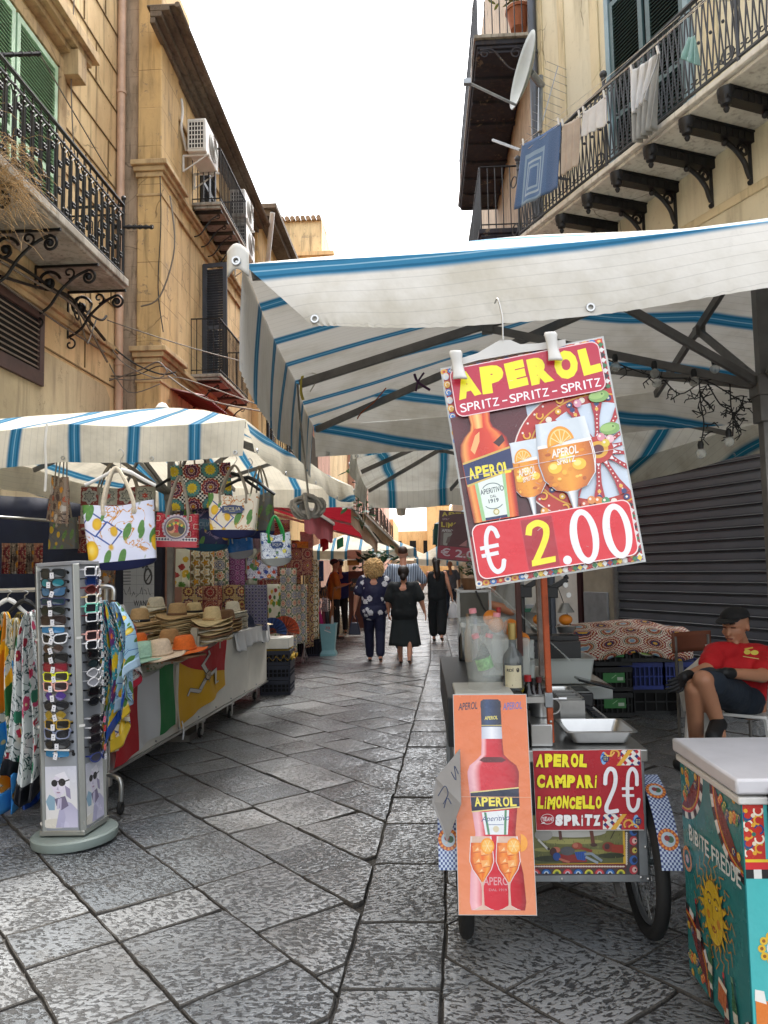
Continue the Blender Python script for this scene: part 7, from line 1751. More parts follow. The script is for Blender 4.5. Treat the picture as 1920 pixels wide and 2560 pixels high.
for k in range(5):
 x=pt(1318,1640,3.7).x;b=MB();b.lathe([(0,0),(.028,0),(.036,.085),(.034,.085),(.027,.003)],16,(x,3.7,.75+.03*k+.12));tag(b.build('plastic_cup',m_frost),'translucent plastic cup nested in the stack of cups','cup','stack of plastic cups')
b=MB();b.bb(x-.04,x+.04,3.66,3.74,ZT+.002,.868);tag(b.build('cup_box',m_black_pl),'black box under the stack of cups','box')
def tray(name,label,x0,x1,y0,y1,z,h,mat,lip=.014,cat='tray',wall=.003,inset=.02):
 t=thing(name,label,cat,((x0+x1)/2,(y0+y1)/2,z));X,Y_=(x1-x0)/2,(y1-y0)/2
 def ring(x,y,zz,r,n=5):
  out=[]
  for cx,cy,a in((x-r,y-r,0),(-x+r,y-r,1),(-x+r,-y+r,2),(x-r,-y+r,3)):
   for i in range(n):q=(a+i/(n-1))*PI/2;out.append(V((cx+r*math.cos(q),cy+r*math.sin(q),zz)))
  return out
 R_=[ring(X,Y_,h,.02),ring(X,Y_,h+.003,.02),ring(X-lip,Y_-lip,h+.003,.02),ring(X-lip-.002,Y_-lip-.002,h-.005,.02),ring(X-inset-lip,Y_-inset-lip,.006,.02),ring(X-inset-lip-.01,Y_-inset-lip-.01,.003,.015)]
 b=MB();n=len(R_[0]);b.add([p for r_ in R_ for p in r_],[(i*n+j,i*n+(j+1)%n,(i+1)*n+(j+1)%n,(i+1)*n+j)for i in range(5)for j in range(n)]+[tuple(5*n+j for j in range(n))])
 b.build('tray',mat,t,solid=wall if mat is not m_steel else 0);return t
pw=lambda px,Y:pt(px,1800,Y).x
tray('steel_pan','shallow shiny steel pan at the front right of the cart top',pw(1398,3.1),xr-.005,2.955,3.22,ZT+.002,.05,m_steel)
tray('steel_divider_box','brushed steel box with divided compartments behind the pan',pw(1398,3.3),pw(1462,3.3),3.28,3.62,ZT+.002,.12,m_steel,.006,'container',inset=.001)
b=MB();xa,xb=pw(1398,3.3)+.01,pw(1462,3.3)-.01
for k in range(3):b.bb(xa,xb,3.34+k*.08,3.345+k*.08,ZT+.02,ZT+.125)
b.bb(xa-.008,xa-.002,3.29,3.6,ZT,ZT+.12);b.bb(xa-.008,xb+.008,3.276,3.282,ZT,ZT+.118);tag(b.build('divider',m_steel),'thin steel dividers standing in the brushed box','divider')
b=MB();b.bb(pw(1322,3.0),pw(1376,3.0),2.955,3.25,ZT+.002,ZT+.085);tag(b.build('steel_box',m_steel,bevel=.004),'plain steel box between the poster and the orange post','box')
item('steel_pot','small shiny steel pot behind the plain steel box','pot',(pw(1352,3.15),3.12,ZT+.088),[('pot',m_steel,lambda b:b.lathe([(0,0),(.045,0),(.048,.07),(.05,.07),(.05,.075)],24,cap=False),{}),('handle',m_steel,lambda b:b.tube([(.045+.03*math.sin(a),0,.035+.03*math.cos(a))for a in[i*PI/8 for i in range(9)]],.004,6),{})])
b=MB();b.bar(pt(1316,1750,2.97),pt(1372,1748,2.97),.012,.022);tag(b.build('steel_bar',m_steel),'short steel bar joining the poster top to the orange post','bar')
b=MB();x0,x1=pw(1475,3.6),xr-.02
for k in range(22):b.bb(x0,x1,3.3+k*.045,3.33+k*.045,ZT+.004,ZT+.016)
b.bb(x0-.003,x1+.003,3.29,4.3,ZT+.001,ZT+.007);tag(b.build('rubber_mat',M('ribbed_black_rubber','10141c',.5,0,.1)),'long black ribbed bar mat on the right of the cart top','bar mat')
item('card_reader','black scale tray with a shiny lid left of the bar mat','tray',(pw(1425,3.9),3.85,ZT+.002),[('body',m_black_pl,lambda b:b.bb(-.11,.09,-.1,.1,0,.07),{'bevel':.01}),('lid',M('glossy_black','0e0f12',.1),lambda b:b.box((.12,.02,.1),(.18,.12,.012),rot=Matrix.Rotation(.25,3,'Y')),{'bevel':.004}),('rim',m_steel,lambda b:b.tube([(-.1,-.09,.073),(.08,-.09,.073),(.08,.09,.073),(-.1,.09,.073)],.003,5,closed=True),{})])
tb1=tray('plastic_tub','clear plastic storage tub standing behind the scale tray',pw(1352,4.1),pw(1490,4.1),4.0,4.3,ZT+.07,.13,m_frost,.012,'tub')
tb2=tray('plastic_tub','second clear tub further back, against the juice press',pw(1320,4.5),pw(1432,4.5),4.5,4.8,ZT+.1,.12,m_frost,.012,'tub')
b=MB();b.bb(pw(1315,4.3),pw(1500,4.3),3.98,4.86,ZT+.002,ZT+.068);tag(b.build('steel_stand',m_steel,bevel=.004),'low steel stand under the clear tubs','stand')
m_or=M('rusty_orange_paint','9c4520',.55,.2,.35,14,.5,90,.003)
def postm(label,a,c_,w_,mat):
 t=thing('post',label,'post',c_);b=MB();b.bar(c_,a,w_,w_,(0,1,0));b.build('bar',mat,t,world=True,bevel=.003);return t
ps=postm('flaking orange steel post rising from the front of the cart behind the sign',pt(1345,1130,2.97),pt(1378,1856,2.97),.023,m_or)
b=MB();b.box(pt(1371,1749,2.965),(.03,.03,.055));b.build('clamp',m_galv,ps,world=True,bevel=.002)
b=MB();b.cyl(pt(1375,1748,2.96),pt(1405,1747,2.96),.004,n=8);b.cyl(pt(1396,1747,2.96),pt(1416,1747,2.96),.009,n=8);b.build('tap_screw',m_steel,ps,world=True)
b=MB();b.ball(pt(1377,1804,2.955),.006,8);b.build('bolt',m_steel,ps,world=True)
postm('dark wood-coloured post behind the gold-capped bottle',pt(1280,1130,3.5),pt(1301,1640,3.5),.024,M('red_brown_post','45211a',.5,0,.3))
pq=postm('brown post wrapped in cloudy plastic beside the orange one',pt(1338,1130,3.3),pt(1358,1690,3.3),.034,M('brown_sleeve','5c5048',.35,0,.4,18,.6,30,.01))
t=thing('glass_case','small steel-framed glass counter case at the back left of the cart','display case',(xl+.1,4.4,.93));b=MB()
x0,x1,y0,y1=pt(1146,1500,4.4).x,pt(1225,1500,4.4).x,4.4,4.75;z1=pt(1180,1478,4.4).z;z0=z1-.19
for p_,q_ in(((x0,y0,z1),(x1,y0,z1)),((x0,y0,z0),(x1,y0,z0)),((x0,y0,z0-.2),(x0,y0,z1)),((x1,y0,z0),(x1,y0,z1)),((x0,y1,z1),(x1,y1,z1)),((x0,y0,z1),(x0,y1,z1)),((x1,y0,z1),(x1,y1,z1)),((x1,y0,z0-.2),(x1,y0,z0))):b.bar(p_,q_,.014,.014)
b.build('frame',m_steel,t,world=True);b=MB();b.bb(x0+.01,x1-.01,y0,y0+.004,z0,z1);b.bb(x0,x1,y0,y1,z1-.004,z1+.002);b.build('pane',M('case_back','55534c',.2),t,world=True)
b=MB();b.add([(x1,4.3,z1+.02),(x1+.35,3.9,.95),(x1+.35,4.5,.95),(x1,4.6,z1+.02)],[(0,1,2,3)]);b.build('sloping_glass',m_clear2,t,world=True,smooth=False,solid=.006)
b=MB();b.tube(catmull([(x0+.1,4.38,z1),(x0+.14,4.3,z1-.1),(x0+.22,4.2,z1-.19)],5),.006,5);b.build('cable',m_cable_b,t,world=True)
def press(px,label,Y):
 x=pt(px,1600,Y).x;zb=pt(px,1600,Y).z;t=thing('juice_press',label,'juice press',(x,Y,zb),0,'hand juice presses');b=MB()
 b.bb(-.07,.1,-.07,.07,0,.03);b.cyl((-.045,0,.03),(-.045,0,.3),.012,n=10);b.box((-.03,0,.26),(.07,.05,.06));b.bar((-.03,0,.28),(.06,0,.33),.03,.03);b.bar((.06,0,.33),(.0,-.02,.46),.022,.022);b.build('stand',m_black_pl,t,bevel=.004)
 b=MB();b.lathe([(0,.04),(.04,.04),(.055,.075),(.05,.075)],20,(.045,0,0));b.build('cup',m_steel,t);b=MB();b.lathe([(0,.2),(.02,.2),(.045,.16),(.05,.15)],20,(.045,0,0));b.build('press_cone',m_steel,t)
 for p_ in((.045,-.03,.3),(.06,-.03,.245),(.03,-.03,.36)):b=MB();b.lathe([(0,-.01),(.014,-.01),(.014,.01),(0,.01)],12,p_,rot=Matrix.Rotation(PI/2,3,'X'));b.build('joint',m_steel,t)
 b=MB();b.ball((.045,0,.11),(.038,.038,.03),14);b.build('orange_half',M('orange_peel','d07a1c'),t)
press(1330,'black hand juice press with steel joints behind the posts',4.2);press(1395,'second black juice press, just right of the orange post',4.25)
b=MB();b.bb(pt(1300,1600,4.2).x,pt(1440,1600,4.2).x,4.08,4.4,.94,pt(1330,1600,4.2).z);tag(b.build('press_shelf',m_black_pl),'black shelf carrying the juice presses','shelf')
p0=wl(sE-.5,.1,2.4);b=MB();b.tube(sag(pt(1395,1470,7.5),pt(1430,1575,7.5),-.02,8),.004,5);b.box(pt(1432,1580,7.5),(.05,.04,.1));tag(b.build('power_lead',m_cable_b),'black plug hanging on a thin lead in front of the white door','cable')
t=thing('herb_basket','small basket of green herbs on top of the glass case','plant',((x0+x1)/2,4.55,z1+.003));b=MB();b.lathe([(0,0),(.05,0),(.07,.07),(.06,.07),(.0,.02)],16);b.build('basket',m_wood,t);b=MB();rl=random.Random(3)
for k in range(120):
 c=V((rl.gauss(0,.04),rl.gauss(0,.035),.09+abs(rl.gauss(0,.05))));a=rl.uniform(0,6);d=V((math.cos(a),math.sin(a),rl.uniform(-.3,.6)))*.022;e=V((-math.sin(a),math.cos(a),0))*.009;b.add([c-d,c+e,c+d,c-e],[(0,1,2,3)])
b.build('leaves',M('herb_green','3c5a26',.6,0,.4),t,smooth=False)
P0=pt(1500,1790,7.3);X0=pt(1440,1700,7.3).x;X1=pt(1735,1700,7.3).x
for k in range(3):
 t=crate('plastic_crate',['lowest','middle','topmost'][k]+' black crate with a green label in the stack under the patterned cloth',(pt(1528,1700,7.4).x,7.5,.02+k*.235),.34,.4,.22,m_cr_black,0,'black crates with green labels',7)
 A=Art(1,1,lambda x,y,d:V((x,-.212-d*4,y)),.0006);A.rect(-.1,.08,.1,.17,'2c7a3a');A.rect(.03,.1,.085,.13,'b9c9b9');A.line([(-.02,.12),(.02,.15)],.006,'9cc49c');A.mb.build('label',print_mat(),t,smooth=False)
for k,(dx,z,l)in enumerate(((0,.26,'blue open crate under the table, left one'),(.4,.26,'blue open crate under the table, right one'))):crate('plastic_crate',l,(pt(1610,1700,7.3).x+dx,7.55,z),.38,.4,.25,m_cr_blue,0,'blue crates under the patterned cloth',9,fill=M('navy_fill','0c1a44',.8))
t=crate('plastic_crate','black crate with a white oval SAN PAOLO label above the blue crates',(pt(1612,1700,7.3).x+.05,7.5,.52),.52,.4,.2,m_cr_black,0,None,9)
A=Art(1,1,lambda x,y,d:V((x,-.212-d*4,y)),.0006);A.disc(.0,.11,.12,'1c1c1c',.06);A.disc(.0,.11,.105,'c9c4ae',.05);A.disc(0,.085,.08,'7c9a3c',.02);A.text('SAN PAOLO',-.085,.1,.085,.125,'2c241c',.02);A.disc(-.18,.1,.03,'9c2c24');A.disc(.18,.1,.03,'9c2c24');A.mb.build('label',print_mat(),t,smooth=False)
crate('plastic_crate','large dark crate on the ground behind the blue ones',(pt(1640,1700,7.3).x,7.7,0),.9,.4,.25,m_cr_black,0,None,9)
b=MB();b.bb(X0+.05,X1-.05,7.32,7.95,.74,.77);bt_=thing('trestle_table','low table over the crates, hidden by a patterned cloth','table',((X0+X1)/2,7.6,0));b.build('tabletop',m_wood,bt_,world=True)
for x in(X0+.1,X1-.1):
 for y in(7.36,7.9):b=MB();b.bb(x-.02,x+.02,y-.02,y+.02,0,.74);b.build('leg',m_grey_metal,bt_,world=True)
b=MB()
def tcl(u,v):
 x=lerp(X0,X1+.0,u)
 lump=.05+.05*math.sin(PI*min(1,max(0,(u-.1)/.75)))+.035*noise.noise(V((x*3,v*4,2)))
 if v<.55:q=v/.55;y=lerp(8.0,7.3,q);z=.78+lump*math.sin(PI*(.15+.8*q))
 else:q=(v-.55)/.45;y=7.3-.03*math.sin(q*PI/2)-.02*math.sin(u*30)*q;z=.78+lump*.45-(.24+.03*math.sin(u*9)+(.16 if u<.12 else 0)*(1-u/.12))*q
 return V((x-(.06*(1-u)if u<.1 else 0),y,z))
b.grid(tcl,60,36,uvf=lambda u,v,p:(u*(X1-X0),v*.95));b.grid(lambda u,v:V((X0-.05*v,lerp(7.3,8.0,u),.8-.3*v)),8,6,uvf=lambda u,v,p:(u*.6,v*.3))
tag(b.build('patterned_cloth',f_table,solid=.004),'red, white and blue medallion-print cloth draped over the table and crates','cloth')
t=thing('chair','empty chair with brown wooden seat and back between the crates and the seated man','chair',(pt(1796,1650,6.0).x,6.15,0),.5);b=MB();b.grid(lambda u,v:V(((u-.5)*.42,.18+.03*math.cos((u-.5)*3),.72+.16*v)),10,4);b.build('backrest',M('brown_seat_wood','6c3a24'),t,solid=.015)
b=MB();b.bb(-.2,.2,-.2,.2,.43,.45);b.build('seat',M('brown_seat_wood','6c3a24'),t,bevel=.006)
for sx,sy,h in((-1,-1,.44),(1,-1,.44),(1,1,.85),(-1,1,.85)):b=MB();b.cyl((sx*.18,sy*.18,0),(sx*.18,sy*.18,h),.012,n=8);b.build('leg',m_grey_metal,t)
F1=pz(1679,1844,.81);F2=pz(1839,1948,.81);FA=(F1-F2);FLn=FA.length;FA.normalize();FR=V((FA.y,-FA.x,0))
if FR.x<0:FR=-FR
fo=F2.copy();fo.z=0;fz=thing('chest_freezer','turquoise chest freezer painted with a sun and BIBITE FREDDE, white lid, at the right edge','freezer',fo)
RF=Matrix((FR,FA,V((0,0,1)))).transposed()
def fb(b,r0,r1,a0,a1,z0,z1):return b.box(fo+FR*(r0+r1)/2+FA*(a0+a1)/2+V((0,0,(z0+z1)/2)),(r1-r0,a1-a0,z1-z0),rot=RF)
b=MB();fb(b,.02,.95,.02,FLn-.02,.03,.74);b.build('body',M('turquoise_vinyl','3a9c9c',.3,0,.05),fz,world=True,bevel=.008)
b=MB();fb(b,0.008,.96,.008,FLn-.008,.735,.757);b.build('rim',m_white_pl,fz,world=True,bevel=.005)
b=MB();fb(b,0,.97,0,FLn,.765,.81);b.build('lid',M('scuffed_white_lid','c3c1c4',.45,0,.08,7,.1),fz,world=True,bevel=.008)
b=MB();fb(b,.11,.95,.012,.016,.2,.73);b.build('metal_plate',M('mottled_zinc','6f7275',.45,.5,.4,18,.3),fz,world=True)
b=MB();fb(b,.09,.16,-.02,.02,.66,.79);fb(b,.1,.15,-.028,-.018,.58,.7);b.build('latch',M('dark_bronze_metal','3c3a36',.4,.8),fz,world=True,bevel=.006)
FU=lambda u,z,d:fo+FR*(.0195-d-.001)+FA*u+V((0,0,z))
L=FLn-.04
A=Art(1,1,lambda x,y,d:FU(FLn-.02-x,y,d),.0006)
def orn(A,cx,cy,r,a0,a1):
 n=max(6,int((a1-a0)/.16))
 for k in range(n):
  p,q=lerp(a0,a1,k/n),lerp(a0,a1,(k+1)/n);A.poly([(cx+r*math.cos(p),cy+r*math.sin(p)),(cx+r*math.cos(q),cy+r*math.sin(q)),(cx+(r-.022)*math.cos(q),cy+(r-.022)*math.sin(q)),(cx+(r-.022)*math.cos(p),cy+(r-.022)*math.sin(p))],'d9d9d4' if k%2 else '16161a',up=k==0)
 for rr_,c_ in((r-.022,'b8281c'),(r-.03,'c9a02c'),(r-.036,'6e1f1c')):A.disc(cx,cy,rr_,c_,n=24,a0=a0,a1=a1)
 for k in range(16):a=lerp(a0,a1,((k*.37)%1)*.86+.07);rr_=(r-.05)*(.25+.75*((k*.61)%1));A.disc(cx+rr_*math.cos(a),cy+rr_*math.sin(a),.013,['c9982c','23407c','3c7a4c','c8562c'][k%4],n=10);A.arc(cx+rr_*math.cos(a),cy+rr_*math.sin(a),.008,.003,0,4.5,'e8c868',n=8)
A.rect(.001,.035,L,.735,'1b7475')  # shading of this side is put into the darker teal ground
A.clipb=(.001,.035,L,.735)
orn(A,.02,.74,.19,-PI/2-.12,0);orn(A,L+.0,.74,.23,PI,PI*1.5);orn(A,.0,.04,.22,0,PI/2);orn(A,L+.05,.02,.13,PI/2,PI)
A.comic('BIBITE FREDDE',.075,.492,L-.012,.545,'d3dcda',.015,0,.0,{'I':.35,' ':.4},.14)
sx_,sy_=L*.53,.335
for k in range(20):
 a=k*PI/10;P=[(sx_+(.09+i*.012)*math.cos(a+.1+.1*math.sin(i*1.9)),sy_+(.09+i*.013)*math.sin(a+.1+.1*math.sin(i*1.9)))for i in range(7)];A.line(P,.004,'b07a1c')
A.fan(sx_,sy_,.074,.122,16,'6e5210');A.fan(sx_,sy_,.072,.116,16,'c9a51c');A.disc(sx_,sy_,.078,'7c5c10',.098);A.disc(sx_,sy_,.074,'c7a61e',.094)
for s_ in(-1,1):A.arc(sx_+s_*.028,sy_+.03,.02,.005,.5,2.6,'4c3610');A.disc(sx_+s_*.028,sy_+.022,.012,'5c4414',.007);A.disc(sx_+s_*.028,sy_+.023,.006,'d9c87c',.004);A.disc(sx_+s_*.04,sy_-.02,.014,'b87a1c')
A.line([(sx_-.006,sy_+.02),(sx_-.01,sy_-.02),(sx_+.006,sy_-.022)],.003,'6c4c14');A.arc(sx_,sy_-.036,.022,.004,PI+.4,2*PI-.4,'7c2c14');A.disc(sx_,sy_-.046,.011,'9c4a1c',.005)
A.arc(.05,.42,.035,.012,0,6.2,'c07a3c');A.disc(.05,.42,.014,'b9a0a8')
for x,y,an,c1,c2 in((.13,.16,.12,'4a1420','b0202c'),(.21,.1,-.1,'1f5a34','3c7a4c'),(L-.16,.03,.1,'5a1420','b82c34'),(L-.09,.05,.14,'1f5a34','6a8c6a')):
 def q(u,v):return(x+u*math.cos(an)-v*math.sin(an),y+u*math.sin(an)+v*math.cos(an))
 A.poly([q(-.018,0),q(.018,0),q(.018,.08),q(.007,.11),q(.007,.15),q(-.007,.15),q(-.007,.11),q(-.018,.08)],c1);A.poly([q(-.017,.03),q(.017,.03),q(.017,.06),q(-.017,.06)],'c9c4b4');A.poly([q(-.007,.14),q(.007,.14),q(.007,.155),q(-.007,.155)],c2)
A.poly([(.27,.08),(.33,.07),(.34,.13),(.28,.14)],'b5602c');A.poly([(.28,.14),(.34,.13),(.345,.145),(.285,.155)],'d9d0bc')
A.clipb=None
A.mb.build('painted_side',glossy,fz,world=True,smooth=False)
A=Art(1,1,lambda x,y,d:fo+FR*x+FA*(.0185-d-.001)+V((0,0,y)),.0006)
A.rect(.022,.04,.11,.735,'45b0b0');A.rect(.11,.04,.3,.2,'45b0b0');A.clipb=(.022,.04,.3,.735);A.rect(.022,.58,.08,.735,'b8281c')  # brighter light on the front is put into this lighter turquoise
for k in range(10):A.arc(.035+.03*(k%2),.6+.013*k,.012,.005,k,k+4,['e8dcc8','d9a02c','23407c'][k%3]);A.disc(.05-.02*(k%2),.6+.013*k,.006,['d9a02c','2c6a5c','e0d0b8'][k%3])
A.rect(.022,.555,.1,.58,'c9282c');A.rect(.022,.575,.1,.583,'e0c02c')
for k in range(4):A.rect(.022+k*.022,.53,.044+k*.022,.555,'d9d9d4' if k%2 else '16161a')
for k in range(10):a=k*.63;A.disc(.09+.035*math.cos(a),.34+.035*math.sin(a),.011,'d9b02c');A.disc(.09+.035*math.cos(a),.34+.035*math.sin(a),.005,'8c5a1c')
A.disc(.09,.34,.022,'d9d4cc');A.disc(.09,.34,.01,'b8283c');A.poly([(.03,.1),(.07,.09),(.085,.19),(.03,.21)],'d9782c');A.poly([(.028,.2),(.06,.19),(.055,.225),(.03,.23)],'e8e4dc')
A.clipb=None;A.mb.build('painted_front',glossy,fz,world=True,smooth=False)
def cap(b,p,q,r0,r1,n=14):
 p=V(p);q=V(q);d=q-p;L=d.length
 if L<1e-5:b.ball(p,r0,n);return
 d/=L;P=[];rr=[]
 for i in range(5):a=PI/2*(1-i/4);P.append(p-d*r0*math.sin(a));rr.append(max(.0006,r0*math.cos(a)))
 for i in range(5):a=PI/2*i/4;P.append(q+d*r1*math.sin(a));rr.append(max(.0006,r1*math.cos(a)))
 b.tube(P,rr,n)
def limb(b,pts,rs):
 for(p,q),(r0,r1)in zip(zip(pts,pts[1:]),zip(rs,rs[1:])):cap(b,p,q,r0,r1)
def blob(b,name,mat,par,vox=.011,sm=4,world=True,disp=0):
 o=b.build(name,mat,par,world=world)
 m=o.modifiers.new('r','REMESH');m.mode='VOXEL';m.voxel_size=vox;m.use_smooth_shade=True
 if sm:m=o.modifiers.new('s','SMOOTH');m.iterations=sm;m.factor=.5
 if disp:
  tx=bpy.data.textures.new(name,'CLOUDS');tx.noise_scale=.07;m=o.modifiers.new('d','DISPLACE');m.texture=tx;m.strength=disp;m.mid_level=.5
 return o
def skin_mat(n,c):return M(n,c,.5,0,.08,8,.1,120,.002,Subsurface_Weight=.08)
sk1=skin_mat('fair_skin','c98f74');sk2=skin_mat('tanned_skin','a86f50');sk3=skin_mat('olive_skin','b07c5e')
def hand(b,w_,d,side,back,s=1.0,curl=.35):
 """palm and five bent fingers from the wrist along d"""
 w_=V(w_);d=V(d).normalized();side=V(side);side=(side-d*side.dot(d)).normalized();nrm=d.cross(side)
 if nrm.dot(V(back))<0:nrm=-nrm
 for k in range(4):u=(k-1.5)*.019*s;cap(b,w_+side*u*.6,w_+d*.085*s+side*u,.014*s,.0115*s,8)
 for k,L in enumerate((.062,.075,.07,.055)):
  p=w_+d*.088*s+side*(k-1.5)*.021*s;d1=(d-nrm*curl).normalized();d2=(d-nrm*curl*3).normalized();q=p+d1*L*.5*s;r_=q+d2*L*.5*s;cap(b,p,q,.0092*s,.0085*s,8);cap(b,q,r_,.0085*s,.007*s,8)
 p=w_+d*.025*s-side*.03*s;q=p+(d-side*.8).normalized()*.04*s;cap(b,p,q,.012*s,.0105*s,8);cap(b,q,q+(d-side*.1-nrm*.3).normalized()*.035*s,.0105*s,.008*s,8)
def head(b,c,f,up=V((0,0,1)),s=1.0):
 """c centre, f facing"""
 f=V(f).normalized();up=V(up).normalized();r=f.cross(up).normalized();up=r.cross(f);m=Matrix((r,f,up)).transposed()
 def L(x,y,z):return V(c)+m@V((x,y,z))*s
 b.ball(L(0,-.012,.028),(.077*s,.096*s,.085*s),20,m);b.ball(L(0,.022,-.03),(.06*s,.066*s,.078*s),18,m)
 cap(b,L(-.02,.06,-.092),L(.02,.06,-.092),.02*s,.02*s);cap(b,L(0,.082,.01),L(0,.106,-.03),.009*s,.013*s);cap(b,L(-.03,.078,.022),L(.03,.078,.022),.012*s,.012*s)
 for q in(-1,1):b.ball(L(q*.078,-.01,-.005),(.008*s,.018*s,.03*s),8,m);cap(b,L(q*.045,.055,-.025),L(q*.03,.062,-.04),.018*s,.014*s)
 cap(b,L(-.018,.087,-.06),L(.018,.087,-.06),.008*s,.008*s);cap(b,L(-.014,.086,-.071),L(.014,.086,-.071),.008*s,.008*s)
 return L
def walker(label,px,py,H,hd,skin,top,bot,hairm,style,fat=1.0,arms=None,step=.16,hairf=None,shoes='2a2422',feet_y=None):
 g=pz(px,py,0);t=thing('person',label,'person',(g.x,g.y,0),hd);k=H/1.7;b=MB();F=fat
 S=lambda x,y,z:V((x,y,z))*k
 hip=S(0,0,.9);ch=S(0,.0,1.27)
 legs=[]
 for s,dy,lift in((-1,step,0),(1,-step,.05)):
  kn=S(s*.095,dy*.55+.03,.5);an=S(s*.09,dy-(.06 if dy<0 else 0),.09+(lift if dy<0 else 0));legs.append((S(s*.085,0,.88),kn,an));limb(b,[S(s*.09,0,.88),kn,an],[.085*k*F,.055*k,.038*k])
  toe=an+S(.01*s,.13,-.055)if dy>0 else an+S(.01*s,.07,-.11);cap(b,an+S(0,-.03,-.05),toe,.034*k,.025*k)
 cap(b,S(-.07,0,.93),S(.07,0,.93),.115*k*F,.115*k*F);cap(b,S(0,0,.95),S(0,0,1.15),.115*k*F,.125*k*F);cap(b,S(-.1,0,1.3),S(.1,0,1.3),.095*k*F,.095*k*F);cap(b,S(-.08,0,1.2),S(.08,0,1.2),.1*k*F,.1*k*F)
 cap(b,S(0,-.01,1.36),S(0,.02,1.5),.06*k,.052*k);lk=V((0,1,-.05))if not hairf else V(hairf);head(b,S(0,.02,1.585),lk,s=k*1.0)
 A_=[]
 for s,(e,w_)in zip((-1,1),arms or(((-.27,-.03,1.12),(-.3,.02,.88)),((.27,-.03,1.12),(.29,.04,.88)))):
  sh=S(s*.175*F**.5,0,1.37);e=S(*e);w_=S(*w_);limb(b,[sh,e,w_],[.052*k*F,.042*k*F,.026*k]);d=(w_-e).normalized();hand(b,w_,d,V((0,1,0))if abs(d.y)<.8 else V((1,0,0)),V((s,0,0)),k);A_.append((sh,e,w_))
 blob(b,'body',skin,t,.0085*k,2,False)
 for s,(a,kn,an)in zip((-1,1),legs):
  sb=MB();cap(sb,an+V((0,-.04,-.062))*k,an+V((0,.14,-.072))*k,.03*k,.034*k)
  if style!='x':sb.X=None
  o=blob(sb,'shoe',M('shoe_'+shoes,shoes,.6),t,.012,2,False);
 return t,S,legs,A_,k,F
def garment(t,S,A_,k,F,mat,z0,sleeve=.5,flare=1.0,name='shirt',neck=True,extra=.018,straps=False):
 b=MB();cap(b,S(-.07,0,z0+.08),S(.07,0,z0+.08),(.115*F+extra)*k*flare,(.115*F+extra)*k*flare);cap(b,S(0,0,z0+.1),S(0,0,1.15),(.12*F+extra)*k,(.13*F+extra)*k)
 for s in(-1,1):limb(b,[S(s*.07,0,z0+.1),S(s*.068,0,1.08),S(s*.085,0,1.2),S(s*.1,0,1.32)],[(r_*F+extra)*k for r_ in(.11,.108,.1,.085)])
 if not straps:cap(b,S(-.13,0,1.37),S(.13,0,1.37),.06*k,.06*k)
 for sh,e,w_ in A_:
  if sleeve>0:q=sh.lerp(e,sleeve);cap(b,sh,q,.066*k*F,.07*k*F)
 blob(b,name,mat,t,.011,12,False,.012)
def trousers(t,S,legs,k,F,mat,wide=1.0,end=.92,name='trousers'):
 b=MB();cap(b,S(-.07,0,.93),S(.07,0,.93),.13*k*F,.13*k*F)
 for a,kn,an in legs:q=kn.lerp(an,end);limb(b,[a,kn,q],[.1*k*F,.075*k*wide,.062*k*wide])
 blob(b,name,mat,t,.011,3,False,.012)
def skirt(t,k,F,mat,z0,z1,r0,r1,name='skirt'):
 b=MB();b.grid(lambda u,v:V(((lerp(r0,r1,v)*(1+.05*v*math.sin(u*44)))*math.cos(2*PI*u)*F,(lerp(r0,r1,v)*.72*(1+.05*v*math.sin(u*44+1)))*math.sin(2*PI*u),lerp(z0,z1,v)+.012*math.sin(u*13)*v))*k,60,12);b.build(name,mat,t,weld=True,solid=.004)
hair_b=M('dark_brown_hair','1c1310',.55,0,.3,30,.8,90,.006);hair_l=M('blonde_curls','cfae78',.6,0,.45,40,1.0,70,.01)
tf=NT('navy_floral_blouse');_o=tf.coord();_w=tf.mix(.1,tf.mapping(_o,(9,9,9)),tf.noise(_o,20,2,.5,0,True));_d=tf.voro(_w,1);_p=tf.xyz(tf.voro(_w,1,out='Color'))[0]
_m=tf.math('MULTIPLY',tf.math('SUBTRACT',1,tf.step(tf.math('ADD',_d,tf.math('MULTIPLY',tf.noise(_o,60,1),.3)),.5,.53)),tf.step(_p,.12,.13));m_floral=tf.bsdf(tf.mix(_m,hx('11163a'),tf.mix(tf.step(_d,.05,.12),hx('8c8f9c'),hx('d3d5da'))),.7)
t1,S,lg,A_,k,F=walker('woman with curly blonde hair in a navy blouse with white flowers, walking away',938,1655,1.58,.05,sk1,0,0,0,'a',1.22,(((-.29,-.02,1.1),(-.33,.03,.86)),((.3,-.02,1.1),(.3,.0,.88))))
garment(t1,S,A_,k,F,m_floral,.78,.75,1.12,'blouse');trousers(t1,S,lg,k,F,M('deep_navy_trousers','0f1434',.8),1.15)
b=MB();rh=random.Random(6);hc=S(0,.0,1.6)
b.ball(hc,(.135,.13,.13),16);b.ball(hc+V((0,-.03,-.1)),(.15,.11,.1),14);hb=blob(b,'hair',hair_l,t1,.012,2,False,.03)
b=MB()
for i in range(210):
 a=rh.uniform(0,2*PI);z=rh.uniform(-.85,1);q=V((math.cos(a)*math.sqrt(1-z*z*.9),math.sin(a)*math.sqrt(1-z*z*.9),z));c=hc+V((q.x*.15,q.y*.135-.015,q.z*.15-.035));r_=rh.uniform(.012,.022)
 b.tube([c+V((r_*math.cos(j*.9+i),r_*math.sin(j*.9+i)*.8,r_*math.sin(j*.5)-j*.004))for j in range(9)],.0065,4)
b.build('curls',hair_l,hb)
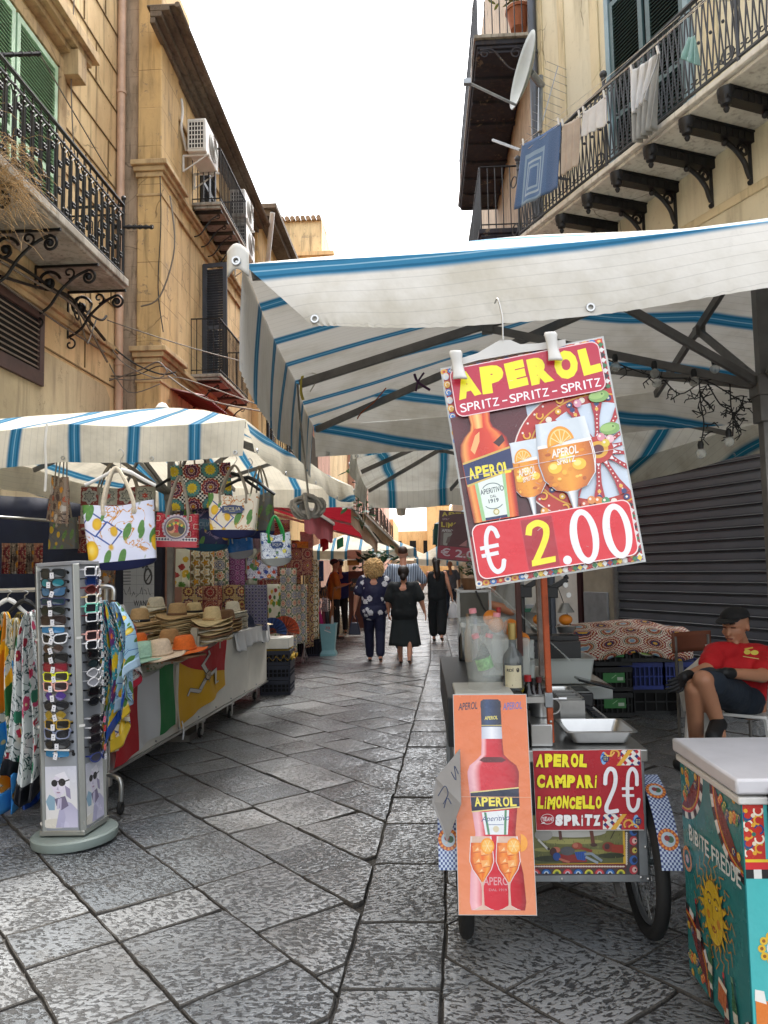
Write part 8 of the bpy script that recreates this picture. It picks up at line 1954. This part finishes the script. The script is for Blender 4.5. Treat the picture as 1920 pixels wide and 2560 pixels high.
def handbag(label,p,mat,par=None):
 t=thing('handbag',label,'handbag',p);b=MB();b.add([(-.1,-.045,0),(.1,-.045,0),(.1,.045,0),(-.1,.045,0),(-.06,-.03,.19),(.06,-.03,.19),(.06,.03,.19),(-.06,.03,.19)],[(3,2,1,0),(4,5,6,7),(0,1,5,4),(1,2,6,5),(2,3,7,6),(3,0,4,7)]);b.build('body',mat,t,bevel=.015)
 for y in(-.02,.02):b=MB();b.tube(catmull([(-.05,y,.18),(-.035,y,.26),(0,y,.31),(.035,y,.26),(.05,y,.18)],4),.006,6);b.build('handle',mat,t)
w_=wm(t1)@A_[0][2];handbag('small navy drawstring handbag in the curly-haired woman\'s left hand',(w_.x-.01,w_.y+.03,w_.z-.38),M('navy_leather','121830',.4))
t2,S,lg,A_,k,F=walker('short woman with a low dark bun, black top and long dark skirt, walking away',1013,1660,1.46,-.05,sk1,0,0,0,'a',1.3,(((-.28,-.02,1.12),(-.28,.06,.9)),((.3,-.05,1.13),(.36,.02,.9))),.13)
mb_=M('black_jersey','0f1619',.85,0,.15);garment(t2,S,A_,k,F,mb_,.82,.85,1.05,'top');skirt(t2,k,F,M('charcoal_skirt','1c2427',.85),1.0,.32,.15,.215)
b=MB();b.ball(S(0,-.005,1.62),(.092,.105,.1),14);b.ball(S(0,-.1,1.52),(.05,.05,.055),10);blob(b,'hair',hair_b,t2,.01,2,False)
b=MB();b.bar(S(-.1,-.13,1.36),S(.12,-.155,1.05),.012,.005);b.build('bag_strap',M('dark_strap','1c1a1c',.6),t2)
t3,S,lg,A_,k,F=walker('tall man in a blue and white striped short-sleeved shirt walking ahead of the two women',1012,1636,1.8,.02,sk1,0,0,0,'a',1.12,(((-.3,.0,1.16),(-.26,.16,1.02)),((.32,.02,1.16),(.3,.16,1.02))))
ts=NT('striped_shirt');_x=ts.xyz(ts.coord())[0];_f=ts.math('ABSOLUTE',ts.math('SUBTRACT',ts.math('FRACT',ts.math('MULTIPLY',_x,34)),.5));garment(t3,S,A_,k,F,ts.bsdf(ts.mix(ts.step(_f,.2,.26),hx('b9c6d6'),hx('33475f')),.75),.86,.9,1.05);trousers(t3,S,lg,k,F,M('dark_jeans','1c2636',.8))
b=MB();b.ball(S(0,-.01,1.64),(.084,.1,.085),14);blob(b,'hair',M('brown_hair','3a2418',.6),t3,.01,2,False)
t4,S,lg,A_,k,F=walker('woman with long black hair in a black backless jumpsuit carrying a white carrier bag',1095,1603,1.66,-.08,sk1,0,0,0,'a',.92,(((-.25,.05,1.14),(-.42,.12,1.12)),((.24,-.03,1.12),(.3,.02,.88))),.15,(-.5,1,0))
garment(t4,S,A_,k,F,mb_,.82,0,1.0,'jumpsuit_top',straps=True);trousers(t4,S,lg,k,F,mb_,1.5,.8)
b=MB();b.ball(S(0,-.01,1.62),(.085,.1,.09),14);limb(b,[S(0,-.07,1.58),S(.02,-.12,1.4),S(.02,-.12,1.22)],[.07,.065,.02]);blob(b,'hair',hair_b,t4,.01,2,False)
for s in(-1,1):b=MB();b.bar(S(s*.09,-.1,1.28),S(s*.06,-.03,1.44),.012,.006);b.build('strap',mb_,t4)
w_=wm(t4)@A_[1][2];t=thing('carrier_bag','thin white plastic carrier bag in the black-haired woman\'s right hand','bag',(w_.x+.02,w_.y,w_.z-.4));b=MB()
b.grid(lambda u,v:V(((.115-.07*v**2)*math.cos(2*PI*u)*(1+.1*math.sin(9*u)),.06*math.sin(2*PI*u)*(1-.6*v),.3*v+.02*math.sin(u*12)*(v>.5))),30,10);b.ball((0,0,.04),(.105,.055,.05),12);b.build('bag',M('thin_white_film','e3e5e6',.35,0,.08,transl=.4),t)
b=MB();b.tube([(-.03,0,.28),(0,0,.36),(.03,0,.28)],.008,5);b.build('handle',M('thin_white_film','cfd2d4'),t)
t5,S,lg,A_,k,F=walker('man in orange t-shirt and black trousers, in profile, looking down at his phone',838,1598,1.66,-1.35,sk2,0,0,0,'a',1.0,(((-.22,.04,1.12),(-.1,.25,1.16)),((.22,.04,1.12),(.1,.25,1.16))),.04,(0,1,-.55))
garment(t5,S,A_,k,F,M('burnt_orange_cotton','a85f1c',.85,0,.12),.84,.8);trousers(t5,S,lg,k,F,M('black_cotton','101013',.85))
b=MB();b.ball(S(0,.0,1.64),(.085,.1,.075),14);blob(b,'hair',hair_b,t5,.01,2,False)
w_=wm(t5)@(A_[0][2].lerp(A_[1][2],.5)+V((0,.12,.03)));b=MB();b.box(w_,(.012,.075,.14),rz=.2);tag(b.build('phone',m_black_pl),'dark phone held by the man in orange','phone')
t6,S,lg,A_,k,F=walker('man in a dark blue shirt standing behind the man in orange',852,1588,1.66,.3,sk3,0,0,0,'a',1.0,None,.03)
garment(t6,S,A_,k,F,M('dark_blue_cotton','16245c',.85),.84,.9);trousers(t6,S,lg,k,F,M('black_cotton','101013'));b=MB();b.ball(S(0,-.01,1.64),(.084,.1,.085),14);blob(b,'hair',hair_b,t6,.01,2,False)
t7,S,lg,A_,k,F=walker('person in a pale shirt and jeans standing behind the juice presses with a phone',1262,1840,1.62,2.2,sk2,0,0,0,'a',1.1,(((-.24,.1,1.12),(-.06,.27,1.2)),((.26,.0,1.12),(.27,.05,.9))),.03,(0,1,-.4))
garment(t7,S,A_,k,F,M('pale_grey_cotton','8f8f8c',.85),.84,.8);trousers(t7,S,lg,k,F,M('dark_jeans','1c2636'));b=MB();b.ball(S(0,-.01,1.64),(.084,.1,.085),14);blob(b,'hair',hair_b,t7,.01,2,False)
t8,S,lg,A_,k,F=walker('shopper in grey far down the street beneath the green umbrella',1128,1540,1.65,.2,sk2,0,0,0,'a',1.0,None,.05)
garment(t8,S,A_,k,F,M('grey_cotton','5c5c64',.85),.84,.8);trousers(t8,S,lg,k,F,M('dark_jeans','1c2636'))
D0=5.3;q=lambda x,y,D:pt(x,y,D)
sm=thing('person','man in a red t-shirt, black cap and black gloves sitting cross-legged in a white chair','person',(q(1860,1740,5.45).x,5.45,0))
hp_=[q(1850,1745,5.35),q(1885,1745,5.6)];shR,shL=q(1790,1632,5.3),q(1908,1640,5.45);nk=q(1852,1612,5.45);hc=q(1838,1566,5.38);fdir=V((-.74,-.66,-.16))
elR,wrR=q(1768,1672,5.15),q(1712,1692,4.98);elL,wrL=q(1905,1690,5.15),q(1815,1682,4.98)
knU,anU,ftU=q(1757,1700,4.9),q(1795,1808,4.95),q(1803,1838,4.85);knD,anD,ftD=q(1735,1726,4.95),q(1742,1880,5.1),q(1722,1905,4.95)
b=MB();head(b,hc,fdir,s=1.08);cap(b,nk,hc+V((.02,.02,-.05)),.056,.05);limb(b,[shR,elR,wrR],[.055,.043,.03]);limb(b,[shL,elL,wrL],[.058,.045,.03])
ch_=(shR+shL)/2;pv=(hp_[0]+hp_[1])/2;cap(b,shR,shL,.065,.07);limb(b,[ch_-V((0,0,.08)),ch_.lerp(pv,.5),pv],[.14,.135,.15]);limb(b,[hp_[0],knU,anU],[.095,.062,.042]);limb(b,[hp_[1],knD,anD],[.095,.06,.042])
cap(b,anU,ftU,.038,.03);cap(b,anD,ftD,.038,.03);blob(b,'body',sk3,sm,.009,2)
b=MB();cap(b,shR.lerp(shL,.06),shR.lerp(shL,.94),.08,.085);limb(b,[ch_-V((0,0,.1)),ch_.lerp(pv,.55),pv+V((0,0,.06))],[.165,.16,.165]);cap(b,shR,shR.lerp(elR,.72),.075,.073);cap(b,shL,shL.lerp(elL,.72),.08,.082);cap(b,shR-V((0,0,.1)),shL-V((0,0,.1)),.1,.11);blob(b,'t_shirt',M('bright_red_cotton','b50c16',.8,0,.1,5,.3,30,.01),sm,.01,4,True,.02)
b=MB();limb(b,[hp_[0],hp_[0].lerp(knU,.85)],[.12,.1]);limb(b,[hp_[1],hp_[1].lerp(knD,.8)],[.12,.1]);cap(b,hp_[0],hp_[1],.14,.14);blob(b,'shorts',M('dark_denim_shorts','18222e',.85),sm,.011,3,True,.015)
hh_=V(fdir).normalized();up_=V((0,0,1));r_=hh_.cross(up_).normalized();u_=r_.cross(hh_);mh=Matrix((r_,hh_,u_)).transposed();HL=lambda x,y,z:hc+mh@V((x,y,z))*1.02
b=MB();b.ball(HL(0,-.02,.03),(.083,.1,.075),16,mh);blob(b,'hair',hair_b,sm,.01,2)
b=MB();b.grid(lambda u,v:HL(.09*math.cos(2*PI*u)*math.cos(v*PI/2),-.012+.108*math.sin(2*PI*u)*math.cos(v*PI/2),.062+.066*math.sin(v*PI/2)),24,8);cpo=b.build('cap',M('black_cap_cloth','121215',.8),sm,world=True,solid=.004,weld=True)
b=MB();b.grid(lambda u,v:HL(.08*math.sin((u-.5)*2.4),.01+(.085+.085*v)*math.cos((u-.5)*2.0),.068-.01*v),10,4);b.build('peak',M('black_cap_cloth','121215'),cpo,world=True,solid=.005)
for s in(-1,1):
 b=MB();cap(b,HL(s*.018,.098,.038),HL(s*.045,.088,.04),.005,.004);b.build('eyebrow',hair_b,sm,world=True)
 b=MB();cap(b,HL(s*.02,.09,.012),HL(s*.042,.082,.01),.0045,.0035);b.build('eyelid',M('eyelid_shadow','4c2c20',.6),sm,world=True)
b=MB();cap(b,HL(-.02,.098,-.062),HL(.02,.098,-.062),.005,.005);b.build('lips',M('lip_tone','7c4238',.5),sm,world=True)
m_gl=M('black_nylon_gloves','0d0e11',.6)
for w0,e0,sd in((wrR,elR,V((0,0,1))),(wrL,elL,V((.2,0,1)))):
 b=MB();d=(w0-e0).normalized();cap(b,w0-d*.05,w0+d*.01,.036,.034);hand(b,w0,d+V((0,0,-.25)),sd,V((-.5,-1,.3)),1.08,.3);blob(b,'glove',m_gl,sm,.005,1)
for a_,f_ in((anU,ftU),(anD,ftD)):b=MB();d=(f_-a_).normalized();cap(b,a_+d*.01,f_+V((-.07,-.05,0)),.054,.046);blob(b,'shoe',M('black_trainer','0f0f11',.6),sm,.01,2)
A=Art(1,1,lambda x,y,d:q(1872+x*14,1628-y*12,5.19)+V((-.3,-1,0))*.03+V((0,-d-.02,0)));A.disc(-.6,0,.6,'c9b02c',.5);A.disc(.7,-.1,.7,'d9c23c',.5);A.line([(-1,.6),(.3,.9)],.3,'c9a02c');A.line([(-1.3,-.9),(1.4,-1.4)],.15,'c9b86a');A.mb.build('chest_print',print_mat(),sm,world=True,smooth=False)
pc=thing('plastic_chair','white moulded plastic armchair the man in red is sitting in','chair',(q(1838,1760,5.45).x,5.45,0));cx,cy=wm(pc).translation.xy;fx=V((-.55,-.835,0));fy=V((.835,-.55,0));up=V((0,0,1));O=V((cx,cy,0))
def cc(a,s,z):return O+fx*a+fy*s+up*z
b=MB();b.grid(lambda u,v:cc(lerp(-.2,.24,v),(u-.5)*.46,.42-.02*math.sin(PI*v)),8,8);b.build('seat',m_white_pl,pc,world=True,solid=.02)
b=MB();b.grid(lambda u,v:cc(-.2-.13*v-.04*math.cos((u-.5)*3),(u-.5)*(.46+.06*v),.4+.42*v),12,8);b.build('backrest',m_white_pl,pc,world=True,solid=.018)
for s in(-1,1):
 b=MB();b.tube(catmull([cc(-.34,s*.24,.76),cc(-.2,s*.28,.7),cc(.05,s*.3,.655),cc(.2,s*.29,.65),cc(.25,s*.28,.6),cc(.22,s*.26,.42)],6),.03,8,flat=.5);b.build('armrest',m_white_pl,pc,world=True)
 for a0,a1 in((.2,.27),(-.2,-.32)):b=MB();b.tube([cc(a0,s*.24,.43),cc((a0+a1)/2,s*.26,.22),cc(a1,s*.28,0)],[.036,.028,.024],8,flat=.6);b.build('leg',m_white_pl,pc,world=True)
LN=NB+.12;lo_=wl(0,LN,0);LP=lambda x,y:pplane(x,y,lo_,WN)
def laundry(label,tl,tr,bl,br,mat,name='laundry',fold=.02,n=3,cat='laundry',pegs=True):
 a,c_,d_,e_=[LP(*p)for p in(tl,tr,bl,br)];t=thing(name,label,cat,(d_+e_)/2);W=(c_-a).length;Hh=(d_-a).length;b=MB()
 b.grid(lambda u,v:a.lerp(c_,u).lerp(d_.lerp(e_,u),v)+WN*fold*(.2+v)*math.sin(u*n*2*PI+v*2)-V((0,0,.015*math.sin(PI*u)*(1-v))),30,20,uvf=lambda u,v,p:(u*W,v*Hh));b.build('cloth',mat,t,world=True,solid=.006)
 if pegs:
  for w0 in(.05,.95):b=MB();p=a.lerp(c_,w0);b.box(p+V((0,0,.02))+WN*.01,(.018,.018,.1),rot=RW@Matrix.Rotation(.2,3,'Y'));b.build('peg',m_white_pl,t,world=True)
tm_=NT('blue_woven_mat');_u,_v,_=tm_.xyz(tm_.coord('UV'));_du=tm_.math('ABSOLUTE',tm_.math('SUBTRACT',_u,.36));_dv=tm_.math('ABSOLUTE',tm_.math('SUBTRACT',_v,.5));_mx=tm_.math('MAXIMUM',tm_.math('MULTIPLY',_du,1.45),_dv)
_c=tm_.ramp(_mx,[(0,hx('33588c')),(.12,hx('8fa6bc')),(.15,hx('476a98')),(.19,hx('9fb2c2')),(.22,hx('3f6494')),(.27,hx('7f9ab4')),(.33,hx('2c5286')),(.46,hx('28497c'))],'CONSTANT')
laundry('blue rectangular mat with pale nested borders pegged on the line',(1305,362),(1403,305),(1287,525),(1396,470),tm_.bsdf(tm_.mix(.3,_c,tm_.ramp(tm_.noise(tm_.coord('UV'),160,1),[(.4,(.05,.1,.2)),(.6,(.3,.4,.5))])),.9),fold=.012)
laundry('beige towel pegged between the blue mat and the white cloth',(1406,312),(1452,288),(1405,440),(1450,408),M('beige_towel','a89c90',.9,0,.15,4,.3),fold=.015)
laundry('small white cloth pegged above the railing',(1458,282),(1515,238),(1456,342),(1520,310),m_white_cl,fold=.015)
laundry('white and grey garment hung over the balcony rail by a wooden peg',(1577,180),(1650,128),(1592,358),(1638,320),M('pale_grey_cotton','8f8f8c'),'laundry',.05,4)
laundry('white inner fold of the garment over the balcony rail',(1576,178),(1648,130),(1590,285),(1622,250),m_white_cl,'laundry',.05,3,pegs=False)
laundry('pale turquoise plastic bag tied to the balcony post',(1722,92),(1736,88),(1712,150),(1750,165),M('turquoise_film','9fc4bf',.3,transl=.4),'plastic_bag',.05,2,'plastic bag',False)
for k,(p_,q_)in enumerate((((1300,362),(1700,40)),((1320,372),(1800,-30)),((1400,303),(1760,0)))):
 b=MB();b.tube(sag(LP(*p_),LP(*q_),.03),.004,4);tag(b.build('clothes_line',m_white_pl),['lower','middle','upper'][k]+' clothes line stretched in front of the right-hand balcony','clothes line')
dc=pt(1314,178,10.0);ds=thing('satellite_dish','large pale satellite dish seen nearly edge-on beside the dark balconies','satellite dish',dc)
dn=V((-.95,-.22,.2)).normalized();up=V((0,0,1));da=dn.cross(up).normalized();db_=da.cross(dn);tl_=.32;e1=db_*math.cos(tl_)+da*math.sin(tl_)*0;mdd=Matrix((da,db_,dn)).transposed()
b=MB();b.grid(lambda u,v:dc+mdd@V(((.42)*v*math.cos(2*PI*u),.52*v*math.sin(2*PI*u),.11*v*v-.06)),36,8);b.build('reflector',M('pale_dish_paint','8f9692',.5,0,.1),ds,world=True,solid=.012,weld=True)
b=MB();lnb=pt(1168,205,9.7);b.cyl(dc-db_*.52+dn*.05,lnb,.018,n=8);b.box(lnb,(.1,.07,.07));b.cyl(dc-dn*.08,pt(1356,215,10.2),.05,n=8);b.cyl(pt(1352,190,10.2),pt(1350,330,10.2),.035,n=8);b.build('arm',m_galv,ds,world=True)
tv=thing('aerial','thin metal television aerial beside the drainpipe','aerial',pt(1370,300,10.6));b=MB();b.cyl(pt(1330,400,10.6),pt(1395,165,10.6),.008,n=5)
for k in range(14):c=pt(1330,400,10.6).lerp(pt(1395,165,10.6),k/13);b.cyl(c+V((-.16,0,.08)),c+V((.2,0,-.1)),.004,n=4)
b.build('elements',m_galv,tv,world=True)
b=MB();b.cyl(pt(1232,350,11),pt(1300,375,10.4),.02,n=6);tag(b.build('rail_stub',m_galv),'short pale tube sticking out below the satellite dish','tube')
wires=[([(0,640),(60,672),(130,720),(190,765),(262,850)],-4.45,.022,1),([(0,652),(80,700),(160,745),(205,790),(268,905)],-4.4,.016,0),([(0,690),(100,720),(165,735),(205,770),(250,800),(266,790)],-4.48,.018,1),([(0,705),(120,790),(180,830),(262,880)],-4.5,.014,0),([(190,760),(215,850),(222,852),(240,800)],-4.4,.01,0),([(200,755),(195,800),(185,770),(205,740),(230,760),(215,790)],-4.42,.012,1)]
for k,(P,X,r_,dk)in enumerate(wires):b=MB();b.tube(catmull([pX(x,y,X)for x,y in P],5),r_,5);tag(b.build('cable',m_cable_b if dk else m_cable),['thick black cable bundle along the moulding of the left facade','grey cable looping below the black bundle','second black cable rising to the pipe','lowest grey cable hugging the string course','loose grey loop by the scroll bracket','tangle of black wire by the junction'][k],'cable',None)
w2=[([(262,850),(330,905),(400,935),(440,930)],10.9),([(240,800),(300,900),(390,945),(420,925)],10.8),([(258,945),(330,950),(420,945),(470,950),(640,1010)],10.9),([(262,955),(350,925),(395,905),(420,930)],10.9),([(262,940),(340,938),(400,915),(440,940)],10.95),([(268,800),(310,815),(480,870),(660,918)],10.5),([(420,940),(520,1000),(720,1040)],10.8),([(268,900),(320,980),(400,960)],10.9),([(400,440),(402,560),(395,720),(408,830)],11.05),([(425,490),(436,620),(400,740),(352,766)],11.0),([(185,0),(178,180),(182,330),(190,420)],None),([(100,135),(160,240),(278,440)],None),([(265,990),(270,1040),(300,1070)],10.9)]
for k,(P,Y)in enumerate(w2):b=MB();b.tube(catmull([pt(x,y,Y)if Y else pX(x,y,-4.5)for x,y in P],5),.009 if k%3 else .013,5);tag(b.build('cable',m_cable if k%4 else m_cable_b),'thin cable strung in the tangle across the left facades','cable','cables strung across the left facades')
b=MB();b.tube(sag(pt(1180,-60,16),pt(1178,205,10),.2),.006,4);tag(b.build('cable',m_cable),'fine wire hanging against the sky beside the dish','cable')
rw=random.Random(21);m_bulb=clear_mat('clear_bulb_glass','dfe0d8',.03,.35)
def twig(b,p,d,L,n):
 P=[p]
 for i in range(n):d=(d+V((rw.uniform(-.6,.6),rw.uniform(-.4,.4),rw.uniform(-.5,.5)))).normalized();P.append(P[-1]+d*L/n);b.tube([P[-1],P[-1]+V((rw.uniform(-1,1),rw.uniform(-.5,.5),rw.uniform(-1,1)))*.03],.0022,4)
 b.tube(P,.0026,4);return P[-1]
for k,P in enumerate((((1520,900),(1600,930),(1660,945),(1760,950),(1850,1000),(1895,1005)),((1748,945),(1752,1010),(1760,1060),(1752,1110)),((1770,960),(1800,1010),(1830,1030),(1832,1090)),((1660,950),(1700,985),(1745,960)),((1825,960),(1830,1030),(1850,1020),(1860,990)))):
 b=MB();Q=catmull([pt(x,y,3.45)for x,y in P],4);b.tube(Q,.0032,5)
 for c in Q[::2]:twig(b,c,V((rw.uniform(-1,1),0,rw.uniform(-1,.3))),.05,3)
 if k in(1,2):
  for j in range(5):twig(b,Q[2 if k==1 else 8],V((rw.uniform(-.5,.5),0,-1)),.12,5)
 tag(b.build('light_string',m_cable_b),'tangled black wire of the dead light string under the big umbrella','light string','strands of the light string')
for k,(x,y)in enumerate(((1538,905),(1636,922),(1642,945),(1752,1122),(1822,1092),(1735,942),(1786,912))):
 p=pt(x,y,3.45);t=thing('light_bulb','clear unlit bulb in a black socket on the light string under the big umbrella','light bulb',p,0,'bulbs on the light string');b=MB();b.lathe([(0,.0),(.012,0),(.014,.02),(.01,.035),(0,.035)],10);b.build('socket',m_black_pl,t);b=MB();b.ball((0,0,-.022),.024,12);b.build('glass',m_bulb,t)
def leafy(name,label,c,n,sp,size,col,cat='plant',grav=.0,pot=None,seed=1,stems=0):
 t=thing(name,label,cat,c);r=random.Random(seed);b=MB()
 for i in range(n):
  p=V((r.gauss(0,sp[0]),r.gauss(0,sp[1]),r.gauss(sp[2]*.9,sp[2]*.5)));a=r.uniform(0,2*PI);d=V((math.cos(a),math.sin(a),r.uniform(-.7,.5)-grav)).normalized()*size*r.uniform(.6,1.2);e=d.cross(V((0,0,1))).normalized()*size*.35
  b.add([p-d,p-d*.2+e,p+d*.5+e*.8,p+d,p+d*.5-e*.8,p-d*.2-e],[(0,1,2,3,4,5)])
 b.build('leaves',M('leaf_'+col,col,.5,0,.4,5,transl=.25),t,smooth=False);b=MB()
 for i in range(stems):b.tube(catmull([(0,0,-.1),(r.gauss(0,sp[0]*.4),r.gauss(0,sp[1]*.4),sp[2]*.6),(r.gauss(0,sp[0]),r.gauss(0,sp[1]),sp[2]*1.5)],4),size*.035,4)
 if stems:b.build('stems',M('leaf_'+col,col),t)
 if pot:b=MB();b.lathe([(0,-.3),(.13,-.3),(.19,-.02),(.21,-.02),(.21,.03),(.18,.03),(.0,.0)],20);b.build('pot',M('terracotta','9a5a3a',.8,0,.15),t)
leafy('hanging_plant','large-leaved green plant hanging between the umbrellas on the left',pt(905,1310,12.5),70,(.15,.15,.5),.12,'2c5a34',seed=3,stems=8)
leafy('potted_palm','low dark green bush in front of the far stalls, left of the curly-haired woman',pt(945,1425,15.5),130,(.25,.2,.22),.13,'2c4a34',seed=4,stems=6)
leafy('balcony_plant','green weeds growing out of the wall under the upper small balcony',pX(548,665,-3.9),60,(.06,.1,.12),.05,'4c5a2c',seed=5,stems=3)
for k,px in enumerate((1296,1330)):leafy('potted_plant',['terracotta pot on the topmost dark balcony, left one','bigger terracotta pot on the topmost dark balcony, right one'][k],pt(px,30,11.6+.3*k),40,(.14,.1,.25),.08,'5a5c2c',pot=True,seed=8+k,stems=5)
t=thing('dry_plant','dried straw-coloured plant spilling over the ornate left balcony','plant',pX(20,480,-3.85));b=MB();rd=random.Random(2);c=pX(12,430,-3.82)
for k in range(420):
 p=c+V((rd.gauss(0,.08),rd.gauss(0,.22),rd.gauss(-.02,.2)));d=V((rd.uniform(-.3,1),rd.uniform(-1,1),rd.uniform(-.8,.7))).normalized();L=rd.uniform(.1,.32);b.tube([p,p+d*L*.5,p+d*L-V((0,0,L*.35))],.0022,3,False)
b.build('stalks',M('dry_straw','9a7c50',.9,0,.3),t,world=True,smooth=False)
def signboard(label,px0,px1,y0,y1,Y,col,txt=None,tc='c9a06a',by=.5):
 a,c_=pt(px0,y0,Y),pt(px1,y1,Y);t=thing('sign_board',label,'sign',((a.x+c_.x)/2,Y,c_.z));b=MB();b.bb(a.x,c_.x,Y,Y+.06,c_.z,a.z);b.build('board',M('board_'+col,col,.6,0,.2,6),t,world=True)
 if txt:A=Art(1,1,lambda x,y,d:V((lerp(a.x,c_.x,x),Y-.004-d*40,lerp(c_.z,a.z,y))));A.rect(.1,by-.1,.9,by+.12,'15100e');A.text(txt,.14,by-.03,.86,by+.04,tc,.02);A.mb.build('lettering',print_mat(),t,world=True,smooth=False)
signboard('tall brown APEROL board standing in the middle of the stalls on the left',871,912,1428,1570,16.5,'5a2c18','APEROL',by=.75)
signboard('salmon pink board above the far left stalls',868,903,1375,1398,18,'c98a70');signboard('blue and orange picture board under the pink one',868,898,1400,1413,18.1,'a8702c')
signboard('dark shelving beside the brown board',905,935,1440,1560,18.5,'22242a')
gr='small goods on the far stalls';rg2=random.Random(5);cols=['a03c34','b9b4a8','3c5a7c','4c6a4a','c99a4c','6a4a6a','8c8c90','2c3038']
def stall(label,x0,x1,y0,y1,h,n,side):
 t=thing('stall_table',label,'stall',((x0+x1)/2,(y0+y1)/2,0));b=MB();b.bb(x0,x1,y0,y1,h-.05,h);b.build('tabletop',M('green_stall_board','1f5a44',.6)if side>0 else m_wood,t,world=True)
 for x in(x0+.05,x1-.05):
  for y in(y0+.05,y1-.05):b=MB();b.bb(x-.03,x+.03,y-.03,y+.03,0,h-.05);b.build('leg',m_grey_metal,t,world=True)
 for k in range(n):
  x=rg2.uniform(x0+.05,x1-.05);y=rg2.uniform(y0,y1);w3=rg2.uniform(.06,.2);hh=rg2.uniform(.08,.5);c_=cols[k%8];b=MB()
  if k%3:b.bb(x-w3/2,x+w3/2,y-.06,y+.06,h,h+hh*.6);nm,ll='box','small coloured box among the goods on the far stalls'
  else:b.lathe([(0,h),(w3*.4,h),(w3*.45,h+hh*.6),(w3*.15,h+hh*.8),(w3*.15,h+hh),(0,h+hh)],10,(x,y,0));nm,ll='jar','small coloured jar among the goods on the far stalls'
  tag(b.build(nm,M('goods_'+c_,c_,.5,0,.2),bevel=.004),ll,nm,gr)
stall('green-edged market stall on the right behind the black-haired woman',.85,2.0,11.6,14.5,.8,46,1);stall('low market stall further along the right',.9,2.3,16,21,.75,34,1);stall('market stall on the left beneath the striped umbrella',-2.9,-1.4,18.6,23,.8,34,-1)
for k in range(26):
 X=rg2.uniform(1.0,1.75);Y=rg2.uniform(11.7,20);z=rg2.uniform(1.3,2.0);c_=cols[(k*3)%8];drape('hanging_goods','coloured cloth or packet hanging in the crowd over the far right stalls','goods',(X,Y,z),(X+.16,Y+.05,z),rg2.uniform(.15,.4),M('goods_'+c_,c_,.5),.01,2,'goods hanging over the right stalls',6,4)
for k,(px,y,Y,c_)in enumerate(((805,1355,12.2,'b5202a'),(842,1350,12.8,'1f6a3a'),(800,1345,12.4,'b5202a'))):drape('paper_flag',['little red flag left of the green one above the souvenirs','little green flag above the souvenirs','second little red flag above the souvenirs'][k],'flag',pt(px,y,Y),pt(px+16,y-8,Y),.16,M('flag_'+c_,c_,.6),.02,1)
t=thing('street_lantern','hanging street lantern far down the street against the bright sky','lantern',pt(1003,1290,28));b=MB();b.lathe([(0,.0),(.14,.02),(.2,.36),(.28,.4),(.05,.58),(0,.6)],8);b.build('lamp_glass',M('lantern_glass','8c8c84',.3),t);b=MB();b.tube([(0,0,.58),(0,0,1.1),(-1.8,0,1.3)],.025,5);b.build('bracket',m_rust,t)
